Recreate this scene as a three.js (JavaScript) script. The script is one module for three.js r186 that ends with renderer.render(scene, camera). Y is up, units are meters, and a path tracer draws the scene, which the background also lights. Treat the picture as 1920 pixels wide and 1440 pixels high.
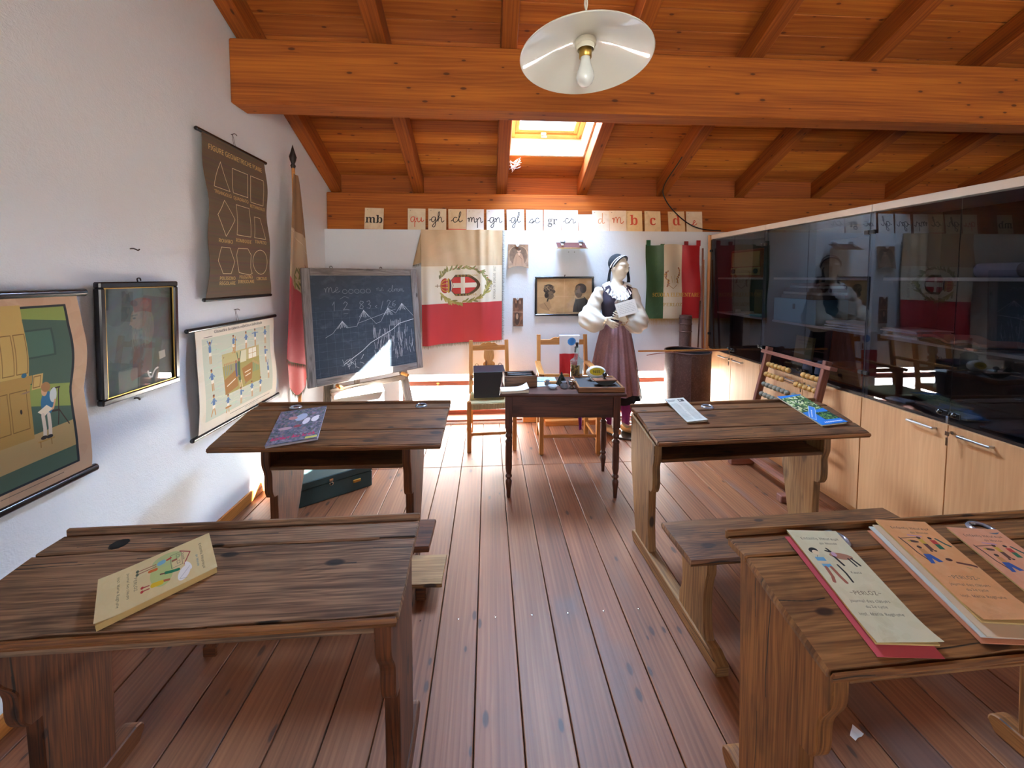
import * as THREE from 'three';
import { RectAreaLightUniformsLib } from 'three/addons/lights/RectAreaLightUniformsLib.js';
import { mergeGeometries, mergeVertices, toCreasedNormals } from 'three/addons/utils/BufferGeometryUtils.js';

// ---------------------------------------------------------------- camera, sky, sun, window light, exposure
const scene = new THREE.Scene();
const renderer = new THREE.WebGLRenderer({ antialias: true });
renderer.toneMapping = THREE.LinearToneMapping;
renderer.toneMappingExposure = 1.9;
renderer.shadowMap.enabled = true;
const D2R = Math.PI / 180;
const camera = new THREE.PerspectiveCamera(2 * Math.atan(883 / 715) / D2R, 1920 / 1766, 0.05, 200);
camera.setViewOffset(1920, 1766, 0, 326, 1920, 1440);
camera.position.set(0, 1.55, 0);
{
  const yaw = 3.5965 * D2R, p = 2.9565 * D2R;
  camera.lookAt(Math.sin(yaw) * Math.cos(p), 1.55 - Math.sin(p), -Math.cos(yaw) * Math.cos(p));
}
scene.background = new THREE.Color().setRGB(0.95, 1.12, 1.4);
scene.backgroundIntensity = 3.0;
RectAreaLightUniformsLib.init();
const sun = new THREE.DirectionalLight(new THREE.Color().setRGB(1, 0.96, 0.9), 90);
sun.position.set(0.672, 1, -0.148).multiplyScalar(20);
sun.castShadow = true;
sun.shadow.mapSize.set(4096, 4096);
Object.assign(sun.shadow.camera, { left: -9, right: 9, top: 9, bottom: -9, near: 1, far: 60 });
sun.shadow.radius = 1;
scene.add(sun, sun.target);
// soft daylight entering by each opening, just outside its pane
function dayLight(w, h, pos, look, k, rgb) {
  const l = new THREE.RectAreaLight(new THREE.Color().setRGB(...rgb), k, w, h);
  l.position.set(...pos); l.lookAt(...look); scene.add(l); return l;
}
const SLOPE = 0.4536, PITCH = Math.atan(SLOPE);
const yRaf = z => 2.492 + SLOPE * (z + 4.087), yBoard = z => yRaf(z) + 0.17;
const RIDGE = 0.6, ZF = 2.7, ZB = -4.0, XL = -1.65, XR = 7.4;
dayLight(1.2, 0.46, [-0.3, 0.28, -4.34], [-0.3, 0.34, 0], 27, [1.0, 0.97, 0.92]);          // low window, left
dayLight(0.95, 0.46, [1.87, 0.28, -4.34], [1.87, 0.34, 0], 27, [1.0, 0.97, 0.92]);          // low window, right
{ const z = -3.42, y = yBoard(z) + 0.42; dayLight(0.74, 0.86, [0.59, y, z - 0.17], [0.59, y - 2, z - 0.17 + 2 * SLOPE], 50, [0.6, 0.95, 1.45]); }  // skylight
dayLight(1.1, 1.1, [3.8, 1.3, ZF + 0.34], [3.8, 1.2, 0], 3, [0.98, 0.98, 1.04]);            // window behind the camera
dayLight(1.1, 1.1, [-0.2, 1.3, ZF + 0.34], [-0.2, 1.2, 0], 3, [0.98, 0.98, 1.04]);          // second window behind the camera

// ---------------------------------------------------------------- random numbers and noise
function rngOf(s) { let a = s >>> 0; return () => { a = a + 0x6D2B79F5 | 0; let t = Math.imul(a ^ a >>> 15, 1 | a); t = t + Math.imul(t ^ t >>> 7, 61 | t) ^ t; return ((t ^ t >>> 14) >>> 0) / 4294967296; }; }
const rnd = rngOf(7), rr = (a, b) => a + (b - a) * rnd();
const LAT = new Float32Array(65536); { const r = rngOf(99); for (let i = 0; i < 65536; i++) LAT[i] = r(); }
function vn(x, y, px, py, s = 0) {   // value noise that repeats after px, py cells
  const xi = Math.floor(x), yi = Math.floor(y); let fx = x - xi, fy = y - yi;
  fx = fx * fx * (3 - 2 * fx); fy = fy * fy * (3 - 2 * fy);
  const x0 = ((xi % px) + px) % px, x1 = (x0 + 1) % px, y0 = ((yi % py) + py) % py, y1 = (y0 + 1) % py;
  const h = (a, b) => LAT[(a * 157 + b * 2339 + s * 7919 + (a * b & 255) * 31) & 65535];
  const a = h(x0, y0), b = h(x1, y0), c = h(x0, y1), d = h(x1, y1);
  return a + (b - a) * fx + (c - a) * fy + (a - b - c + d) * fx * fy;
}
function fbm(x, y, px, py, s, o = 3) { let v = 0, a = 0.5, t = 0; for (let i = 0; i < o; i++) { v += a * vn(x, y, px, py, s + i); t += a; a /= 2; x *= 2; y *= 2; px *= 2; py *= 2; } return v / t; }
const sm = (a, b, x) => { x = Math.min(1, Math.max(0, (x - a) / (b - a))); return x * x * (3 - 2 * x); };
const mix = (a, b, t) => a + (b - a) * t;

// ---------------------------------------------------------------- textures
function dataTex(w, h, fn, srgb = true) {
  const d = new Uint8Array(w * h * 4), o = [0, 0, 0];
  for (let y = 0, k = 0; y < h; y++) for (let x = 0; x < w; x++, k += 4) {
    fn(x, y, o); d[k] = Math.max(0, Math.min(255, o[0])); d[k + 1] = Math.max(0, Math.min(255, o[1])); d[k + 2] = Math.max(0, Math.min(255, o[2])); d[k + 3] = 255;
  }
  const t = new THREE.DataTexture(d, w, h); t.magFilter = THREE.LinearFilter; t.minFilter = THREE.LinearMipmapLinearFilter; t.generateMipmaps = true;
  t.wrapS = t.wrapT = THREE.RepeatWrapping; if (srgb) t.colorSpace = THREE.SRGBColorSpace; t.needsUpdate = true; return t;
}
// wood seen along the grain (u): lm x am metres
function woodTex({ w = 1024, h = 512, lm = 2.4, am = 0.6, light, dark, knot = [60, 30, 18], stain = null, rings = 26, knots = 14, streak = 0.5, cracks = 0, dirt = 0, worn = 0, seed = 1, ks = 1 }) {
  const r = rngOf(seed * 71 + 5), K = [];
  for (let i = 0; i < knots; i++) K.push([r() * lm, r() * am, (0.006 + r() * 0.011) * ks, r()]);
  const C = []; for (let i = 0; i < cracks; i++) C.push([r() * lm, r() * am, 0.05 + r() * 0.35, 0.0007 + r() * 0.0014]);
  const H = new Float32Array(w * h);
  const map = dataTex(w, h, (x, y, o) => {
    const u = x / w * lm, v = y / h * am;
    let warp = (fbm(x / w * 4, y / h * 5, 4, 5, seed, 3) - 0.5) * 0.07, kn = 0, kh = 0;
    for (let i = 0; i < K.length; i++) {
      let du = Math.abs(u - K[i][0]), dv = v - K[i][1]; if (du > lm / 2) du = lm - du; if (dv > am / 2) dv -= am; else if (dv < -am / 2) dv += am;
      if (du > 0.16 || Math.abs(dv) > 0.09) continue;
      const s = K[i][2], d2 = (du * du / 6 + dv * dv) / (s * s);
      warp += dv * 0.9 * Math.exp(-d2 * 0.22); kn = Math.max(kn, sm(1.5, 0.35, d2 * 1.3)); kh = Math.max(kh, Math.exp(-d2 * 0.35));
    }
    const q = (v + warp) * rings / am, f = q - Math.floor(q);
    const ring = sm(0.0, 0.75, f) * sm(1.0, 0.82, f);
    const fine = fbm(x / w * 14, y / h * 230, 14, 230, seed + 3, 2), coarse = fbm(x / w * 6, y / h * 30, 6, 30, seed + 7, 2);
    const broad = fbm(x / w * 3, y / h * 7, 3, 7, seed + 15, 3); let t = 0.26 + ring * (0.1 + 0.22 * broad) + (fine - 0.5) * streak * 1.2 + (coarse - 0.5) * 0.5 + (broad - 0.5) * 0.5 + kh * 0.18;
    let hh = 0.6 - ring * 0.2 + (fine - 0.5) * 0.5;
    t = Math.min(1, Math.max(0, t));
    for (let k = 0; k < 3; k++) o[k] = mix(light[k], dark[k], t);
    if (kn > 0) for (let k = 0; k < 3; k++) o[k] = mix(o[k], knot[k], kn * 0.85);
    if (stain) { const st = sm(0.62, 0.8, fbm(x / w * 7, y / h * 5, 7, 5, seed + 20, 4)) * 0.6; for (let k = 0; k < 3; k++) o[k] = mix(o[k], stain[k], st); }
    if (worn) { const st = sm(0.6, 0.74, fbm(x / w * 10, y / h * 16, 10, 16, seed + 31, 4)) * worn; for (let k = 0; k < 3; k++) o[k] = mix(o[k], light[k] * 1.18, st); }
    if (dirt) { const st = sm(0.56, 0.78, fbm(x / w * 9, y / h * 12, 9, 12, seed + 41, 5)) * dirt; for (let k = 0; k < 3; k++) o[k] = mix(o[k], dark[k] * 0.45, st); }
    for (let i = 0; i < C.length; i++) { const c = C[i], du = u - c[0]; if (du < 0 || du > c[2]) continue; const dv = Math.abs(v - c[1] - (vn(u * 9, i * 3, 64, 64, seed) - 0.5) * 0.012); const e = sm(c[3] * 1.6, c[3] * 0.4, dv * (1 + Math.abs(du / c[2] - 0.5) * 1.4)); if (e > 0) { for (let k = 0; k < 3; k++) o[k] = mix(o[k], 18, e * 0.8); hh -= e; } }
    H[y * w + x] = hh - kn * 0.25;
  });
  const bump = dataTex(w, h, (x, y, o) => { o[0] = o[1] = o[2] = 128 + (H[y * w + x] - 0.5) * 120; }, false);
  map.repeat.set(1 / lm, 1 / am); bump.repeat.set(1 / lm, 1 / am);
  return { map, bump };
}
function canvasTex(w, h, draw) {
  const c = document.createElement('canvas'); c.width = w; c.height = h; const g = c.getContext('2d'); draw(g, w, h);
  const t = new THREE.CanvasTexture(c); t.colorSpace = THREE.SRGBColorSpace; t.magFilter = THREE.LinearFilter; t.anisotropy = 8; return t;
}
const rgb = (r, g, b, a = 1) => `rgba(${r | 0},${g | 0},${b | 0},${a})`;
function blotch(g, w, h, n, col, a, r, s = 3) { const q = rngOf(s); for (let i = 0; i < n; i++) { g.fillStyle = rgb(...col, a * (0.4 + q())); g.beginPath(); g.ellipse(q() * w, q() * h, r * (0.3 + q()), r * (0.2 + q() * 0.6), q() * 3, 0, 7); g.fill(); } }

// ---------------------------------------------------------------- scene helpers
const used = {};
function numbered(n) { used[n] = (used[n] ?? -1) + 1; return used[n] ? `${n}_${String(used[n]).padStart(3, '0')}` : n; }
function thing(name, label, category, pos = [0, 0, 0], turn = 0, group) {
  const o = new THREE.Group(); o.name = numbered(name); o.position.set(...pos); o.rotation.y = turn;
  o.userData = { label, category }; if (group) o.userData.group = group; scene.add(o); return o;
}
function single(name, geo, mat, label, category, pos = [0, 0, 0], turn = 0, group) {
  const o = new THREE.Mesh(geo, mat); o.name = numbered(name); o.position.set(...pos); o.rotation.y = turn;
  o.userData = { label, category }; if (group) o.userData.group = group; scene.add(o); return o;
}
function struct(name, geo, mat) { const o = geo ? new THREE.Mesh(geo, mat) : new THREE.Group(); o.name = name; o.userData = { kind: 'structure' }; scene.add(o); return o; }
function part(parent, name, geo, mat, label) { const o = new THREE.Mesh(geo, mat); o.name = name; parent.add(o); if (label) o.userData.label = label; return o; }
const STD = o => { const m = new THREE.MeshStandardMaterial({ roughness: 0.75, metalness: 0, ...o }); return m; };
const PHY = o => new THREE.MeshPhysicalMaterial({ roughness: 0.5, metalness: 0, ...o });
const C3 = (r, g, b) => new THREE.Color().setRGB(r / 255, g / 255, b / 255, THREE.SRGBColorSpace);
const woodMat = (t, o = {}) => STD({ map: t.map, bumpMap: t.bump, bumpScale: 0.0006, roughness: 0.62, ...o });

// ---------------------------------------------------------------- geometry helpers
const AX = { x: 0, y: 1, z: 2 };
function uvBox(geo, grain = 'x', ou = 0, ov = 0) {   // uv in metres, u along the grain, by the way each face points
  const g = geo.index ? geo.toNonIndexed() : geo, p = g.attributes.position, n = p.count, uv = new Float32Array(n * 2), gi = AX[grain];
  const a = new THREE.Vector3(), b = new THREE.Vector3(), c = new THREE.Vector3(), N = new THREE.Vector3();
  for (let i = 0; i < n; i += 3) {
    a.fromBufferAttribute(p, i); b.fromBufferAttribute(p, i + 1); c.fromBufferAttribute(p, i + 2);
    N.subVectors(b, a).cross(c.clone().sub(a)); const m = [Math.abs(N.x), Math.abs(N.y), Math.abs(N.z)];
    let k = m[0] >= m[1] && m[0] >= m[2] ? 0 : m[1] >= m[2] ? 1 : 2, iu, iv;
    if (k === gi) { iu = (gi + 1) % 3; iv = (gi + 2) % 3; } else { iu = gi; iv = 3 - gi - k; }
    [a, b, c].forEach((v, j) => { const e = [v.x, v.y, v.z]; uv[(i + j) * 2] = (k === gi ? e[iu] * 0.3 : e[iu]) + ou; uv[(i + j) * 2 + 1] = e[iv] + ov + (k === 1 ? 0 : 0.17 * (k + 1)); });
  }
  g.setAttribute('uv', new THREE.BufferAttribute(uv, 2)); return g;
}
function bx(w, h, d, b = 0.003, grain = 'x', ou = rnd() * 5, ov = rnd() * 5) {   // box with chamfered edges, 44 triangles
  const hw = [w / 2, h / 2, d / 2]; b = Math.min(b, ...hw.map(v => v * 0.9)); const P = [];
  const pt = (ax, s) => { const v = [0, 0, 0]; for (let i = 0; i < 3; i++) v[i] = s[i] * (i === ax ? hw[i] : hw[i] - b); return v; };
  const quad = (a, c, e, f, out) => { const tri = (x, y, z) => { const ux = y.map((v, i) => v - x[i]), vx = z.map((v, i) => v - x[i]); const nn = [ux[1] * vx[2] - ux[2] * vx[1], ux[2] * vx[0] - ux[0] * vx[2], ux[0] * vx[1] - ux[1] * vx[0]]; if (nn[0] * out[0] + nn[1] * out[1] + nn[2] * out[2] < 0) P.push(...x, ...z, ...y); else P.push(...x, ...y, ...z); }; tri(a, c, e); if (f) tri(a, e, f); };
  for (let ax = 0; ax < 3; ax++) for (const s of [-1, 1]) {
    const i = (ax + 1) % 3, j = (ax + 2) % 3, q = [[-1, -1], [1, -1], [1, 1], [-1, 1]].map(([m, n]) => { const v = [0, 0, 0]; v[ax] = s; v[i] = m; v[j] = n; return pt(ax, v); });
    const o = [0, 0, 0]; o[ax] = s; quad(...q, o);
  }
  for (let ax = 0; ax < 3; ax++) { const i = (ax + 1) % 3, j = (ax + 2) % 3; for (const m of [-1, 1]) for (const n of [-1, 1]) { const v = k => { const e = [0, 0, 0]; e[ax] = k; e[i] = m; e[j] = n; return e; }; const o = [0, 0, 0]; o[i] = m; o[j] = n; quad(pt(i, v(-1)), pt(i, v(1)), pt(j, v(1)), pt(j, v(-1)), o); } }
  for (const x of [-1, 1]) for (const y of [-1, 1]) for (const z of [-1, 1]) { const s = [x, y, z]; quad(pt(0, s), pt(1, s), pt(2, s), null, s); }
  const g = new THREE.BufferGeometry(); g.setAttribute('position', new THREE.BufferAttribute(new Float32Array(P), 3)); g.computeVertexNormals();
  return uvBox(g, grain, ou, ov);
}
const T = (g, x, y, z) => { g.translate(x, y, z); return g; };
const RX = (g, a) => { g.rotateX(a); return g; }, RY = (g, a) => { g.rotateY(a); return g; }, RZ = (g, a) => { g.rotateZ(a); return g; };
const bxa = (w, h, d, x, y, z, b, grain) => T(bx(w, h, d, b, grain), x, y, z);
const merge = a => mergeGeometries(a.map(g => g.index ? g.toNonIndexed() : g));
function lathe(pts, seg = 32) { return new THREE.LatheGeometry(pts.map(p => new THREE.Vector2(...p)), seg); }
function tube(pts, r, seg = 32, rad = 8, closed = false) { return new THREE.TubeGeometry(new THREE.CatmullRomCurve3(pts.map(p => new THREE.Vector3(...p)), closed, 'centripetal'), seg, r, rad, closed); }
function cyl(r0, r1, h, seg = 24, open = false) { return new THREE.CylinderGeometry(r0, r1, h, seg, 1, open); }
function shapeOf(pts) { const s = new THREE.Shape(); pts.forEach((p, i) => i ? s.lineTo(...p) : s.moveTo(...p)); s.closePath(); return s; }
function splineShape(pts) { const s = new THREE.Shape(); s.moveTo(...pts[0]); s.splineThru(pts.slice(1).map(p => new THREE.Vector2(...p))); return s; }
function extr(shape, depth, bevel = 0.002, cs = 8) { const g = new THREE.ExtrudeGeometry(shape, { depth: depth - 2 * bevel, bevelEnabled: bevel > 0, bevelThickness: bevel, bevelSize: bevel, bevelOffset: -bevel, bevelSegments: 1, curveSegments: cs }); g.translate(0, 0, bevel - depth / 2); return g; }
// a profile drawn in (z, y) and given thickness along x
function sideBoard(shape, thick, bevel = 0.003, grain = 'y') { const g = extr(shape, thick, bevel); g.rotateY(-Math.PI / 2); return uvBox(g, grain, rnd() * 5, rnd() * 5); }
// grid surface: f(u, v) -> [x, y, z]
function sheet(nu, nv, f) {
  const P = [], U = [], I = [];
  for (let j = 0; j <= nv; j++) for (let i = 0; i <= nu; i++) { P.push(...f(i / nu, j / nv)); U.push(i / nu, j / nv); }
  for (let j = 0; j < nv; j++) for (let i = 0; i < nu; i++) { const a = j * (nu + 1) + i, b = a + 1, c = a + nu + 1, d = c + 1; I.push(a, b, d, a, d, c); }
  const g = new THREE.BufferGeometry(); g.setAttribute('position', new THREE.Float32BufferAttribute(P, 3)); g.setAttribute('uv', new THREE.Float32BufferAttribute(U, 2)); g.setIndex(I); g.computeVertexNormals(); return g;
}
// a sheet given thickness: front face shows uv, back and rim share it
function thickSheet(nu, nv, f, t) {
  const a = sheet(nu, nv, f), n = a.attributes.normal, p = a.attributes.position, b = a.clone(), q = b.attributes.position;
  for (let i = 0; i < q.count; i++) q.setXYZ(i, p.getX(i) - n.getX(i) * t, p.getY(i) - n.getY(i) * t, p.getZ(i) - n.getZ(i) * t);
  const ix = b.index.array; for (let i = 0; i < ix.length; i += 3) { const s = ix[i]; ix[i] = ix[i + 1]; ix[i + 1] = s; } b.computeVertexNormals();
  const P = [], U = [], row = (i0, i1) => { const A = i => [p.getX(i), p.getY(i), p.getZ(i)], B = i => [q.getX(i), q.getY(i), q.getZ(i)], u = i => [a.attributes.uv.getX(i), a.attributes.uv.getY(i)]; P.push(...A(i0), ...B(i0), ...B(i1), ...A(i0), ...B(i1), ...A(i1)); U.push(...u(i0), ...u(i0), ...u(i1), ...u(i0), ...u(i1), ...u(i1)); };
  const id = (i, j) => j * (nu + 1) + i; for (let i = 0; i < nu; i++) { row(id(i, 0), id(i + 1, 0)); row(id(i + 1, nv), id(i, nv)); } for (let j = 0; j < nv; j++) { row(id(0, j + 1), id(0, j)); row(id(nu, j), id(nu, j + 1)); }
  const r = new THREE.BufferGeometry(); r.setAttribute('position', new THREE.Float32BufferAttribute(P, 3)); r.setAttribute('uv', new THREE.Float32BufferAttribute(U, 2)); r.computeVertexNormals();
  return merge([a, b, r]);
}
// surface of a distance field on a grid (surface nets)
function sdfMesh(f, lo, hi, cell) {
  const n = lo.map((v, i) => Math.ceil((hi[i] - v) / cell) + 1), [nx, ny, nz] = n, V = new Float32Array(nx * ny * nz), id = (i, j, k) => i + nx * (j + ny * k);
  for (let k = 0; k < nz; k++) for (let j = 0; j < ny; j++) for (let i = 0; i < nx; i++) V[id(i, j, k)] = f(lo[0] + i * cell, lo[1] + j * cell, lo[2] + k * cell);
  const P = [], I = [], at = new Int32Array(nx * ny * nz).fill(-1);
  for (let k = 0; k < nz - 1; k++) for (let j = 0; j < ny - 1; j++) for (let i = 0; i < nx - 1; i++) {
    let s = [0, 0, 0], c = 0, neg = 0; const v = []; for (let q = 0; q < 8; q++) { v.push(V[id(i + (q & 1), j + (q >> 1 & 1), k + (q >> 2))]); if (v[q] < 0) neg++; }
    if (neg === 0 || neg === 8) continue;
    for (const [a, b] of SDF_E) if (v[a] < 0 !== v[b] < 0) { const t = v[a] / (v[a] - v[b]); for (let d = 0; d < 3; d++) { const ca = a >> d & 1, cb = b >> d & 1; s[d] += ca + (cb - ca) * t; } c++; }
    at[id(i, j, k)] = P.length / 3; P.push(lo[0] + (i + s[0] / c) * cell, lo[1] + (j + s[1] / c) * cell, lo[2] + (k + s[2] / c) * cell);
  }
  for (let k = 1; k < nz - 1; k++) for (let j = 1; j < ny - 1; j++) for (let i = 1; i < nx - 1; i++) {
    const a = V[id(i, j, k)] < 0;
    const q = (w, x, y, z, flip) => { if (w < 0 || x < 0 || y < 0 || z < 0) return; flip ? I.push(w, x, y, w, y, z) : I.push(w, y, x, w, z, y); };
    if (a !== V[id(i + 1, j, k)] < 0) q(at[id(i, j, k)], at[id(i, j - 1, k)], at[id(i, j - 1, k - 1)], at[id(i, j, k - 1)], !a);
    if (a !== V[id(i, j + 1, k)] < 0) q(at[id(i, j, k)], at[id(i, j, k - 1)], at[id(i - 1, j, k - 1)], at[id(i - 1, j, k)], !a);
    if (a !== V[id(i, j, k + 1)] < 0) q(at[id(i, j, k)], at[id(i - 1, j, k)], at[id(i - 1, j - 1, k)], at[id(i, j - 1, k)], !a);
  }
  const g = new THREE.BufferGeometry(); g.setAttribute('position', new THREE.Float32BufferAttribute(P, 3)); g.setIndex(I); g.computeVertexNormals();
  g.setAttribute('uv', new THREE.Float32BufferAttribute(new Float32Array(P.length / 3 * 2).map((_, i) => i & 1 ? P[(i >> 1) * 3 + 1] : P[(i >> 1) * 3] + P[(i >> 1) * 3 + 2]), 2));
  return g;
}
const SDF_E = [[0, 1], [2, 3], [4, 5], [6, 7], [0, 2], [1, 3], [4, 6], [5, 7], [0, 4], [1, 5], [2, 6], [3, 7]];
function cap(x, y, z, a, b, ra, rb) { const bx_ = b[0] - a[0], by = b[1] - a[1], bz = b[2] - a[2], px = x - a[0], py = y - a[1], pz = z - a[2]; const h = Math.min(1, Math.max(0, (px * bx_ + py * by + pz * bz) / (bx_ * bx_ + by * by + bz * bz || 1e-9))); return Math.hypot(px - bx_ * h, py - by * h, pz - bz * h) - (ra + (rb - ra) * h); }
function ell(x, y, z, c, r) { const dx = (x - c[0]) / r[0], dy = (y - c[1]) / r[1], dz = (z - c[2]) / r[2], k = Math.hypot(dx, dy, dz); return (k - 1) * Math.min(...r); }
const smin = (a, b, k) => { const h = Math.max(k - Math.abs(a - b), 0) / k; return Math.min(a, b) - h * h * k * 0.25; };
// ---------------------------------------------------------------- materials of the place
const WT = {
  floor: woodTex({ w: 2048, h: 1024, lm: 4.2, am: 1.35, light: [170, 114, 76], dark: [110, 66, 40], knot: [78, 52, 42], stain: [118, 98, 98], rings: 62, knots: 56, ks: 0.75, streak: 0.4, seed: 3 }),
  roof: woodTex({ w: 2048, h: 512, lm: 3.6, am: 0.9, light: [212, 134, 46], dark: [150, 76, 14], knot: [104, 48, 12], rings: 26, knots: 50, ks: 0.6, streak: 0.4, seed: 5 }),
  beam: woodTex({ w: 2048, h: 512, lm: 4.0, am: 0.9, light: [188, 106, 26], dark: [130, 60, 8], knot: [86, 38, 8], rings: 34, knots: 46, ks: 0.62, streak: 0.55, seed: 8 }),
  desk: woodTex({ w: 1024, h: 512, lm: 1.6, am: 0.7, light: [142, 94, 54], dark: [78, 46, 24], knot: [54, 36, 28], rings: 54, knots: 10, streak: 1.0, dirt: 0.34, cracks: 34, seed: 11 }),
  grey: woodTex({ w: 1024, h: 512, lm: 1.6, am: 0.7, light: [164, 126, 94], dark: [88, 62, 42], knot: [34, 26, 22], rings: 60, knots: 6, streak: 1.2, dirt: 0.3, cracks: 34, worn: 0.15, seed: 13 }),
  amber: woodTex({ w: 1024, h: 512, lm: 1.6, am: 0.7, light: [172, 122, 72], dark: [98, 62, 34], knot: [50, 32, 22], rings: 46, knots: 10, streak: 0.9, dirt: 0.26, cracks: 22, seed: 17 }),
  leg: woodTex({ w: 1024, h: 512, lm: 1.6, am: 0.7, light: [172, 128, 78], dark: [104, 70, 38], knot: [52, 36, 28], rings: 34, knots: 7, streak: 0.7, dirt: 0.4, cracks: 6, seed: 19 }),
  dark: woodTex({ w: 1024, h: 256, lm: 1.6, am: 0.4, light: [104, 62, 46], dark: [52, 28, 22], knot: [30, 16, 12], rings: 24, knots: 5, streak: 0.6, dirt: 0.3, cracks: 3, seed: 23 }),
  honey: woodTex({ w: 512, h: 256, lm: 1.2, am: 0.4, light: [214, 150, 78], dark: [166, 102, 44], knot: [110, 62, 28], rings: 22, knots: 3, streak: 0.5, seed: 29 }),
  beech: woodTex({ w: 1024, h: 512, lm: 1.6, am: 0.8, light: [228, 176, 122], dark: [206, 148, 96], knot: [196, 140, 90], rings: 34, knots: 0, streak: 0.35, seed: 31 }),
  ash: woodTex({ w: 512, h: 256, lm: 1.2, am: 0.4, light: [158, 154, 150], dark: [104, 98, 94], knot: [70, 64, 60], rings: 26, knots: 3, streak: 0.8, dirt: 0.3, cracks: 5, seed: 41 }),
  red: woodTex({ w: 512, h: 256, lm: 1.2, am: 0.4, light: [160, 104, 84], dark: [104, 60, 48], knot: [60, 34, 26], rings: 22, knots: 3, streak: 0.6, seed: 37 }),
};
const plaster = dataTex(1024, 1024, (x, y, o) => {
  const a = fbm(x / 1024 * 40, y / 1024 * 40, 40, 40, 2, 3), ang = fbm(x / 1024 * 3, y / 1024 * 3, 3, 3, 9, 2) * 6.3;
  const s = fbm((x * Math.cos(ang) + y * Math.sin(ang)) / 1024 * 18 + 20, (y * Math.cos(ang) - x * Math.sin(ang)) / 1024 * 90 + 20, 512, 512, 12, 2);
  const g = vn(x / 1024 * 300, y / 1024 * 300, 300, 300, 5); o[0] = o[1] = o[2] = 60 + 70 * a + 38 * s + 50 * g;
}, false); plaster.repeat.set(1 / 1.1, 1 / 1.1);
const M = {
  plaster: STD({ color: C3(229, 236, 240), bumpMap: plaster, bumpScale: 0.0028, roughness: 0.92 }),
  roof: [0, 1, 2, 3].map(i => woodMat(WT.roof, { color: [0xffffff, 0xeedccc, 0xdcc8b8, 0xfff2e4][i], roughness: 0.72 })),
  beam: woodMat(WT.beam, { roughness: 0.72 }), rafter: woodMat(WT.beam, { color: 0xe8dcd0, roughness: 0.72 }),
  floor: [0, 1, 2, 3, 4].map(i => woodMat(WT.floor, { color: [0xffffff, 0xeee6e2, 0xf4ece8, 0xe2d8d6, 0xf8eae2][i], roughness: 0.5, bumpScale: 0.0008 })),
  pine: woodMat(WT.honey, { color: 0xfff0d8 }), pale: STD({ color: C3(228, 206, 170), roughness: 0.6 }),
  winWood: woodMat(WT.red, { color: 0xf0c8a8 }),
  glass: PHY({ color: 0xffffff, transmission: 1, thickness: 0, roughness: 0, ior: 1.5 }),
  tint: PHY({ color: C3(196, 198, 204), transmission: 1, thickness: 0, roughness: 0, ior: 1.5 }),
  black: STD({ color: C3(24, 22, 22), roughness: 0.45 }), blackGloss: PHY({ color: C3(20, 18, 18), roughness: 0.25, clearcoat: 0.6, clearcoatRoughness: 0.15 }),
  steel: STD({ color: C3(190, 190, 188), metalness: 1, roughness: 0.32 }), chrome: STD({ color: C3(210, 205, 195), metalness: 1, roughness: 0.18 }),
  brass: STD({ color: C3(196, 160, 84), metalness: 1, roughness: 0.35 }), iron: STD({ color: C3(70, 62, 58), metalness: 0.8, roughness: 0.5 }),
  gap: STD({ color: C3(34, 22, 18), roughness: 0.95 }), white: STD({ color: C3(236, 234, 230), roughness: 0.6 }), paper: STD({ color: C3(236, 226, 204), roughness: 0.85 }),
  beech: woodMat(WT.beech, { roughness: 0.5, bumpScale: 0.0003 }), honey: woodMat(WT.honey, { roughness: 0.45 }), dark: woodMat(WT.dark, { roughness: 0.4 }), red: woodMat(WT.red),
};

// ---------------------------------------------------------------- ground outside and floor
struct('ground', T(new THREE.BoxGeometry(60, 0.1, 60), 0, -0.25, -4), STD({ color: C3(205, 200, 190), roughness: 0.95 }));
const floor = struct('floor', T(new THREE.BoxGeometry(XR - XL + 0.5, 0.15, ZF - ZB + 0.7), (XL + XR) / 2, -0.105, (ZF + ZB) / 2), M.gap);
{
  const xs = [XL]; for (let x = -0.053 - 0.1685 * 9; x < 2.95; x += 0.1685) xs.push(x);
  const rows = [[ZB - 0.02, -3.072], [-3.068, 0.948], [0.952, ZF]];
  for (let i = 0; i + 1 < xs.length; i++) for (const [z0, z1] of rows) {
    const w = xs[i + 1] - xs[i] - 0.004, l = z1 - z0;
    part(floor, 'plank', T(bx(w, 0.03, l, 0.0025, 'z'), (xs[i] + xs[i + 1]) / 2, -0.015 - rnd() * 0.0012, (z0 + z1) / 2), M.floor[(rnd() * 5) | 0]);
  }
  const sg = lathe([[0.0001, 0.0012], [0.0035, 0.0012], [0.005, 0.0002], [0.005, -0.004]], 12);
  for (let k = 0; k < 7; k++) { const s = part(floor, 'screw', sg, M.chrome); s.position.set(-0.309 + 0.1683 * k, 0.0008, -1.667); }
  part(floor, 'subfloor_edge', T(new THREE.BoxGeometry(4.4, 0.03, ZF - ZB), 5.16, -0.016, (ZF + ZB) / 2), M.floor[1]);
}
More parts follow.
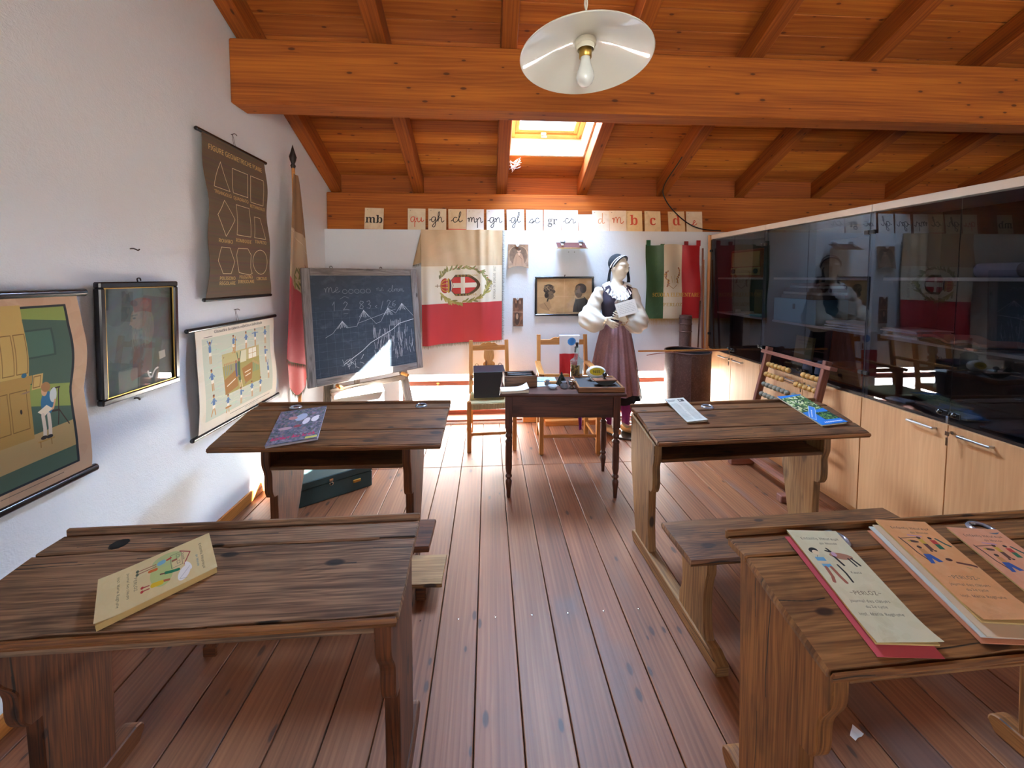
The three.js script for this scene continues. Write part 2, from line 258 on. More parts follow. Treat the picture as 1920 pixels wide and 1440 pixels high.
// ---------------------------------------------------------------- walls
function rectPath(x0, y0, x1, y1) { const p = new THREE.Path(); p.moveTo(x0, y0); p.lineTo(x0, y1); p.lineTo(x1, y1); p.lineTo(x1, y0); p.closePath(); return p; }
const gable = () => shapeOf([[ZB - 0.35, -0.18], [ZF + 0.3, -0.18], [ZF + 0.3, yBoard(2 * RIDGE - ZF) + 0.06], [RIDGE, yBoard(RIDGE) + 0.06], [ZB - 0.35, yBoard(ZB - 0.35) + 0.06]]);
{ const g = extr(gable(), 0.3, 0); g.rotateY(-Math.PI / 2); struct('wall_left', T(uvBox(g, 'z'), XL - 0.15, 0, 0), M.plaster); }
{ const g = extr(gable(), 0.3, 0); g.rotateY(-Math.PI / 2); struct('wall_right', T(uvBox(g, 'z'), XR + 0.15, 0, 0), M.plaster); }
const LOW = [[-0.93, 0.36, 0.02, 0.53], [1.38, 2.36, 0.02, 0.53]];
{
  const s = shapeOf([[XL - 0.01, -0.18], [XR + 0.01, -0.18], [XR + 0.01, 2.04], [XL - 0.01, 2.04]]);
  for (const [a, b, c, d] of LOW) s.holes.push(rectPath(a, c, b, d));
  struct('wall_back', T(uvBox(extr(s, 0.35, 0), 'x'), 0, 0, ZB - 0.175), M.plaster);
}
const REAR = [[-0.8, 0.4, 0.72, 1.88], [3.2, 4.4, 0.72, 1.88]];
{
  const top = yBoard(2 * RIDGE - ZF) + 0.2, s = shapeOf([[XL - 0.01, -0.18], [XR + 0.01, -0.18], [XR + 0.01, top], [XL - 0.01, top]]);
  for (const [a, b, c, d] of REAR) s.holes.push(rectPath(a, c, b, d));
  struct('wall_front', T(uvBox(extr(s, 0.3, 0), 'x'), 0, 0, ZF + 0.15), M.plaster);
}
struct('baseboard_left', bxa(0.016, 0.075, ZF - ZB - 0.02, XL + 0.008, 0.0375, (ZF + ZB) / 2, 0.004, 'z'), M.pine);
struct('baseboard_back', merge([bxa(0.7, 0.075, 0.016, -1.29, 0.0375, ZB + 0.008, 0.004, 'x'), bxa(1.0, 0.075, 0.016, 0.87, 0.0375, ZB + 0.008, 0.004, 'x')]), M.pine);

// ---------------------------------------------------------------- windows in the walls
function frameWindow(n, a, b, c, d, z, rail, extra) {
  const w = struct(`window_${n}`); const W = b - a, Hh = d - c, t = 0.045;
  part(w, 'top_rail', bxa(W, t * 0.6, 0.05, (a + b) / 2, d - t * 0.3, z, 0.004, 'x'), M.winWood);
  part(w, 'bottom_rail', bxa(W, t * 1.5, 0.06, (a + b) / 2, c + t * 0.75, z, 0.004, 'x'), M.winWood);
  part(w, 'jamb', bxa(t, Hh, 0.05, a + t / 2, (c + d) / 2, z, 0.004, 'y'), M.winWood);
  part(w, 'jamb', bxa(t, Hh, 0.05, b - t / 2, (c + d) / 2, z, 0.004, 'y'), M.winWood);
  for (const y of rail) part(w, 'transom', bxa(W - 2 * t, 0.052, 0.05, (a + b) / 2, y, z, 0.004, 'x'), M.winWood);
  let ys = [c + t * 1.5, ...rail, d - t * 0.6]; for (let i = 0; i + 1 < ys.length; i++) part(w, 'pane', T(new THREE.PlaneGeometry(W - 2 * t, ys[i + 1] - ys[i]), (a + b) / 2, (ys[i] + ys[i + 1]) / 2, z), M.glass);
  if (extra) extra(w); return w;
}
frameWindow(2, ...LOW[0], -4.2, [0.385], w => {
  part(w, 'latch', merge([bxa(0.03, 0.014, 0.012, -0.55, 0.39, -4.165, 0.003, 'x'), bxa(0.01, 0.04, 0.012, -0.55, 0.375, -4.16, 0.003, 'x')]), M.brass);
  part(w, 'sill', bxa(1.29, 0.018, 0.34, -0.285, 0.03, -4.17, 0.003, 'x'), M.winWood);
  part(w, 'latch', bxa(0.03, 0.012, 0.012, -0.55, 0.522, -4.165, 0.003, 'x'), M.brass);
});
frameWindow(3, ...LOW[1], -4.2, [0.385], w => part(w, 'sill', bxa(0.98, 0.018, 0.34, 1.87, 0.03, -4.17, 0.003, 'x'), M.winWood));
frameWindow(4, ...REAR[0], ZF + 0.12, [1.3]); frameWindow(5, ...REAR[1], ZF + 0.12, [1.3]);

// ---------------------------------------------------------------- roof: deck, boards, rafters, beams
const SK = { x0: 0.207, x1: 0.975, z0: -3.87, z1: -3.87 + 7 * 0.1293 };
const onRoof = (g, z, lift) => { g.rotateX(-PITCH); g.translate(0, yBoard(z) + lift * Math.cos(PITCH), z - lift * Math.sin(PITCH)); return g; };
const cosP = Math.cos(PITCH);
function slab(x0, x1, z0, z1, t, lift) { return onRoof(T(new THREE.BoxGeometry(x1 - x0, t, (z1 - z0) / cosP), (x0 + x1) / 2, 0, 0), (z0 + z1) / 2, lift); }
const rearSide = g => { g.scale(1, 1, -1); const ix = g.index; if (ix) { const a = ix.array; for (let i = 0; i < a.length; i += 3) { const s = a[i]; a[i] = a[i + 1]; a[i + 1] = s; } } else { for (const k in g.attributes) { const A = g.attributes[k], n = A.itemSize; for (let i = 0; i < A.count; i += 3) for (let j = 0; j < n; j++) { const s = A.array[i * n + j]; A.array[i * n + j] = A.array[(i + 1) * n + j]; A.array[(i + 1) * n + j] = s; } } } g.computeVertexNormals(); g.translate(0, 0, 2 * RIDGE); return g; };
const xa = XL - 0.02, xb = XR + 0.02;
const ceiling = struct('ceiling', merge([
  slab(xa, xb, -4.75, SK.z0, 0.14, 0.1), slab(xa, SK.x0, SK.z0, SK.z1, 0.14, 0.1), slab(SK.x1, xb, SK.z0, SK.z1, 0.14, 0.1), slab(xa, xb, SK.z1, RIDGE + 0.04, 0.14, 0.1),
  rearSide(slab(xa, xb, 2 * RIDGE - ZF - 0.5, RIDGE + 0.04, 0.14, 0.1)),
]), M.gap);
{
  const dz = 0.1293, w = 0.142 - 0.0015;
  for (let k = -3; ; k++) {
    const z0 = SK.z0 + k * dz, zm = z0 + dz / 2; if (z0 + dz > RIDGE + 0.02) break;
    const spans = k >= 0 && k < 7 ? [[XL, SK.x0], [SK.x1, XR]] : [[XL, XR]];
    for (const [a, b] of spans) part(ceiling, 'board', onRoof(T(bx(b - a, 0.024, w, 0.0045, 'x'), (a + b) / 2, 0, 0), zm, 0.013), M.roof[(rnd() * 4) | 0]);
  }
  for (let k = 0; k < 17; k++) part(ceiling, 'board', rearSide(onRoof(T(bx(XR - XL, 0.024, w, 0.0045, 'x'), (XL + XR) / 2, 0, 0), RIDGE - (k + 0.5) * dz, 0.013)), M.roof[(rnd() * 4) | 0]);
  const RX_ = [-1.592, -0.735, 0.15, 1.032, 1.922, 2.82, 3.72, 4.62, 5.52, 6.42, 7.3];
  for (const x of RX_) {
    part(ceiling, 'rafter', onRoof(T(bx(0.112, 0.157, (RIDGE + 4.35) / cosP, 0.006, 'z'), x, 0, 0), (RIDGE - 4.35) / 2, -0.0795), M.rafter);
    part(ceiling, 'rafter', rearSide(onRoof(T(bx(0.112, 0.157, (ZF - RIDGE) / cosP, 0.006, 'z'), x, 0, 0), RIDGE - (ZF - RIDGE) / 2, -0.0795)), M.rafter);
  }
  part(ceiling, 'beam', bxa(XR - XL, 0.41, 0.17, (XL + XR) / 2, 2.875, -2.705, 0.01, 'x'), M.beam);
  part(ceiling, 'beam', bxa(XR - XL, 0.385, 0.24, (XL + XR) / 2, 2.2325, -4.18, 0.01, 'x'), M.beam);
  part(ceiling, 'ridge_beam', bxa(XR - XL, 0.34, 0.2, (XL + XR) / 2, yRaf(RIDGE) - 0.12, RIDGE, 0.01, 'x'), M.beam);
  const E = [...RX_, XR + 0.056];
  for (let i = 0; i + 1 < E.length; i++) { const a = E[i] + 0.056, b = E[i + 1] - 0.056; part(ceiling, 'blocking_board', bxa(b - a, 0.22, 0.025, (a + b) / 2, 2.535, -4.18, 0.002, 'x'), M.rafter); }
}
// ---------------------------------------------------------------- roof window
{
  const w = struct('window_1'), zc = (SK.z0 + SK.z1) / 2; w.position.set((SK.x0 + SK.x1) / 2, yBoard(zc), zc); w.rotation.x = -PITCH;
  const W = SK.x1 - SK.x0, L = (SK.z1 - SK.z0) / cosP, dpt = 0.26;
  part(w, 'lining_board', bxa(0.018, dpt, L, -W / 2 + 0.009, dpt / 2, 0, 0.002, 'z'), M.pale); part(w, 'lining_board', bxa(0.018, dpt, L, W / 2 - 0.009, dpt / 2, 0, 0.002, 'z'), M.pale);
  part(w, 'lining_board', bxa(W, dpt, 0.018, 0, dpt / 2, -L / 2 + 0.009, 0.002, 'x'), M.pale); part(w, 'lining_board', bxa(W, dpt, 0.018, 0, dpt / 2, L / 2 - 0.009, 0.002, 'x'), M.pale);
  const y = 0.24, f = 0.05;
  for (const [n, q, i0] of [['frame_rail', 0.045, 0.02], ['sash_rail', 0.04, 0.068]]) {
    const yy = n === 'frame_rail' ? y : y + 0.02;
    for (const s of [-1, 1]) {
      part(w, n, bxa(q, f, L - 2 * i0, s * (W / 2 - i0 - q / 2), yy, 0, 0.004, 'z'), M.pine);
      part(w, n, bxa(W - 2 * i0 - 2 * q, f, q, 0, yy, s * (L / 2 - i0 - q / 2), 0.004, 'x'), M.pine);
    }
  }
  const pn = new THREE.PlaneGeometry(W - 0.2, L - 0.2); pn.rotateX(-Math.PI / 2); part(w, 'pane', T(pn, 0, y + 0.025, 0), M.glass);
  part(w, 'latch', merge([bxa(0.06, 0.012, 0.025, -0.02, y - 0.03, -L / 2 + 0.05, 0.003, 'x'), bxa(0.05, 0.02, 0.02, -0.03, y - 0.03, -L / 2 + 0.085, 0.003, 'x')]), M.steel);
}
// black cable along a rafter and the wall plate
single('cable', tube([[1.855, 2.7, -3.6], [1.855, 2.47, -3.99], [1.9, 2.36, -4.0], [2.02, 2.22, -3.995], [2.17, 2.11, -3.99], [2.3, 2.066, -3.985], [2.5, 2.05, -3.985]], 0.006, 60, 6), M.black, 'thin black cable drooping from a rafter across the letter cards', 'cable');
{
  const q = rngOf(31), strands = []; for (let i = 0; i < 16; i++) { const a = [0.222 + q() * 0.12, yBoard(-3.84) - 0.002 - q() * 0.13, -3.86 + q() * 0.05], b = [0.215 + q() * 0.03, yBoard(-3.84) - 0.05 - q() * 0.14, -3.87 + q() * 0.03]; strands.push(tube([a, [(a[0] + b[0]) / 2, (a[1] + b[1]) / 2 - 0.02, a[2]], b], 0.0012, 8, 4)); }
  single('cobweb', merge(strands), STD({ color: C3(230, 226, 220), roughness: 1 }), 'white dusty cobweb in the corner of the roof window', 'cobweb');
}
// ---------------------------------------------------------------- school desks with attached benches
const DM = {
  desk: woodMat(WT.desk, { roughness: 0.5 }), grey: woodMat(WT.grey, { roughness: 0.6, bumpScale: 0.0009 }), amber: woodMat(WT.amber, { roughness: 0.48 }),
  leg: woodMat(WT.leg, { roughness: 0.65 }), legBrown: woodMat(WT.desk, { color: 0xd8b898, roughness: 0.65 }), legGrey: woodMat(WT.leg, { color: 0xc8b4a0, roughness: 0.7 }), legAmber: woodMat(WT.amber, { color: 0xf4e2c8, roughness: 0.55 }),
  inside: woodMat(WT.dark, { color: 0xc8b8a8, roughness: 0.8 }), inkGlass: PHY({ color: C3(150, 154, 164), roughness: 0.06, transmission: 0.35, thickness: 0.004, ior: 1.5, clearcoat: 1 }), ink: STD({ color: C3(14, 13, 18), roughness: 0.3 }),
};
function wornBoard(w, t, d, amp, seed, grain = 'x') {
  const g = new THREE.BoxGeometry(w, t, d, 36, 2, 6), p = g.attributes.position;
  for (let i = 0; i < p.count; i++) {
    let x = p.getX(i), y = p.getY(i), z = p.getZ(i); const ez = Math.abs(Math.abs(z) - d / 2) < 1e-5, ey = Math.abs(Math.abs(y) - t / 2) < 1e-5, ex = Math.abs(Math.abs(x) - w / 2) < 1e-5;
    const n = (fbm(x * 9 + seed, z * 3 + seed, 64, 64, seed, 3) - 0.5) * 2;
    if (ez) { z += Math.sign(z) * n * amp; if (ey) { z -= Math.sign(z) * 0.004; y -= Math.sign(y) * 0.0015; } }
    if (ex) { x += Math.sign(x) * (fbm(z * 9, seed, 64, 64, seed + 4, 2) - 0.5) * amp; if (ey) x -= Math.sign(x) * 0.003; }
    p.setXYZ(i, x, y, z);
  }
  const q = uvBox(g, grain, rnd() * 5, rnd() * 5); q.computeVertexNormals(); return q;
}
const inkRing = lathe([[0.021, -0.012], [0.022, 0.003], [0.025, 0.009], [0.031, 0.0095], [0.036, 0.004], [0.036, -0.001], [0.03, -0.003]], 28), inkCup = lathe([[0.0001, -0.004], [0.0215, -0.004], [0.0215, 0.002]], 24);
function schoolDesk(label, o) {
  const t = thing('school_desk', label, 'desk', [o.x, 0, o.z], o.turn * D2R, 'old pupils\' desks');
  const { W, D, hn, hf, top, leg } = o, strip = 0.085, Dm = D - strip, a = Math.atan2(hf - hn, Dm), th = 0.026;
  // sloping top
  const cuts = o.split ? [[0, o.split], [o.split, 1]] : [[0, 1]];
  for (const [c0, c1] of cuts) {
    const d = Dm / Math.cos(a) * (c1 - c0) - 0.0015, g = wornBoard(W, th, d, o.wear ?? 0.003, (o.seed | 0) + c0 * 5); g.rotateX(a);
    const f = (c0 + c1) / 2, z = -D / 2 + strip + f * Dm, y = hf + (hn - hf) * f; part(t, 'top_board', T(g, 0, y - th / 2 * Math.cos(a), z - th / 2 * Math.sin(a)), top);
  }
  { const g = wornBoard(W - 0.004, th * 0.9, 0.008, 0.0015, 3 + (o.seed | 0)); g.rotateX(a); part(t, 'front_edge', T(g, 0, hn - th / 2 - 0.001, D / 2 + (o.wear ?? 0.003) * 0.45), o.edge ?? DM.legAmber, 'worn front edge'); }
  part(t, 'pen_ledge', bxa(W, th, strip - 0.004, 0, hf - th / 2 + 0.001, -D / 2 + strip / 2, 0.004, 'x'), top);
  part(t, 'lip', bxa(W - (o.lipCut ?? 0.0), 0.03, 0.014, o.lipX ?? 0, hf + 0.003, -D / 2 - 0.007, 0.004, 'x'), top);
  // legs
  const zn = D / 2 - 0.02, yn = hn - th - 0.004, yf = hf - th - 0.003, zf = -D / 2 + 0.02, bw = o.legW ?? 0.17;
  const z0 = o.legZ ?? -0.07, z1 = z0 + bw;
  const s = new THREE.Shape(); s.moveTo(z0, 0.05); s.lineTo(z1, 0.05); s.lineTo(z1 - 0.015, 0.2); s.lineTo(z1 - 0.012, 0.40); s.lineTo(z1 + 0.012, 0.405);
  s.bezierCurveTo(z1 + 0.035, 0.43, z1 + 0.03, 0.47, z1 + 0.03, 0.49); s.bezierCurveTo(z1 + 0.03, 0.53, zn - 0.02, 0.54, zn - 0.006, 0.575); s.bezierCurveTo(zn + 0.004, 0.6, zn, 0.63, zn, yn); s.lineTo(zf, yf); s.lineTo(zf + 0.01, 0.45); s.closePath();
  const lt = 0.042;
  for (const x of [o.legL, o.legR]) {
    part(t, 'leg', T(sideBoard(s, lt, 0.003), x, 0, 0), leg);
    const [r0, r1] = o.runner, rs = new THREE.Shape(); rs.moveTo(r0 + 0.02, 0); rs.lineTo(r1, 0); rs.lineTo(r1, 0.04); rs.lineTo(r1 - 0.05, 0.065); rs.lineTo(r0 + 0.03, 0.065); rs.quadraticCurveTo(r0, 0.06, r0, 0.03); rs.closePath();
    part(t, 'runner', T(sideBoard(rs, 0.056, 0.004, 'z'), x, 0, 0), leg);
  }
  // book compartment
  const xw = o.legR - o.legL - lt, xm = (o.legL + o.legR) / 2, ys = o.shelf;
  part(t, 'shelf_board', bxa(xw, 0.02, D - 0.07, xm, ys, 0.012, 0.003, 'x'), top);
  part(t, 'back_board', bxa(xw, yf - ys, 0.016, xm, (yf + ys) / 2, zf + 0.02, 0.002, 'x'), DM.inside);
  // bench
  const b = o.bench; if (b) {
    part(t, 'bench_seat', T(wornBoard(b.x1 - b.x0, 0.03, b.z1 - b.z0, 0.003, 9 + (o.seed | 0)), (b.x0 + b.x1) / 2, b.y - 0.015, (b.z0 + b.z1) / 2), o.seatMat ?? top);
    const c = (b.z0 + b.z1) / 2, hw = Math.max(0.08, (b.z1 - b.z0) / 2 - 0.02), q = new THREE.Shape(), yt = b.y - 0.03;
    q.moveTo(c - hw, 0.06); q.lineTo(c + hw, 0.06); q.lineTo(c + hw - 0.012, 0.1); q.bezierCurveTo(c + hw - 0.03, 0.2, c + hw - 0.02, yt - 0.1, c + hw, yt - 0.05); q.lineTo(c + hw, yt); q.lineTo(c - hw, yt); q.bezierCurveTo(c - hw + 0.01, yt - 0.12, c - hw + 0.04, 0.17, c - hw, 0.12); q.closePath();
    for (const x of [o.legL, o.legR]) part(t, 'bench_leg', T(sideBoard(q, 0.04, 0.003), x, 0, 0), leg);
  }
  for (const x of o.ink ?? []) { const y = hf + 0.001, z = -D / 2 + 0.045; part(t, 'inkwell', T(inkRing.clone(), x, y, z), DM.inkGlass, 'glass inkwell ring'); part(t, 'ink', T(inkCup.clone(), x, y, z), DM.ink); }
  if (o.extra) o.extra(t);
  // where a thing lies on the slope
  t.rest = (thg, lx, lz, turn, lift = 0) => { const f = (lz + D / 2 - strip) / Dm, y = hf + (hn - hf) * f + lift + 0.001; thg.position.set(lx, y, lz).applyAxisAngle(new THREE.Vector3(0, 1, 0), o.turn * D2R).add(new THREE.Vector3(o.x, 0, o.z)); thg.quaternion.setFromAxisAngle(new THREE.Vector3(0, 1, 0), o.turn * D2R).multiply(new THREE.Quaternion().setFromAxisAngle(new THREE.Vector3(1, 0, 0), a)).multiply(new THREE.Quaternion().setFromAxisAngle(new THREE.Vector3(0, 1, 0), turn)); };
  return t;
}
const deskMR = schoolDesk('scratched brown school desk with bench, below the abacus, carrying a blue book', { x: 1.475, z: -2.07, turn: 2, W: 1.22, D: 0.34, hn: 0.70, hf: 0.765, split: 0.62, wear: 0.003, seed: 2, top: DM.desk, leg: DM.leg, legL: -0.595, legR: 0.375, runner: [-0.1, 0.7], shelf: 0.585, legZ: -0.06,
  bench: { x0: -0.7, x1: 0.43, z0: 0.395, z1: 0.64, y: 0.43 }, ink: [-0.15] });
const deskML = schoolDesk('brown school desk beside the left wall charts, carrying a coloured magazine', { x: -0.82, z: -2.15, turn: -1.2, W: 1.165, D: 0.42, hn: 0.70, hf: 0.77, split: 0.6, wear: 0.004, seed: 4, top: DM.desk, leg: DM.legBrown, legL: -0.31, legR: 0.4, runner: [-0.15, 0.6], shelf: 0.575, legZ: -0.02, legW: 0.16,
  bench: { x0: -0.53, x1: 0.585, z0: 0.4, z1: 0.585, y: 0.43 }, ink: [-0.335, 0.41], seatMat: DM.legBrown,
  extra: t => { part(t, 'footrest', T(wornBoard(1.0, 0.022, 0.2, 0.004, 3), 0.105, 0.088, 0.285), DM.leg); part(t, 'footrest_block', bxa(0.05, 0.077, 0.17, 0.5, 0.0385, 0.28, 0.004, 'z'), DM.legBrown); } });
const deskFL = schoolDesk('dark weathered school desk nearest the left wall, carrying a cream booklet', { x: -0.772, z: -1.078, turn: 0.6, W: 1.09, D: 0.325, hn: 0.715, hf: 0.745, wear: 0.012, seed: 6, top: DM.grey, leg: DM.legBrown, legL: -0.42, legR: 0.5, runner: [-0.22, 0.62], shelf: 0.655, legZ: -0.13, legW: 0.2,
  bench: { x0: -0.55, x1: 0.55, z0: 0.4, z1: 0.62, y: 0.43 }, extra: t => { const h = part(t, 'inkwell_hole', T(new THREE.CylinderGeometry(0.024, 0.02, 0.004, 9), -0.34, 0.745, -0.108), DM.ink); h.scale.set(1, 1, 1); } });
const deskFR = schoolDesk('amber school desk at the right front, carrying paper booklets', { x: 1.3, z: -0.925, turn: 1.6, W: 1.14, D: 0.345, hn: 0.70, hf: 0.76, wear: 0.005, seed: 8, top: DM.amber, leg: DM.legAmber, legL: -0.52, legR: 0.45, runner: [-0.2, 0.62], shelf: 0.645, legZ: -0.13, legW: 0.22,
  bench: { x0: -0.57, x1: 0.57, z0: 0.4, z1: 0.62, y: 0.43 }, ink: [-0.255, 0.245] });

// ---------------------------------------------------------------- papers and books on the desks
function scrawl(g, txt, x, y, size, col = '#3a342c', jit = 0.12, seed = 1) { const q = rngOf(seed); g.fillStyle = col; g.font = `${size}px sans-serif`; for (const ch of txt) { g.save(); g.translate(x, y + (q() - 0.5) * size * jit); g.rotate((q() - 0.5) * 0.25); g.fillText(ch, 0, 0); g.restore(); x += g.measureText(ch).width + size * 0.06; } }
function booklet(name, label, w, l, t, tex, edge, category = 'booklet', sag = 0.006) {
  const o = thing(name, label, category);
  const cover = thickSheet(10, 14, (u, v) => { const e = Math.max(0, Math.abs(u - 0.5) * 2 - 0.5), c = Math.max(0, 0.25 - v) / 0.25; return [(u - 0.5) * w, t + sag * c * c * (0.6 + u) + e * e * 0.002, (0.5 - v) * l]; }, 0.0008);
  part(o, 'cover', cover, STD({ map: tex, roughness: 0.8 }));
  part(o, 'pages', bxa(w * 0.985, t - 0.001, l * 0.985, 0, (t - 0.001) / 2, 0, 0.0005, 'x'), edge); return o;
}
const perloz = (bg, scene2) => canvasTex(384, 900, (g, w, h) => {
  g.fillStyle = bg; g.fillRect(0, 0, w, h); blotch(g, w, h, 60, [255, 255, 255], 0.03, 60, 5); blotch(g, w, h, 60, [120, 80, 30], 0.03, 50, 6);
  scrawl(g, 'Enfants Heureux', 60, 96, 34, '#40382c', 0.15, 3); scrawl(g, 'du Monde', 170, 140, 26, '#40382c', 0.15, 4);
  scene2(g, w, h);
  scrawl(g, '~PERLOZ~', 90, 570, 42, '#6a5c48', 0.1, 8); scrawl(g, 'journal des classes', 50, 625, 27, '#50463a', 0.12, 9); scrawl(g, 'du 2e cycle', 120, 665, 25, '#50463a', 0.12, 10); scrawl(g, 'inst. Maria Rognone', 40, 718, 28, '#40382c', 0.12, 11);
});
const stroke = (g, col, w, pts) => { g.strokeStyle = col; g.lineWidth = w; g.lineCap = g.lineJoin = 'round'; g.beginPath(); pts.forEach((p, i) => i ? g.lineTo(...p) : g.moveTo(...p)); g.stroke(); };
const blob = (g, col, x, y, rx, ry, a = 0) => { g.fillStyle = col; g.beginPath(); g.ellipse(x, y, rx, ry, a, 0, 7); g.fill(); };
const creamEdge = STD({ color: C3(214, 178, 112), roughness: 0.9 }), pinkEdge = STD({ color: C3(206, 86, 92), roughness: 0.85 });
{
  const tex = perloz('#d8cfa8', (g) => {
    blob(g, '#2c2620', 80, 200, 34, 26, -0.3); blob(g, '#e4cfa6', 86, 218, 24, 22); stroke(g, '#6a5040', 3, [[80, 245], [70, 270]]);
    g.fillStyle = '#6fa9c9'; g.fillRect(50, 262, 66, 34); g.fillRect(60, 322, 64, 30); g.fillStyle = '#e0c8a0'; g.fillRect(56, 296, 64, 26);
    stroke(g, '#a8624a', 22, [[74, 352], [66, 430], [50, 470]]); stroke(g, '#a8624a', 22, [[112, 352], [120, 430], [128, 476]]);
    blob(g, '#b07a5c', 250, 250, 78, 30, 0.15); stroke(g, '#2c2620', 14, [[170, 200], [205, 215], [190, 180]]); stroke(g, '#2c2620', 16, [[196, 250], [214, 330]]); stroke(g, '#2c2620', 14, [[310, 270], [330, 330]]); stroke(g, '#2c2620', 12, [[286, 272], [300, 336]]); stroke(g, '#2c2620', 13, [[170, 330], [180, 400], [176, 470]]);
    blob(g, '#c9a0b4', 210, 232, 18, 22, 0); scrawl(g, 'Kauca', 220, 400, 24);
  });
  const a = booklet('exercise_booklet', 'cream hand-drawn booklet with a boy and a donkey, on the amber desk', 0.148, 0.30, 0.006, tex, creamEdge, 'booklet', 0.008); deskFR.rest(a, 0.965 - 1.3 - 0.005, -0.925 + 0.925 + 0.005, -0.1, 0.0075);
  const p = single('folded_sheet', thickSheet(6, 8, (u, v) => [(u - 0.5) * 0.15, 0.003 + 0.003 * Math.sin(v * 3) * u, (0.5 - v) * 0.305], 0.001), pinkEdge, 'pink folded sheet under the cream booklet on the amber desk', 'paper'); deskFR.rest(p, 0.95 - 1.3 - 0.003, 0.018, -0.1, 0);
  const farm = (g) => {
    stroke(g, '#5a4030', 6, [[50, 200], [120, 190], [200, 180]]); stroke(g, '#3e3226', 9, [[40, 190], [54, 260], [60, 340], [90, 430]]); blob(g, '#5b3c30', 120, 226, 36, 12, 0.1); blob(g, '#c7a033', 92, 224, 10, 12);
    g.fillStyle = '#c9a23a'; g.fillRect(170, 200, 34, 46); g.fillStyle = '#6a4436'; g.fillRect(172, 246, 32, 64); blob(g, '#2c221c', 176, 318, 10, 7); blob(g, '#2c221c', 206, 316, 10, 7); blob(g, '#4a3024', 186, 186, 14, 12);
    g.fillStyle = '#c23f34'; g.fillRect(252, 204, 40, 42); g.fillStyle = '#2f6a4a'; g.fillRect(254, 246, 38, 50); blob(g, '#2c221c', 268, 186, 14, 12); stroke(g, '#35574a', 16, [[310, 190], [336, 240], [356, 262]]);
    g.fillStyle = '#c58a50'; g.fillRect(96, 300, 40, 50); g.fillStyle = '#3d5a9a'; g.beginPath(); g.moveTo(90, 350); g.lineTo(140, 350); g.lineTo(176, 420); g.lineTo(140, 426); g.lineTo(120, 390); g.lineTo(104, 440); g.lineTo(76, 440); g.fill(); blob(g, '#4a3024', 116, 284, 15, 14);
    blob(g, '#5a3226', 232, 396, 22, 14); stroke(g, '#6a3a2c', 18, [[270, 420], [350, 440], [370, 450]]); stroke(g, '#b98aa8', 10, [[130, 160], [220, 170]]); stroke(g, '#5f8a4a', 4, [[300, 460], [320, 474]]);
  };
  const texO = perloz('#e0a066', farm), texP = perloz('#de9c74', farm);
  const b2 = booklet('exercise_booklet', 'orange hand-drawn booklet on top of the middle pile, amber desk', 0.15, 0.292, 0.006, texO, creamEdge, 'booklet', 0.014); deskFR.rest(b2, 1.258 - 1.3, -0.004, -0.13, 0.016);
  const mk = (label, col, dx, dz, turn, lift, l = 0.3) => { const s = single('booklet_sheet', thickSheet(6, 8, (u, v) => [(u - 0.5) * 0.15, 0.003, (0.5 - v) * l], 0.003), STD({ color: C3(...col), roughness: 0.85 }), label, 'paper', [0, 0, 0], 0, 'papers under the orange booklet'); deskFR.rest(s, 1.24 - 1.3 + dx, dz, turn, lift); };
  mk('beige folded sheet directly under the orange booklet', [222, 196, 160], 0.0, 0.012, -0.13, 0.0115, 0.305); mk('pale white sheet third in the pile below the orange booklet', [214, 218, 206], -0.012, 0.01, -0.12, 0.0075, 0.3); mk('salmon sheet at the bottom of the pile below the orange booklet', [216, 142, 104], -0.022, 0.016, -0.11, 0.0015, 0.3);
  const b3 = booklet('exercise_booklet', 'salmon hand-drawn booklet cut by the right edge of the picture', 0.15, 0.292, 0.005, texP, creamEdge, 'booklet', 0.006); deskFR.rest(b3, 1.475 - 1.3, 0.02, -0.13, 0.001);
}
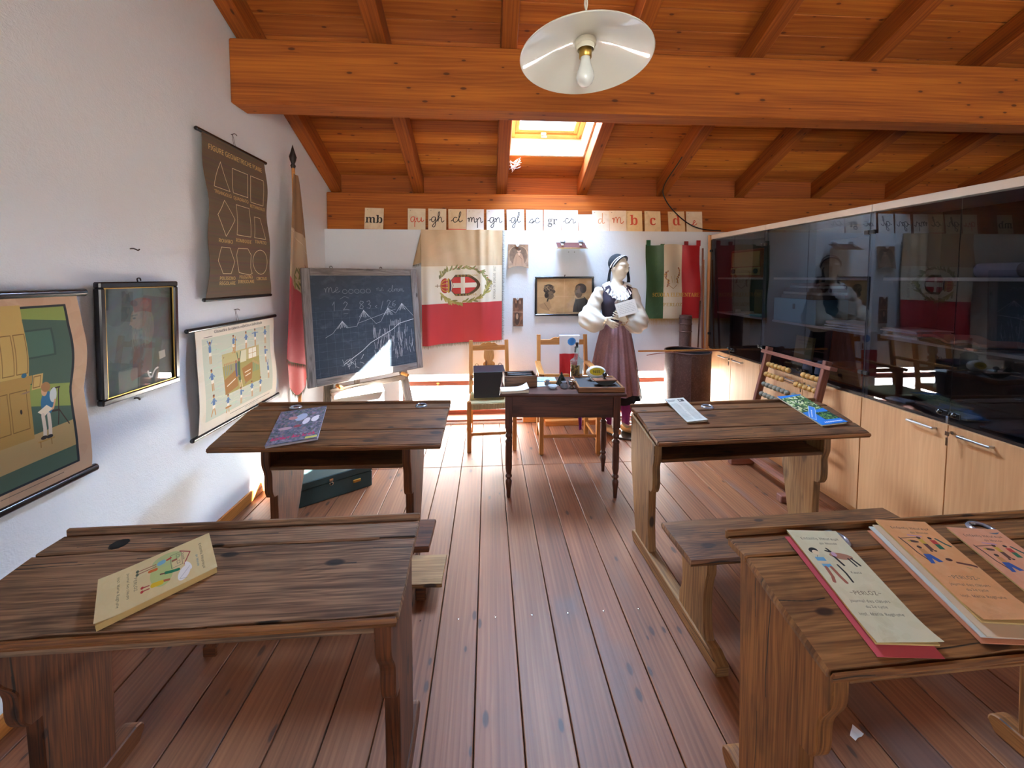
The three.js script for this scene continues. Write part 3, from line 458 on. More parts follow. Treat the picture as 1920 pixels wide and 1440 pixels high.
{
  const tex = canvasTex(384, 900, (g, w, h) => {
    g.fillStyle = '#dcc48e'; g.fillRect(0, 0, w, h); blotch(g, w, h, 70, [255, 245, 220], 0.03, 60, 15);
    scrawl(g, 'Enfants Heureux', 70, 110, 32, '#4a4032', 0.15, 3); scrawl(g, 'du Monde', 170, 150, 24, '#4a7a90', 0.15, 4);
    blob(g, '#bcc47a', 200, 430, 120, 90); blob(g, '#b8c080', 90, 380, 60, 120);
    stroke(g, '#a8403c', 9, [[60, 270], [110, 190], [210, 250]]); g.strokeStyle = '#55504a'; g.lineWidth = 3; g.strokeRect(70, 262, 130, 90); g.strokeRect(86, 280, 26, 24); g.strokeRect(150, 280, 26, 24); g.fillStyle = '#9a5a40'; g.fillRect(120, 300, 18, 46); scrawl(g, 'Scuola', 90, 256, 22);
    blob(g, '#eee8e0', 290, 260, 70, 44, 0.6); blob(g, '#eee8e0', 240, 220, 50, 20, -0.4); stroke(g, '#8a8480', 2, [[250, 210], [330, 300], [350, 240]]);
    stroke(g, '#1f7a50', 26, [[236, 300], [226, 360], [214, 400]]); stroke(g, '#7a4a34', 12, [[214, 410], [206, 440]]);
    stroke(g, '#b8623a', 20, [[290, 380], [280, 420]]); stroke(g, '#dcb81e', 40, [[284, 440], [276, 500]]); stroke(g, '#a85040', 10, [[262, 530], [258, 570]]); stroke(g, '#a85040', 10, [[290, 530], [288, 570]]); blob(g, '#b83a34', 256, 580, 12, 12); blob(g, '#b83a34', 290, 582, 12, 12);
    stroke(g, '#c0403a', 16, [[90, 350], [96, 380]]); stroke(g, '#7fb0c4', 40, [[96, 410], [100, 440]]); stroke(g, '#d86a2a', 26, [[140, 470], [136, 520]]); stroke(g, '#a86a50', 8, [[92, 470], [88, 600]]); stroke(g, '#a86a50', 8, [[112, 470], [112, 600]]); blob(g, '#5a6048', 84, 612, 14, 12); blob(g, '#5a6048', 114, 614, 14, 12);
    scrawl(g, 'PERLOZ', 130, 640, 34, '#6a5c48', 0.1, 8); scrawl(g, 'journal des classes', 60, 690, 25, '#50463a', 0.12, 9); scrawl(g, 'inst. Maria Rognone', 60, 760, 27, '#40382c', 0.12, 11);
  });
  const b = booklet('exercise_booklet', 'thick cream booklet with a drawn house lying askew on the dark desk', 0.165, 0.232, 0.018, tex, creamEdge, 'booklet', 0.004); deskFL.rest(b, -0.89 + 0.772, -1.052 + 1.078, -0.87, 0);
}
{
  const mag = canvasTex(512, 700, (g, w, h) => {
    g.fillStyle = '#6e6a7a'; g.fillRect(0, 0, w, h); const q = rngOf(4); const cols = ['#8c7a86', '#54606a', '#4c5c4c', '#9a8a9a', '#6a7a62', '#a898a8', '#3e4450', '#b07a80'];
    for (let i = 0; i < 900; i++) { g.fillStyle = cols[q() * 8 | 0]; g.globalAlpha = 0.5; g.beginPath(); g.ellipse(q() * w, q() * h, 6 + q() * 22, 4 + q() * 14, q() * 3, 0, 7); g.fill(); } g.globalAlpha = 1;
    blob(g, '#b8bcd0', 260, 190, 60, 80, 0.4); blob(g, '#c88a86', 170, 190, 50, 36, 0.2); blob(g, '#e8dde4', 330, 290, 36, 70, 0.2); blob(g, '#efe6ea', 420, 270, 40, 60, 0.1); blob(g, '#efe6ea', 440, 220, 22, 22); blob(g, '#a85058', 250, 380, 40, 26); blob(g, '#c8a0a8', 130, 400, 70, 30);
    for (let i = 0; i < 13; i++) { g.fillStyle = '#c8305c'; const x = 36 + i * 34; g.save(); g.translate(x, 590 + (q() - 0.5) * 14); g.rotate((q() - 0.5) * 0.4); g.lineWidth = 13; g.strokeStyle = '#cf3a66'; g.beginPath(); if (i % 3) { g.arc(8, 0, 16, q() * 2, 4.4 + q() * 2); } else { g.moveTo(0, 22); g.lineTo(4, -24); g.lineTo(22, 22); } g.stroke(); g.restore(); }
    g.fillStyle = '#d8d060'; g.fillRect(380, 640, 120, 40);
  });
  const b = booklet('magazine', 'coloured comic magazine with pink title lying on a brown desk', 0.24, 0.33, 0.012, mag, STD({ color: C3(214, 208, 214), roughness: 0.8 }), 'magazine', 0.004); deskML.rest(b, -1.035 + 0.82, -2.11 + 2.15, 0.27, 0);
  const news = canvasTex(384, 560, (g, w, h) => {
    g.fillStyle = '#c9c2b2'; g.fillRect(0, 0, w, h); const q = rngOf(8); blotch(g, w, h, 50, [120, 100, 80], 0.04, 60, 4);
    g.fillStyle = '#4c4842'; g.fillRect(230, 30, 110, 60); g.fillStyle = '#b8b0a0'; g.fillRect(244, 44, 40, 30); g.fillStyle = '#8a847a';
    for (let c = 0; c < 2; c++) for (let y = 130; y < 520; y += 13) g.fillRect(30 + c * 175, y, 120 + q() * 30, 4); g.fillStyle = '#5a554c'; g.fillRect(30, 40, 150, 12); g.fillRect(30, 64, 120, 10);
  });
  const n = booklet('leaflet', 'worn grey printed leaflet on the desk below the drum', 0.128, 0.24, 0.006, news, STD({ color: C3(190, 176, 150), roughness: 0.9 }), 'leaflet', 0.006); deskMR.rest(n, 1.16 - 1.475, -0.085, 0.06, 0.001);
  const blue = canvasTex(384, 640, (g, w, h) => {
    g.fillStyle = '#2f7fd0'; g.fillRect(0, 0, w, h); const q = rngOf(12);
    g.save(); g.beginPath(); g.moveTo(0, 60); g.lineTo(w, 20); g.lineTo(w, 330); g.lineTo(0, 380); g.clip(); g.fillStyle = '#3c5a34'; g.fillRect(0, 0, w, 400); for (let i = 0; i < 260; i++) { g.fillStyle = ['#e9e6b8', '#54783c', '#27402c', '#c8cf8a', '#7a9a50'][q() * 5 | 0]; g.beginPath(); g.ellipse(q() * w, 20 + q() * 330, 6 + q() * 20, 5 + q() * 14, q() * 3, 0, 7); g.fill(); } g.restore();
    g.fillStyle = '#2a4a36'; g.fillRect(160, 400, 224, 150); for (let i = 0; i < 60; i++) { g.fillStyle = ['#4d7a3a', '#1d3426', '#7aa04c'][q() * 3 | 0]; g.beginPath(); g.ellipse(170 + q() * 200, 410 + q() * 130, 16, 10, q() * 3, 0, 7); g.fill(); }
    g.save(); g.translate(60, 470); g.rotate(-0.75); g.fillStyle = '#4a8ad8'; g.fillRect(-60, -40, 330, 70); g.strokeStyle = '#e8eef4'; g.lineWidth = 5; g.strokeRect(-60, -40, 330, 70); g.fillStyle = '#f2f4f6'; for (let i = 0; i < 6; i++) g.fillRect(-20 + i * 34, -16, 22, 12); g.restore();
    g.fillStyle = '#f0f4f8'; for (let i = 0; i < 10; i++) g.fillRect(90 + i * 27, 586, 18, 22);
  });
  const bl = booklet('picture_book', 'blue picture book with plant photographs on the desk by the abacus', 0.172, 0.3, 0.008, blue, STD({ color: C3(222, 210, 180), roughness: 0.85 }), 'book', 0.004); deskMR.rest(bl, 1.935 - 1.475 - 0.01, -0.045, 0.1, 0.001);
}
single('paper_scrap', thickSheet(4, 3, (u, v) => [(u - 0.5) * 0.05, 0.004 + 0.004 * Math.sin(u * 6) + 0.003 * v, (0.5 - v) * 0.025 * (0.6 + 0.6 * u)], 0.0006), M.white, 'torn white paper scrap on the floor under the amber desk', 'paper', [1.239, 0, -1.14], 0.5);
// ---------------------------------------------------------------- hanging charts on the left wall (their own axes: x along the wall away from the camera, y up, z into the room)
const onLeft = (z, y, off = 0) => [XL + off, y, z];
const LEFT = Math.PI / 2;   // a thing's +z turned to face +x; its +x then runs towards -z
function rodGeo(l, r) { const g = lathe([[0.0001, -l / 2], [r * 0.8, -l / 2], [r, -l / 2 + 0.004], [r, l / 2 - 0.004], [r * 0.8, l / 2], [0.0001, l / 2]], 14); g.rotateZ(-Math.PI / 2); return g; }
function wallChart(label, z0, z1, sz0, sz1, yTop, yBot, r, tex, wave, back, hookY) {
  const zc = (z0 + z1) / 2, L = Math.abs(z1 - z0), h = yTop - yBot, t = thing('wall_chart', label, 'wall chart', onLeft(zc, yBot, 0.02), LEFT);
  part(t, 'rod', T(rodGeo(L, r), 0, h, 0.004), M.blackGloss); part(t, 'rod', T(rodGeo(L, r), 0, 0, 0.008), M.blackGloss);
  const x0 = -(sz0 - zc), x1 = -(sz1 - zc);
  part(t, 'sheet', thickSheet(24, 40, (u, v) => { const [dx, dz] = wave(u, v); return [x0 + (x1 - x0) * u + dx, v * h, 0.008 + dz]; }, 0.001), STD({ map: tex, roughness: 0.8 }));
  part(t, 'sheet_back', thickSheet(12, 20, (u, v) => { const [dx, dz] = wave(u, v); return [x0 + (x1 - x0) * u + dx, v * h, 0.0064 + dz]; }, 0.0006), back);
  if (hookY) { part(t, 'hanging_string', merge([tube([[-0.008, h, 0], [-0.003, hookY - yBot, -0.012]], 0.0012, 4, 4), tube([[0.012, h, 0], [0.003, hookY - yBot, -0.012]], 0.0012, 4, 4)]), M.iron); part(t, 'nail', tube([[0, hookY - yBot, -0.022], [0, hookY - yBot + 0.004, 0.006], [0.012, hookY - yBot - 0.004, 0.008]], 0.0022, 8, 5), M.iron); }
  return t;
}
const backPaper = STD({ color: C3(150, 122, 92), roughness: 0.9 });
{
  const tex = canvasTex(700, 1200, (g, w, h) => {
    g.fillStyle = '#6b5a44'; g.fillRect(0, 0, w, h); const q = rngOf(5); for (let i = 0; i < 260; i++) { g.fillStyle = rgb(q() > 0.5 ? 130 : 60, q() > 0.5 ? 110 : 50, 80, 0.05); g.fillRect(0, q() * h, w, 2 + q() * 18); }
    g.strokeStyle = '#ecd9ae'; g.fillStyle = '#dcb973'; g.lineWidth = 4; g.textAlign = 'center';
    const spaced = (s, x, y, f, l) => { g.font = f; g.save(); g.translate(x, y); g.scale(l / g.measureText(s).width, 1); g.fillText(s, 0, 0); g.restore(); };
    spaced('FIGURE GEOMETRICHE PIANE', 350, 110, '52px sans-serif', 600);
    const poly = p => { g.beginPath(); p.forEach((e, i) => i ? g.lineTo(...e) : g.moveTo(...e)); g.closePath(); g.stroke(); };
    poly([[165, 170], [80, 370], [250, 370]]); poly([[285, 180], [455, 180], [455, 370], [285, 370]]); poly([[490, 180], [650, 180], [650, 400], [490, 400]]);
    spaced('TRIANGOLO', 165, 420, '38px sans-serif', 190); spaced('QUADRATO', 370, 420, '38px sans-serif', 180); spaced('RETTANGOLO', 575, 445, '38px sans-serif', 200);
    poly([[165, 455], [80, 575], [175, 725], [265, 585]]); poly([[300, 460], [460, 460], [450, 700], [290, 700]]); poly([[515, 520], [595, 520], [640, 700], [495, 700]]);
    spaced('ROMBO', 175, 775, '38px sans-serif', 150); spaced('ROMBOIDE', 370, 755, '38px sans-serif', 180); spaced('TRAPEZIO', 575, 745, '38px sans-serif', 150);
    poly([[130, 810], [220, 810], [265, 915], [215, 1010], [130, 1010], [85, 915]]); poly([[310, 805], [420, 800], [462, 850], [450, 960], [462, 1005], [430, 1018], [305, 1000], [290, 860]]); g.beginPath(); g.ellipse(575, 905, 92, 105, 0, 0, 7); g.stroke();
    spaced('POLIGONO', 180, 1058, '36px sans-serif', 165); spaced('REGOLARE', 180, 1096, '36px sans-serif', 165); spaced('POLIGONO', 385, 1048, '36px sans-serif', 160); spaced('IRREGOLARE', 385, 1086, '36px sans-serif', 190); spaced('CIRCOLO', 580, 1062, '38px sans-serif', 140);
  });
  wallChart('brown canvas chart of plane geometric figures hung highest on the left wall', -2.28, -2.955, -2.315, -2.92, 2.385, 1.42, 0.012, tex,
    (u, v) => [0.02 * Math.sin(v * 9 + 1) * (1 - v) * (u - 0.35) * 1.6 + 0.03 * (1 - v) * (u - 0.4), 0.004 + 0.05 * (1 - v) * v * (1 + Math.sin(v * 13 + u * 3)) * (0.5 + Math.abs(u - 0.5)) + 0.03 * Math.pow(1 - v, 3) * v * 4 * (1 - u)], backPaper, 2.47);
}
{
  const tex = canvasTex(1000, 720, (g, w, h) => {
    g.fillStyle = '#e6dcc6'; g.fillRect(0, 0, w, h); blotch(g, w, h, 60, [190, 150, 100], 0.04, 60, 3);
    g.fillStyle = '#c8ccb4'; g.fillRect(60, 70, 870, 570); const q = rngOf(9); for (let i = 0; i < 160; i++) { g.strokeStyle = rgb(q() > 0.5 ? 226 : 176, q() > 0.5 ? 226 : 196, 190, 0.35); g.lineWidth = 3 + q() * 6; const y = 80 + q() * 550, x = 60 + q() * 700; g.beginPath(); g.moveTo(x, y); g.quadraticCurveTo(x + 60, y - 14, x + 60 + q() * 100, y + 6); g.stroke(); }
    g.fillStyle = '#2c2824'; g.textAlign = 'center'; g.font = 'bold 27px serif'; g.fillText('Ginnastica da camera collettiva e individuale', 500, 44);
    // classroom panel
    g.fillStyle = '#a89a54'; g.fillRect(270, 210, 470, 300); g.fillStyle = '#c0b47a'; g.fillRect(270, 210, 470, 90); g.fillStyle = '#f0ead4'; g.fillRect(590, 218, 110, 84); g.strokeStyle = '#c09a5a'; g.lineWidth = 4; g.strokeRect(590, 218, 110, 84); g.beginPath(); g.moveTo(645, 218); g.lineTo(645, 302); g.moveTo(590, 260); g.lineTo(700, 260); g.stroke(); g.fillStyle = '#d8d4b0'; g.fillRect(480, 220, 80, 90);
    for (let i = 0; i < 6; i++) { stroke(g, '#8a9486', 9, [[296 + i * 22, 300], [298 + i * 22, 370]]); blob(g, '#b89060', 296 + i * 22, 290, 8, 9); }
    g.fillStyle = '#a8763a'; g.beginPath(); g.moveTo(270, 400); g.lineTo(440, 350); g.lineTo(440, 480); g.lineTo(270, 510); g.fill(); g.beginPath(); g.moveTo(500, 360); g.lineTo(650, 330); g.lineTo(620, 470); g.lineTo(540, 490); g.fill(); stroke(g, '#e8dcc0', 8, [[300, 450], [410, 420]]); stroke(g, '#e8dcc0', 8, [[540, 400], [610, 390]]); stroke(g, '#e8dcc0', 8, [[545, 430], [605, 420]]);
    stroke(g, '#4f6a44', 30, [[462, 300], [470, 450]]); stroke(g, '#5a5a7c', 22, [[432, 310], [436, 400]]); stroke(g, '#4f6a44', 9, [[462, 300], [440, 226]]); stroke(g, '#4f6a44', 9, [[470, 300], [486, 224]]); blob(g, '#a8704a', 464, 284, 12, 14); blob(g, '#a8704a', 430, 292, 11, 13); stroke(g, '#e0c8a0', 10, [[466, 450], [462, 500]]); stroke(g, '#e0c8a0', 10, [[486, 450], [492, 500]]);
    for (let i = 0; i < 4; i++) { blob(g, '#b89a60', 650 + i * 22, 330 + i * 12, 12, 14); stroke(g, '#8a9a6a', 18, [[650 + i * 22, 346 + i * 12], [646 + i * 22, 410]]); }
    // small gymnasts around it
    const gym = (x, y, s, arm, leg = 0) => { blob(g, '#c08a50', x, y, 10 * s, 12 * s); blob(g, '#7a4a30', x, y - 6 * s, 10 * s, 7 * s); stroke(g, '#5f7ca4', 26 * s, [[x, y + 26 * s], [x, y + 50 * s]]); g.fillStyle = '#efe6d2'; g.fillRect(x - 13 * s, y + 60 * s, 26 * s, 26 * s); stroke(g, '#c8955e', 9 * s, [[x - 7 * s, y + 86 * s], [x - (7 + leg) * s, y + 130 * s]]); stroke(g, '#c8955e', 9 * s, [[x + 7 * s, y + 86 * s], [x + (7 + leg) * s, y + 130 * s]]); const A = { up: [[-24, -20], [24, -20]], out: [[-46, 24], [46, 24]], hip: [[-26, 40], [26, 40]], fwd: [[40, 30], [36, 36]], high: [[-12, -40], [12, -40]] }[arm]; for (const [dx, dy] of A) stroke(g, '#6f8ab0', 8 * s, [[x, y + 22 * s], [x + dx * s, y + dy * s]]); };
    gym(140, 110, 1.05, 'up'); gym(140, 300, 1.05, 'hip'); gym(140, 480, 1.05, 'hip', 14); gym(400, 96, 0.95, 'fwd', -20); stroke(g, '#b8803c', 6, [[424, 100], [420, 220]]); stroke(g, '#b8803c', 6, [[400, 160], [424, 160], [404, 220]]); gym(560, 90, 0.95, 'hip'); gym(690, 84, 0.95, 'out'); gym(850, 84, 1, 'hip'); gym(840, 250, 0.95, 'fwd'); gym(862, 400, 0.95, 'high'); gym(300, 520, 0.95, 'hip', 10); g.fillStyle = '#b8803c'; g.fillRect(270, 600, 70, 12); gym(470, 510, 0.9, 'fwd'); gym(620, 500, 0.9, 'hip'); gym(740, 494, 0.9, 'hip');
    g.fillStyle = '#6a6458'; g.fillRect(330, 664, 560, 3); g.fillRect(520, 676, 200, 2); g.fillRect(80, 60, 90, 4);
  });
  wallChart('cream gymnastics chart with boys in blue around a classroom, hung low on the left wall', -2.15, -3.015, -2.195, -2.965, 1.257, 0.652, 0.013, tex,
    (u, v) => [0.008 * Math.sin(v * 8) * (u > 0.5 ? 1.2 : 0.7), 0.003 + 0.016 * v * (1 - v) * 4 * (0.3 + 0.7 * Math.abs(Math.sin(u * 4 + v * 3)))], backPaper, 1.34);
}
{
  const tex = canvasTex(1100, 900, (g, w, h) => {
    g.fillStyle = '#c9a684'; g.fillRect(0, 0, w, h); blotch(g, w, h, 120, [150, 110, 80], 0.07, 90, 13); blotch(g, w, h, 60, [230, 200, 170], 0.07, 70, 14);
    g.fillStyle = '#20262a'; g.fillRect(60, 52, 985, 778); g.fillStyle = '#47604f'; g.fillRect(70, 62, 965, 758);
    g.fillStyle = '#8a9a4c'; g.beginPath(); g.moveTo(640, 62); g.lineTo(1035, 62); g.lineTo(1035, 130); g.lineTo(760, 90); g.fill(); g.beginPath(); g.moveTo(800, 380); g.lineTo(1035, 430); g.lineTo(1035, 540); g.lineTo(810, 470); g.fill();
    g.fillStyle = '#3d5446'; g.fillRect(640, 80, 130, 560); g.fillStyle = '#4a6b58'; g.fillRect(860, 160, 110, 120); g.strokeStyle = '#3a5044'; g.lineWidth = 8; g.strokeRect(860, 160, 110, 120);
    g.fillStyle = '#b49a66'; g.beginPath(); g.moveTo(70, 680); g.lineTo(1035, 610); g.lineTo(1035, 740); g.lineTo(70, 770); g.fill(); g.fillStyle = '#4d6350'; g.fillRect(70, 750, 965, 70);
    g.save(); g.translate(899 - 690 * 0.403, 408 - 430 * 0.74); g.scale(0.403, 0.74);
    g.fillStyle = '#c4a45c'; g.fillRect(150, -60, 480, 420); g.fillStyle = '#b08c48'; g.fillRect(100, 360, 560, 50); g.fillRect(100, 410, 550, 330); g.strokeStyle = '#7a5c2c'; g.lineWidth = 5; for (const x of [310, 420, 530]) g.strokeRect(x, 110, 90, 230); for (const x of [320, 480]) g.strokeRect(x, 440, 140, 230); blob(g, '#2b241c', 560, 560, 9, 14); blob(g, '#2f6a86', 590, 352, 22, 14); g.fillStyle = '#caa864'; g.fillRect(665, 360, 90, 90); g.strokeRect(675, 372, 60, 66);
    // seated girl reading
    stroke(g, '#3a2c22', 10, [[920, 470], [900, 620], [880, 700]]); stroke(g, '#3a2c22', 9, [[905, 610], [985, 720]]); stroke(g, '#3a2c22', 9, [[800, 610], [805, 690]]); stroke(g, '#3a2c22', 12, [[790, 605], [905, 612]]); stroke(g, '#3a2c22', 10, [[850, 470], [925, 470]]);
    blob(g, '#2f6f94', 800, 550, 62, 72, 0.2); blob(g, '#cfd6d2', 862, 510, 34, 46, 0.3); blob(g, '#d3a67e', 780, 470, 30, 34); blob(g, '#a87a4a', 790, 450, 44, 30, 0.3); stroke(g, '#d3a67e', 16, [[875, 545], [850, 590], [780, 600]]); g.fillStyle = '#e8dcc0'; g.beginPath(); g.moveTo(700, 590); g.lineTo(790, 560); g.lineTo(840, 590); g.lineTo(760, 625); g.fill();
    stroke(g, '#d8ccb8', 34, [[745, 620], [750, 700], [745, 740]]); stroke(g, '#d8ccb8', 34, [[800, 625], [800, 700], [795, 745]]); blob(g, '#1f1b1a', 735, 756, 30, 12); blob(g, '#1f1b1a', 786, 760, 30, 12); g.fillStyle = '#b08c48'; g.fillRect(680, 770, 150, 10); stroke(g, '#8a6a34', 7, [[700, 778], [700, 810]]); stroke(g, '#8a6a34', 7, [[800, 778], [800, 812]]);
    g.restore();
    g.fillStyle = '#6a5c4c'; g.font = '15px serif'; g.fillRect(760, 848, 220, 3);
  });
  wallChart('aged chart of a girl reading on a chair, left edge of the picture', -0.62, -1.645, -0.68, -1.612, 1.49, 0.768, 0.016, tex,
    (u, v) => [0.012 * Math.sin(v * 10 + 0.6) * Math.max(0, u - 0.6) * 2 + (1 - v) * 0.006, 0.004 + 0.012 * v * (1 - v) * 4 * (0.4 + Math.abs(Math.sin(v * 9 + u * 2)) * 0.6)], backPaper, 0);
}
// ---------------------------------------------------------------- framed pictures
function picture(name, label, pos, turn, w, h, fw, depth, mat, tex, gilt, tilt = 0) {
  const t = thing(name, label, 'picture', pos, turn); t.rotation.order = 'YXZ'; t.rotation.x = tilt;
  for (const [n, a, b, x, y] of [['frame_rail', w, fw, 0, h / 2 - fw / 2], ['frame_rail', w, fw, 0, -h / 2 + fw / 2], ['frame_stile', fw, h - 2 * fw, -w / 2 + fw / 2, 0], ['frame_stile', fw, h - 2 * fw, w / 2 - fw / 2, 0]]) {
    const f = part(t, n, bxa(a, b, depth, x, y, depth / 2, 0.005, a > b ? 'x' : 'y'), mat);
    if (gilt) part(f, 'gilt_edge', bxa(a > b ? a - 2 * fw + 0.008 : 0.005, a > b ? 0.005 : b + 0.008, 0.006, x - Math.sign(x) * (a > b ? 0 : fw / 2 + 0.001), y - Math.sign(y) * (a > b ? fw / 2 + 0.001 : 0), depth * 0.72, 0.001, 'x'), gilt);
  }
  part(t, 'print', T(new THREE.BoxGeometry(w - fw, h - fw, 0.003), 0, 0, 0.008), STD({ map: tex, roughness: 0.8 }));
  part(t, 'glass', T(new THREE.PlaneGeometry(w - 1.6 * fw, h - 1.6 * fw), 0, 0, 0.016), M.glass);
  part(t, 'hook', tube([[0, h / 2 - 0.002, 0.006], [0, h / 2 + 0.014, 0.004], [0.008, h / 2 + 0.016, 0.008], [0.008, h / 2 + 0.004, 0.012]], 0.0028, 12, 6), M.iron);
  return t;
}
{
  const tex = canvasTex(520, 680, (g, w, h) => {
    g.fillStyle = '#4b5a54'; g.fillRect(0, 0, w, h); const q = rngOf(21); for (let i = 0; i < 500; i++) { g.fillStyle = rgb(50 + q() * 70, 66 + q() * 66, 62 + q() * 66, 0.12); g.beginPath(); g.ellipse(q() * w, q() * h, 10 + q() * 50, 20 + q() * 70, q(), 0, 7); g.fill(); }
    blob(g, rgb(40, 50, 46, 0.7), 110, 120, 90, 130, 0.1);
    g.fillStyle = '#7a4238'; g.beginPath(); g.moveTo(215, 390); g.lineTo(345, 372); g.lineTo(338, 560); g.lineTo(195, 605); g.quadraticCurveTo(170, 560, 200, 520); g.closePath(); g.fill(); g.fillStyle = '#54423e'; g.beginPath(); g.moveTo(255, 390); g.lineTo(305, 390); g.lineTo(258, 590); g.fill();
    blob(g, '#8c8874', 318, 280, 46, 110, 0.05); blob(g, '#a57c66', 252, 216, 56, 70, 0.08); blob(g, '#b48a70', 236, 226, 40, 54, 0.1); g.fillStyle = '#b08468'; g.beginPath(); g.moveTo(206, 205); g.lineTo(186, 252); g.lineTo(212, 254); g.fill();
    blob(g, '#3c2e2a', 222, 212, 11, 6); stroke(g, '#6e5a4c', 7, [[204, 196], [242, 192]]); stroke(g, '#7c5446', 5, [[204, 276], [232, 276]]);
    g.fillStyle = '#95412f'; g.beginPath(); g.moveTo(205, 106); g.quadraticCurveTo(270, 62, 352, 104); g.lineTo(346, 186); g.quadraticCurveTo(290, 160, 226, 178); g.closePath(); g.fill(); blob(g, '#b4563c', 300, 128, 32, 30); blob(g, '#5a2a24', 224, 118, 26, 20, 0.3);
    for (let i = 0; i < 170; i++) { const x = 205 + q() * 110, y = 268 + q() * 90; stroke(g, rgb(150 + q() * 50, 146 + q() * 46, 126 + q() * 40, 0.4), 3, [[x, y], [x + (q() - 0.5) * 24, y + 34 + q() * 30]]); } for (let i = 0; i < 70; i++) { const x = 292 + q() * 66, y = 180 + q() * 150; stroke(g, rgb(130 + q() * 50, 126 + q() * 46, 106 + q() * 40, 0.4), 3, [[x, y], [x + (q() - 0.5) * 20, y + 44]]); }
    g.fillStyle = rgb(72, 90, 84, 0.5); g.fillRect(0, 0, w, h); for (let i = 0; i < 260; i++) { g.fillStyle = rgb(60 + q() * 60, 76 + q() * 56, 72 + q() * 54, 0.1); g.beginPath(); g.ellipse(q() * w, q() * h, 6 + q() * 24, 10 + q() * 60, q(), 0, 7); g.fill(); }
    g.fillStyle = rgb(196, 198, 180, 0.8); g.beginPath(); g.moveTo(395, 455); g.lineTo(445, 450); g.lineTo(450, 500); g.lineTo(400, 510); g.fill(); g.strokeStyle = rgb(224, 226, 216, 0.9); g.lineWidth = 12; g.beginPath(); g.moveTo(310, 570); g.quadraticCurveTo(315, 615, 340, 612); g.quadraticCurveTo(360, 560, 385, 562); g.stroke();
  });
  picture('framed_portrait', 'black framed portrait of a bearded man in a red cap', onLeft(-1.882, 1.268, 0.012), LEFT, 0.402, 0.525, 0.026, 0.03, M.blackGloss, tex, M.brass, 0.02);
  for (const [y, z] of [[0.985, -1.862]]) single('nail', tube([[XL - 0.01, y, z], [XL + 0.016, y + 0.002, z], [XL + 0.017, y - 0.008, z - 0.008]], 0.004, 8, 6), M.iron, 'bent nail in the wall below the bearded portrait', 'nail');
  single('wire_hook', tube([[XL - 0.01, 1.681, -1.88], [XL + 0.014, 1.683, -1.88], [XL + 0.016, 1.676, -1.9], [XL + 0.012, 1.682, -1.912]], 0.003, 10, 5), M.iron, 'bare wire hook on the wall above the bearded portrait', 'hook');
}
const onBack = (x, y, off = 0) => [x, y, ZB + off];
{
  const tex = canvasTex(800, 530, (g, w, h) => {
    g.fillStyle = '#cda878'; g.fillRect(0, 0, w, h); blotch(g, w, h, 90, [150, 110, 60], 0.05, 80, 4); blotch(g, w, h, 60, [240, 215, 170], 0.08, 60, 5);
    g.strokeStyle = rgb(230, 205, 160, 0.8); g.lineWidth = 3; g.beginPath(); g.moveTo(400, 20); g.lineTo(396, 510); g.moveTo(30, 270); g.lineTo(770, 262); g.stroke(); g.strokeStyle = '#8c6c42'; g.lineWidth = 2; g.strokeRect(24, 24, w - 48, h - 48);
    g.fillStyle = '#7a5c3a'; g.textAlign = 'center'; g.fillRect(270, 34, 260, 3); g.fillRect(320, 48, 160, 3); g.fillRect(290, 494, 220, 3); g.fillRect(200, 484, 60, 2); g.fillRect(540, 484, 60, 2);
    const q = rngOf(6);
    // woman in a brimmed hat, facing right
    blob(g, '#4a3a2c', 190, 190, 84, 40, 0.12); blob(g, '#3a2e24', 180, 140, 66, 46); for (let i = 0; i < 40; i++) blob(g, ['#8a7458', '#5c4a38', '#a08a68'][q() * 3 | 0], 110 + q() * 150, 118 + q() * 60, 10, 7, q() * 3); blob(g, '#7c644a', 204, 250, 44, 60, 0.1); g.fillStyle = '#7c644a'; g.beginPath(); g.moveTo(238, 236); g.lineTo(262, 266); g.lineTo(240, 274); g.fill(); blob(g, '#4a392c', 224, 238, 10, 4); stroke(g, '#54402f', 5, [[234, 288], [250, 286]]); stroke(g, '#3a2e24', 18, [[170, 300], [150, 380]]); blob(g, '#3c3026', 150, 250, 30, 40); g.fillStyle = '#b89468'; g.beginPath(); g.moveTo(130, 350); g.lineTo(190, 330); g.lineTo(220, 420); g.lineTo(170, 470); g.lineTo(90, 440); g.quadraticCurveTo(40, 410, 50, 380); g.fill(); stroke(g, '#6a5034', 5, [[120, 360], [190, 470]]);
    // man in uniform, facing left
    blob(g, '#3a3026', 630, 150, 78, 66); blob(g, '#7a624a', 600, 200, 56, 88, -0.08); blob(g, '#8a7052', 556, 190, 16, 24, 0.3); blob(g, '#382e26', 664, 160, 46, 62); stroke(g, '#4a3c2e', 7, [[560, 232], [586, 228]]); blob(g, '#4c3e30', 570, 166, 14, 4); g.fillStyle = '#4e463e'; g.beginPath(); g.moveTo(560, 290); g.lineTo(680, 270); g.lineTo(745, 340); g.lineTo(745, 490); g.lineTo(520, 490); g.lineTo(530, 400); g.fill(); stroke(g, '#c8a87c', 14, [[570, 300], [670, 282]]); stroke(g, '#2e2620', 6, [[575, 318], [590, 480]]);
  });
  picture('framed_print', 'black framed sepia print of a woman and a man in profile', onBack(0.806, 1.35, 0.004), 0, 0.63, 0.418, 0.022, 0.022, M.blackGloss, tex, null, 0.015);
}
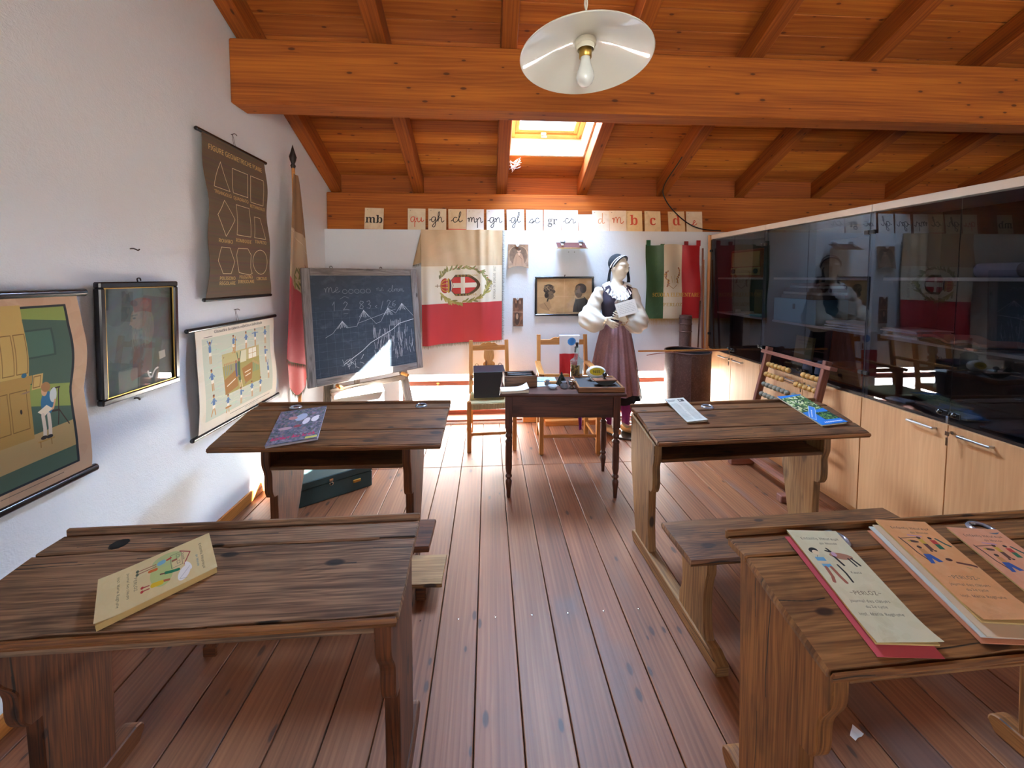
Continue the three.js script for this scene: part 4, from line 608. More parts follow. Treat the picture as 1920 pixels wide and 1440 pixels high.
{
  const sepia = (seed, f) => canvasTex(300, 400, (g, w, h) => { g.fillStyle = '#a9876a'; g.fillRect(0, 0, w, h); blotch(g, w, h, 80, [80, 60, 46], 0.12, 60, seed); blotch(g, w, h, 50, [210, 180, 150], 0.1, 50, seed + 1); f(g, w, h); });
  const t1 = sepia(3, (g, w, h) => { blob(g, rgb(86, 66, 50, 0.5), 150, 190, 130, 190); g.strokeStyle = '#c9a27c'; g.lineWidth = 8; g.beginPath(); g.arc(150, 160, 138, 3.14, 6.28); g.stroke(); g.fillStyle = '#a98467'; g.beginPath(); g.moveTo(130, 150); g.lineTo(190, 150); g.quadraticCurveTo(240, 200, 236, 400); g.lineTo(70, 400); g.quadraticCurveTo(74, 220, 130, 150); g.fill(); blob(g, '#c09a7c', 162, 108, 27, 36, 0.1); blob(g, '#5c4534', 156, 82, 32, 24, -0.1); g.fillStyle = '#cfae90'; g.beginPath(); g.moveTo(140, 150); g.lineTo(164, 200); g.lineTo(184, 150); g.fill(); stroke(g, '#5a4434', 5, [[160, 200], [206, 262]]); stroke(g, rgb(90, 68, 52, 0.6), 4, [[120, 220], [110, 380]]); stroke(g, rgb(90, 68, 52, 0.6), 4, [[200, 270], [206, 390]]); });
  const a = thing('paper_photograph', 'sepia paper photograph with curled lower edge pinned left of the spotlight', 'photograph', onBack(0.316, 1.642, 0.003));
  part(a, 'sheet', thickSheet(12, 16, (u, v) => { const c = Math.pow(1 - v, 2); return [(u - 0.5) * 0.212, v * 0.252 + 0.026 * c * Math.sin(u * Math.PI), 0.004 + 0.03 * c * (1 - Math.sin(u * Math.PI) * 0.4)]; }, 0.0008), STD({ map: t1, roughness: 0.7 }));
  const tape = (p, x, y, s = 1) => part(p, 'tape', merge([T(RZ(bx(0.016 * s, 0.04 * s, 0.004, 0.001), 0.5), x - 0.009 * s, y, 0.012), T(RZ(bx(0.016 * s, 0.04 * s, 0.004, 0.001), -0.5), x + 0.009 * s, y, 0.012)]), M.white);
  tape(a, -0.008, 0.246);
  const t2 = sepia(7, (g, w, h) => { g.fillStyle = '#8a6248'; g.fillRect(0, 0, w, h); blotch(g, w, h, 40, [60, 40, 30], 0.2, 50, 9); stroke(g, '#c8a084', 8, [[0, 196], [300, 200]]); blob(g, '#5a4032', 90, 80, 50, 60); blob(g, '#b08a6c', 90, 50, 24, 28); blob(g, '#6a4c3a', 210, 100, 56, 70); blob(g, '#b08a6c', 210, 60, 24, 28); blob(g, '#4c362a', 120, 290, 80, 90); blob(g, '#b89274', 120, 260, 36, 42); });
  const b = thing('paper_photograph', 'narrow reddish paper photograph strip pinned below the larger photograph', 'photograph', onBack(0.315, 1.035, 0.003));
  part(b, 'sheet', thickSheet(8, 16, (u, v) => [(u - 0.5) * 0.105, v * 0.298, 0.004 + 0.008 * Math.pow(1 - v, 2)], 0.0008), STD({ map: t2, roughness: 0.7 })); tape(b, -0.006, 0.29, 0.8);
}
// halogen wall spot: tilted dark plate with two clips, on a white wall box
{
  const t = thing('wall_spotlight', 'brown wall spotlight plate with two glass clips above the framed print', 'wall lamp', onBack(0.862, 1.862, 0));
  const pl = T(RX(bx(0.3, 0.006, 0.12, 0.002, 'x'), 0.55), 0, 0.02, 0.075); part(t, 'plate', pl, M.red.clone()); t.children[0].material.color = C3(150, 92, 84);
  part(t, 'plate_edge', T(bx(0.32, 0.006, 0.012, 0.002, 'x'), 0, -0.014, 0.128), M.brass);
  for (const x of [-0.095, 0.095]) { part(t, 'clip', T(RZ(RX(bx(0.03, 0.012, 0.1, 0.003, 'z'), 0.55), -0.1), x, 0.036, 0.07), M.chrome); part(t, 'glass_clip', T(RX(bx(0.05, 0.02, 0.03, 0.004, 'x'), 0.9), x + 0.01, 0.06, 0.05), DM.inkGlass); }
  part(t, 'wall_box', bxa(0.2, 0.03, 0.03, 0, 0.01, 0.015, 0.004, 'x'), M.white);
  for (const x of [-0.012, 0.05]) part(t, 'screw', T(RX(cyl(0.004, 0.004, 0.006, 8), Math.PI / 2), x, -0.045, 0.003), M.black);
}
// ---------------------------------------------------------------- letter cards on the ledge of the back wall
const CUR = {   // round-hand strokes on a unit em: x height 0..0.42
  q: [[[0.36, 0.36], [0.2, 0.42], [0.06, 0.26], [0.1, 0.03], [0.26, 0.04], [0.36, 0.3], [0.37, 0.4], [0.36, -0.3]], [[0.36, 0.0], [0.46, 0.1]]],
  u: [[[0.0, 0.2], [0.08, 0.4], [0.08, 0.1], [0.18, 0.0], [0.34, 0.16], [0.36, 0.4], [0.36, 0.08], [0.44, 0.02], [0.54, 0.16]]],
  g: [[[-0.06, 0.16], [0.06, 0.2]], [[0.36, 0.36], [0.2, 0.42], [0.06, 0.26], [0.1, 0.03], [0.26, 0.04], [0.36, 0.3], [0.37, 0.4], [0.36, -0.2], [0.24, -0.36], [0.12, -0.26], [0.24, -0.08], [0.46, 0.12]]],
  h: [[[0.0, 0.12], [0.2, 0.5], [0.2, 0.78], [0.1, 0.72], [0.08, 0.0], [0.1, 0.2], [0.22, 0.4], [0.32, 0.34], [0.32, 0.08], [0.4, 0.0], [0.5, 0.12]]],
  c: [[[-0.06, 0.12], [0.06, 0.2]], [[0.34, 0.34], [0.22, 0.42], [0.08, 0.28], [0.1, 0.06], [0.24, 0.0], [0.42, 0.16]]],
  l: [[[0.0, 0.14], [0.22, 0.5], [0.24, 0.8], [0.14, 0.74], [0.08, 0.14], [0.18, 0.0], [0.34, 0.16]]],
  m: [[[0.0, 0.28], [0.08, 0.4], [0.08, 0.0], [0.1, 0.24], [0.2, 0.4], [0.27, 0.34], [0.27, 0.0], [0.29, 0.24], [0.39, 0.4], [0.46, 0.34], [0.46, 0.06], [0.54, 0.0], [0.64, 0.14]]],
  n: [[[0.0, 0.28], [0.08, 0.4], [0.08, 0.0], [0.1, 0.24], [0.22, 0.4], [0.31, 0.34], [0.31, 0.06], [0.4, 0.0], [0.5, 0.14]]],
  p: [[[0.0, 0.24], [0.1, 0.5], [0.1, -0.34]], [[0.1, 0.2], [0.22, 0.4], [0.32, 0.32], [0.32, 0.06], [0.4, 0.0], [0.48, 0.1]]],
  s: [[[-0.02, 0.04], [0.22, 0.42], [0.3, 0.14], [0.18, 0.0], [0.06, 0.06]], [[0.2, 0.0], [0.4, 0.14]]],
  r: [[[-0.02, 0.04], [0.2, 0.42], [0.2, 0.32], [0.34, 0.32], [0.26, 0.12], [0.34, 0.0], [0.5, 0.14]]],
  d: [[[0.36, 0.36], [0.2, 0.42], [0.06, 0.26], [0.1, 0.03], [0.26, 0.04], [0.36, 0.3]], [[0.38, 0.8], [0.36, 0.1], [0.44, 0.0], [0.54, 0.12]]],
  e: [[[-0.02, 0.06], [0.14, 0.16], [0.28, 0.3], [0.22, 0.42], [0.1, 0.3], [0.1, 0.06], [0.22, 0.0], [0.38, 0.14]]],
};
function cursive(g, str, x, y, S, col, lw) {
  g.strokeStyle = col; g.lineWidth = lw; g.lineCap = g.lineJoin = 'round'; const adv = { q: 0.46, u: 0.5, g: 0.44, h: 0.48, c: 0.38, l: 0.32, m: 0.6, n: 0.48, p: 0.46, s: 0.38, r: 0.46, d: 0.5, e: 0.34 };
  for (const ch of str) {
    for (const st of CUR[ch]) { const P = st.map(([a, b]) => [x + a * S, y - b * S]); g.beginPath(); g.moveTo(...P[0]); if (P.length === 2) g.lineTo(...P[1]); else { for (let i = 1; i < P.length - 1; i++) { const e = i === P.length - 2 ? P[i + 1] : [(P[i][0] + P[i + 1][0]) / 2, (P[i][1] + P[i + 1][1]) / 2]; g.quadraticCurveTo(P[i][0], P[i][1], e[0], e[1]); } } g.stroke(); }
    x += adv[ch] * S;
  }
}
{
  const RED = '#d8563c', BLK = '#35312e', list = [   // left edge x, width, text, script, ink, paper, tilt, note
    [-1.262, 0.19, 'mb', 's', BLK, [226, 205, 170], 0.03, 'letter card reading mb, far left and apart from the row'],
    [-0.825, 0.18, 'qu', 'c', RED, [228, 212, 182], 0, 'letter card reading qu in red script'],
    [-0.615, 0.184, 'gh', 'c', BLK, [226, 210, 180], 0, 'letter card reading gh in script'],
    [-0.408, 0.184, 'cl', 'c', BLK, [222, 198, 160], -0.02, 'letter card reading cl with a red lower strip'],
    [-0.222, 0.18, 'mp', 'c', BLK, [232, 226, 218], 0.01, 'letter card reading mp in script'],
    [-0.012, 0.186, 'gn', 'c', BLK, [234, 230, 224], -0.02, 'letter card reading gn in script'],
    [0.2, 0.182, 'gl', 'c', BLK, [236, 232, 226], -0.02, 'letter card reading gl in script'],
    [0.402, 0.178, 'sc', 'c', '#34302d', [238, 234, 228], 0, 'letter card reading sc in script'],
    [0.588, 0.184, 'gr', 's', '#4a4744', [234, 222, 204], 0.02, 'letter card reading gr in book type'],
    [0.778, 0.178, 'cr', 'c', '#2e2a28', [240, 236, 230], 0, 'letter card reading cr in script'],
    [0.962, 0.152, '', 'c', BLK, [240, 236, 230], -0.03, 'shorter blank white card in the letter row'],
    [1.108, 0.184, 'd', 'c', '#d89a6a', [238, 224, 206], 0.02, 'letter card with a faded pale d'],
    [1.292, 0.184, 'm', 'c', '#cc5c34', [236, 216, 190], 0.0, 'letter card reading m in orange script'],
    [1.474, 0.182, 'b', 's', RED, [234, 202, 148], -0.01, 'letter card with a bold red b on ochre'],
    [1.678, 0.178, 'c', 's', RED, [234, 206, 158], 0, 'letter card with a bold red c on ochre'],
    [1.945, 0.184, 'd', 's', RED, [232, 200, 150], -0.04, 'letter card with a bold red d behind the cable'],
    [2.14, 0.178, 'e', 'c', RED, [236, 218, 186], 0, 'letter card reading e in red script, last on the right'],
  ];
  list.forEach(([x, w, s, kind, ink, pap, tilt, label], i) => {
    const h = s === '' ? 0.178 : 0.222;
    const tex = canvasTex(192, 232, (g, W, H) => {
      g.fillStyle = rgb(...pap); g.fillRect(0, 0, W, H); blotch(g, W, H, 20, [255, 250, 240], 0.06, 40, i + 3); blotch(g, W, H, 14, [140, 100, 60], 0.04, 30, i + 9); g.fillStyle = rgb(110, 100, 90, 0.8); if (s) g.fillRect(24, 18, 8, 6);
      if (kind === 's' && s) { g.fillStyle = ink; g.textAlign = 'center'; g.font = `bold ${s.length > 1 ? 112 : 150}px serif`; g.save(); g.translate(96, s.length > 1 ? 160 : 158); g.scale(s === 'mb' ? 0.98 : s === 'gr' ? 0.9 : 1, 1); g.fillText(s, 0, 0); g.restore(); if (s === 'gr') { g.fillRect(46, 186, 50, 5); } }
      else if (s) { const S = s === 'm' ? 200 : s.length === 1 ? 150 : 155, wd = { qu: 0.98, gh: 0.95, cl: 0.72, mp: 1.06, gn: 0.94, gl: 0.76, sc: 0.78, cr: 0.84, d: 0.5, m: 0.62, e: 0.38 }[s]; cursive(g, s, 96 - wd * S / 2, s === 'e' ? 160 : 150, S, ink, 8); }
      if (s === 'cl') { g.fillStyle = '#d66a56'; g.beginPath(); g.moveTo(0, 216); g.lineTo(W, 222); g.lineTo(W, H); g.lineTo(0, H); g.fill(); } if (s === 'mb') { g.fillStyle = '#b03a30'; g.fillRect(0, 228, W * 0.7, 4); }
    });
    const geo = thickSheet(4, 6, (u, v) => [(u - 0.5) * w, v * h, -0.012 * v + 0.004 * Math.sin(u * 3 + i) * v * v], 0.0012);
    const m = single('letter_card', geo, STD({ map: tex, roughness: 0.85 }), label, 'letter card', [x + w / 2, 2.0405, ZB - 0.018 - (i % 2) * 0.006 - (i === 3 || i === 12 ? -0.003 : 0)], 0, 'letter cards along the back wall'); m.rotation.z = -tilt * 0.7; m.rotation.x = -0.05;
  });
}
// ---------------------------------------------------------------- flags
function fringe(pts, dir, len, n, seed, jit = 0.25) {   // little threads hanging from a line of points
  const q = rngOf(seed), P = [], c = new THREE.CatmullRomCurve3(pts.map(p => new THREE.Vector3(...p)));
  for (let i = 0; i < n; i++) { const a = c.getPoint(i / n), b = c.getPoint((i + 0.75) / n), l = len * (1 - jit / 2 + jit * q()), m = a.clone().add(b).multiplyScalar(0.5).add(new THREE.Vector3(dir[0] * l + (q() - 0.5) * 0.01, dir[1] * l + (q() - 0.5) * 0.01, dir[2] * l + (q() - 0.5) * 0.006)); P.push(a.x, a.y, a.z, b.x, b.y, b.z, m.x, m.y, m.z); P.push(a.x, a.y, a.z + 0.002, m.x, m.y, m.z, b.x, b.y, b.z - 0.002); }
  const g = new THREE.BufferGeometry(); g.setAttribute('position', new THREE.Float32BufferAttribute(P, 3)); g.setAttribute('uv', new THREE.Float32BufferAttribute(new Float32Array(P.length / 3 * 2), 2)); g.computeVertexNormals(); return g;
}
const FLAGM = { fringe: STD({ color: C3(122, 112, 84), roughness: 0.9, side: THREE.DoubleSide }), goldFringe: STD({ color: C3(206, 160, 66), roughness: 0.8, side: THREE.DoubleSide }), oldFringe: STD({ color: C3(92, 74, 54), roughness: 0.9, side: THREE.DoubleSide }) };
{
  // emblem lies on its side: crown to the left, as the flag hangs turned
  const tex = canvasTex(900, 1250, (g, w, h) => {
    g.fillStyle = '#d3b892'; g.fillRect(0, 0, w, 400); g.fillStyle = '#e9dfc8'; g.fillRect(0, 400, w, 405); g.fillStyle = '#c63c3e'; g.fillRect(0, 805, w, 445); g.fillStyle = '#f0e6d0'; g.fillRect(0, 396, w, 6);
    blotch(g, w, 390, 50, [230, 205, 170], 0.08, 120, 31); const q = rngOf(77);
    g.save(); g.translate(460, 610);
    const leaf = (x, y, a, l, col) => { g.save(); g.translate(x, y); g.rotate(a); g.fillStyle = col; g.beginPath(); g.ellipse(l / 2, 0, l / 2, l / 7, 0, 0, 7); g.fill(); g.restore(); };
    for (let i = 0; i < 46; i++) { const t = -2.75 + i / 45 * 2.7, x = Math.cos(t) * 285, y = Math.sin(t) * 190; leaf(x, y, t + 1.2 + (q() - 0.5) * 1.6, 46 + q() * 24, ['#8c8a52', '#a49a5c', '#75744a'][q() * 3 | 0]); if (i % 4 === 0) blob(g, '#b84a3c', x + 10, y - 14, 6, 6); }
    for (let i = 0; i < 40; i++) { const t = 0.05 + i / 39 * 2.7, x = Math.cos(t) * 285, y = Math.sin(t) * 190; leaf(x, y, t - 1.6 + (q() - 0.5) * 1.4, 54 + q() * 26, ['#a59a4e', '#b7a85a', '#8c8446'][q() * 3 | 0]); }
    // oval shield on its side
    g.fillStyle = '#5c4a2c'; g.beginPath(); g.moveTo(-140, -60); g.lineTo(-90, -118); g.lineTo(70, -118); g.quadraticCurveTo(190, -60, 196, 0); g.quadraticCurveTo(190, 60, 70, 118); g.lineTo(-90, 118); g.lineTo(-140, 60); g.lineTo(-118, 0); g.fill();
    g.save(); g.beginPath(); g.moveTo(-134, -58); g.lineTo(-100, -92); g.lineTo(60, -92); g.quadraticCurveTo(150, -50, 160, 0); g.quadraticCurveTo(150, 50, 60, 92); g.lineTo(-100, 92); g.lineTo(-134, 58); g.lineTo(-112, 0); g.clip(); g.fillStyle = '#cf3f38'; g.fillRect(-160, -120, 330, 240); g.fillStyle = '#efe8d4'; g.fillRect(-30, -120, 56, 240); g.fillRect(-160, -27, 340, 54); g.restore();
    for (let i = 0; i < 16; i++) { g.strokeStyle = '#c7a44e'; g.lineWidth = 4; g.beginPath(); g.arc(-80 + i * 20 > 60 ? 60 + (i - 7) * 12 : -80 + i * 20, i % 2 ? -106 : 106, 8, 0, 7); g.stroke(); }
    // crown
    blob(g, '#3e3248', -160, 0, 24, 74); blob(g, '#b8342e', -205, 0, 52, 82); g.strokeStyle = '#c9982f'; g.lineWidth = 10; for (const k of [-60, -22, 22, 60]) { g.beginPath(); g.moveTo(-168, k); g.quadraticCurveTo(-220, k * 1.25, -252, k * 0.3); g.stroke(); } g.strokeStyle = '#c9982f'; g.lineWidth = 16; g.beginPath(); g.moveTo(-166, -80); g.lineTo(-166, 80); g.stroke(); for (let i = -4; i <= 4; i++) blob(g, '#e8dcc0', -184, i * 18, 5, 5); stroke(g, '#8a6a3a', 6, [[-258, 0], [-312, 0]]); stroke(g, '#8a6a3a', 6, [[-290, -16], [-290, 16]]);
    g.restore();
    g.save(); g.translate(825, 780); g.rotate(-Math.PI / 2); g.fillStyle = '#7c6c50'; g.font = '30px serif'; g.fillText('SCUOLA  DI  PERLOZ  1927', 0, 0); g.font = '26px serif'; g.fillText('COMUNE', 110, -40); g.restore();
  });
  const W = 0.83, Hh = 1.17, x0 = -0.68, t = thing('wall_flag', 'large tan, white and red flag with crowned shield on the back wall', 'flag', onBack(x0, 2.036 - Hh, 0.006));
  const fold = (u, v) => { const d = 1 - v; return 0.036 + 0.023 * Math.sin(u * 8 + 1.4 + v * 1.2) * (0.35 + d) + 0.03 * Math.exp(-Math.pow((u - 0.72 - d * 0.05) / 0.045, 2)) * (0.35 + v * 0.9) + 0.022 * Math.exp(-Math.pow((u - 0.84 + d * 0.02) / 0.035, 2)) * (0.4 + v * 0.6) + 0.035 * Math.exp(-Math.pow((u - 0.08) / 0.05, 2)) * d + 0.011 * Math.sin(u * 33 + v * 7) * Math.max(0, v - 0.5) + 0.008 * Math.sin(u * 21 - v * 6) * d; };
  const edge = (u, v) => [u * W + 0.02 * (1 - v) * (u > 0.5 ? -1 : 0.6) * 0.5 - (u - 1) * (u < 0.02 ? 0 : 0), v * Hh + 0.055 * u * (1 - v) - 0.02 * (1 - v), fold(u, v)];
  const cl = sheet(70, 70, edge); part(t, 'cloth', cl, STD({ map: tex, roughness: 0.55, side: THREE.DoubleSide }));
  const bot = [], rig = []; for (let i = 0; i <= 12; i++) { bot.push(edge(i / 12, 0)); rig.push(edge(1, i / 12)); }
  part(t, 'fringe', fringe(bot, [0, -1, 0.1], 0.035, 150, 4), FLAGM.fringe); part(t, 'fringe', fringe(rig, [1, -0.3, 0.1], 0.03, 190, 5), FLAGM.fringe);
  part(t, 'folded_corner', sheet(8, 16, (u, v) => [-0.09 * (1 - v) * (1 - u) + 0.012 * u, Hh - 0.002 - (1 - v) * (0.36 - 0.03 * u), 0.012 + 0.02 * Math.sin(u * 3)]), STD({ color: C3(196, 166, 124), roughness: 0.6, side: THREE.DoubleSide }));
  part(t, 'fringe', fringe([[-0.09, Hh - 0.36, 0.012], [-0.05, Hh - 0.352, 0.026], [0.012, Hh - 0.33, 0.014]], [0, -1, 0], 0.035, 24, 6), FLAGM.fringe);
}
{
  const tex = canvasTex(640, 840, (g, w, h) => {
    g.fillStyle = '#3c5a34'; g.fillRect(0, 0, 214, h); g.fillStyle = '#ddd0b4'; g.fillRect(210, 0, 220, h); g.fillStyle = '#b8282c'; g.fillRect(428, 0, 212, h);
    const q = rngOf(3); for (let i = 0; i < 60; i++) { g.strokeStyle = rgb(150, 150, 80, 0.06); g.lineWidth = 10; const x = q() * 210, y = q() * h; g.beginPath(); g.moveTo(x, y); g.lineTo(x + q() * 60, y - 60 * q()); g.stroke(); }
    for (const [cx, cy, s] of [[248, 300, -1], [392, 260, 1]]) for (let i = 0; i < 26; i++) { const t = i / 26, x = cx + Math.sin(t * 6) * 18 * s, y = cy + t * 180; blob(g, ['#a86a3a', '#b8863e', '#8a5a48'][q() * 3 | 0], x + (q() - 0.5) * 22, y, 5 + q() * 6, 4 + q() * 5); } stroke(g, '#a87a4a', 5, [[270, 460], [320, 500], [370, 455]]); stroke(g, '#c8b07a', 6, [[300, 360], [310, 430]]); stroke(g, '#c8b07a', 6, [[340, 350], [340, 430]]);
    g.fillStyle = '#d6a83c'; g.font = 'bold 62px serif'; g.textAlign = 'center'; g.save(); g.translate(352, 590); g.scale(0.98, 1); g.fillText('SCUOLA ELEMENTARE', 0, 0, 560); g.restore(); g.font = 'bold 54px serif'; g.fillStyle = '#c3a25a'; g.fillText('PERLOZ', 318, 700);
  });
  const W = 0.6, Hh = 0.79, t = thing('school_banner', 'green, white and red school banner with gold lettering', 'banner', onBack(1.68, 1.108, 0.006));
  const f = (u, v) => [u * W + 0.006 * Math.sin(v * 5), v * Hh - 0.012 * Math.sin(u * Math.PI * 3) * v * v * 0.6, 0.014 + 0.009 * Math.sin(u * 14 + v * 3) * (0.4 + v) + 0.006 * Math.sin(u * 5 - v * 9)];
  part(t, 'cloth', sheet(48, 48, f), PHY({ map: tex, roughness: 0.4, sheen: 0.5, side: THREE.DoubleSide }));
  const bot = []; for (let i = 0; i <= 12; i++) bot.push(f(i / 12, 0)); part(t, 'fringe', fringe(bot, [0, -1, 0], 0.078, 260, 9, 0.05), FLAGM.goldFringe);
  const tab = (x, col, h) => part(t, 'tab', bxa(0.045, h, 0.008, x, Hh + h / 2 - 0.012, 0.012, 0.002, 'y'), STD({ color: C3(...col), roughness: 0.5 }));
  tab(0.025, [36, 96, 56], 0.06); tab(0.18, [60, 96, 50], 0.02); tab(0.44, [150, 34, 40], 0.05); tab(0.575, [176, 38, 44], 0.06);
}
{
  // furled flag on a pole in the left corner
  const t = thing('pole_flag', 'furled tricolour flag on a pole leaning in the left corner', 'flag', [-1.585, 0, -3.27]);
  part(t, 'pole', T(cyl(0.013, 0.014, 2.46, 14), 0, 1.23, 0), M.honey);
  part(t, 'finial', T(lathe([[0.014, 0], [0.02, 0.02], [0.012, 0.035], [0.022, 0.06], [0.028, 0.09], [0.016, 0.13], [0.008, 0.16], [0.0001, 0.19]], 12), 0, 2.44, 0), M.iron);
  const tex = canvasTex(400, 1100, (g, w, h) => {
    g.fillStyle = '#8a6a48'; g.fillRect(0, 0, w, 330); g.fillStyle = '#b8a284'; g.fillRect(0, 330, w, 360); g.fillStyle = '#b0444a'; g.fillRect(0, 680, w, 420); stroke(g, '#d8cbb0', 3, [[0, 340], [400, 420]]);
    g.fillStyle = '#b0444a'; g.beginPath(); g.moveTo(0, 620); g.lineTo(400, 740); g.lineTo(400, 1100); g.lineTo(0, 1100); g.fill(); const q = rngOf(2); for (let i = 0; i < 40; i++) { g.save(); g.translate(130 + q() * 220, 540 + q() * 110); g.rotate(q() * 3); g.fillStyle = ['#8a8a50', '#a49a5c', '#6c6a40'][q() * 3 | 0]; g.beginPath(); g.ellipse(0, 0, 26, 7, 0, 0, 7); g.fill(); g.restore(); } blob(g, '#b8483a', 320, 560, 44, 50); blob(g, '#7a3a2c', 330, 520, 30, 30);
  });
  // axes: cloth spreads along -z (away) and a little +z from the pole
  const f = (u, v) => { const d = 1 - v, wd = 0.03 + 0.40 * Math.pow(d, 0.8), z = 0.07 + 0.22 * d - u * (wd + 0.06); return [0.034 + 0.016 * Math.sin(u * 11 + d * 2) * (0.3 + d) + 0.02 * d * u, 2.38 - d * (1.45 + 0.2 * u), z]; };
  part(t, 'cloth', sheet(40, 60, f), STD({ map: tex, roughness: 0.55, side: THREE.DoubleSide }));
  const bot = []; for (let i = 0; i <= 10; i++) bot.push(f(i / 10, 0)); part(t, 'fringe', fringe(bot, [0, -1, 0], 0.04, 70, 12), FLAGM.oldFringe);
  const f2 = (u, v) => { const b = f(0.25 + 0.55 * u, 0); return [b[0] - 0.014, b[1] + 0.03 - (1 - v) * (0.3 - 0.26 * Math.abs(u - 0.25)), b[2] + 0.02 * v]; };
  part(t, 'cloth_tail', sheet(14, 14, f2), STD({ color: C3(190, 62, 58), roughness: 0.55, side: THREE.DoubleSide })); const b2 = []; for (let i = 0; i <= 10; i++) b2.push(f2(i / 10, 0)); part(t, 'fringe', fringe(b2, [0, -1, 0], 0.035, 50, 13), FLAGM.oldFringe);
}
// ---------------------------------------------------------------- teacher's desk
const TD = { x: 0.528, z: -2.775, turn: -4 * D2R, h: 0.75 };
{
  const t = thing('teacher_desk', 'small dark wooden teacher\'s desk with turned legs', 'desk', [TD.x, 0, TD.z], TD.turn);
  part(t, 'top', T(wornBoard(0.875, 0.024, 0.46, 0.002, 5), 0, TD.h - 0.012, -0.01), M.dark);
  const lx = 0.375, lz = 0.185;
  part(t, 'front_apron', bxa(0.72, 0.15, 0.02, 0, TD.h - 0.1, lz, 0.003, 'x'), M.dark); part(t, 'back_apron', bxa(0.72, 0.15, 0.02, 0, TD.h - 0.1, -lz, 0.003, 'x'), M.dark);
  for (const s of [-1, 1]) part(t, 'side_apron', bxa(0.02, 0.15, 0.34, s * lx, TD.h - 0.1, 0, 0.003, 'z'), M.dark);
  const prof = [[0.0001, 0], [0.012, 0], [0.015, 0.06], [0.021, 0.1], [0.022, 0.118], [0.014, 0.132], [0.013, 0.14], [0.022, 0.15], [0.022, 0.158], [0.014, 0.168], [0.017, 0.18], [0.022, 0.21], [0.0225, 0.36], [0.02, 0.39], [0.024, 0.398], [0.024, 0.41], [0.014, 0.42], [0.014, 0.428], [0.022, 0.438], [0.022, 0.45], [0.015, 0.462], [0.019, 0.474], [0.019, 0.49], [0.024, 0.497], [0.024, 0.51], [0.0001, 0.51]].map(([r, y]) => [r * 1.06, y]);
  const g = uvBox(merge([lathe(prof, 20), bxa(0.05, TD.h - 0.024 - 0.505, 0.05, 0, (TD.h - 0.024 + 0.505) / 2, 0, 0.003, 'y')]), 'y');
  for (const a of [-1, 1]) for (const b of [-1, 1]) { const m = part(t, 'leg', g, M.dark); m.position.set(a * lx, 0, b * lz); }
}
const onDesk = (wx, wz) => [wx, TD.h + 0.0005, wz];
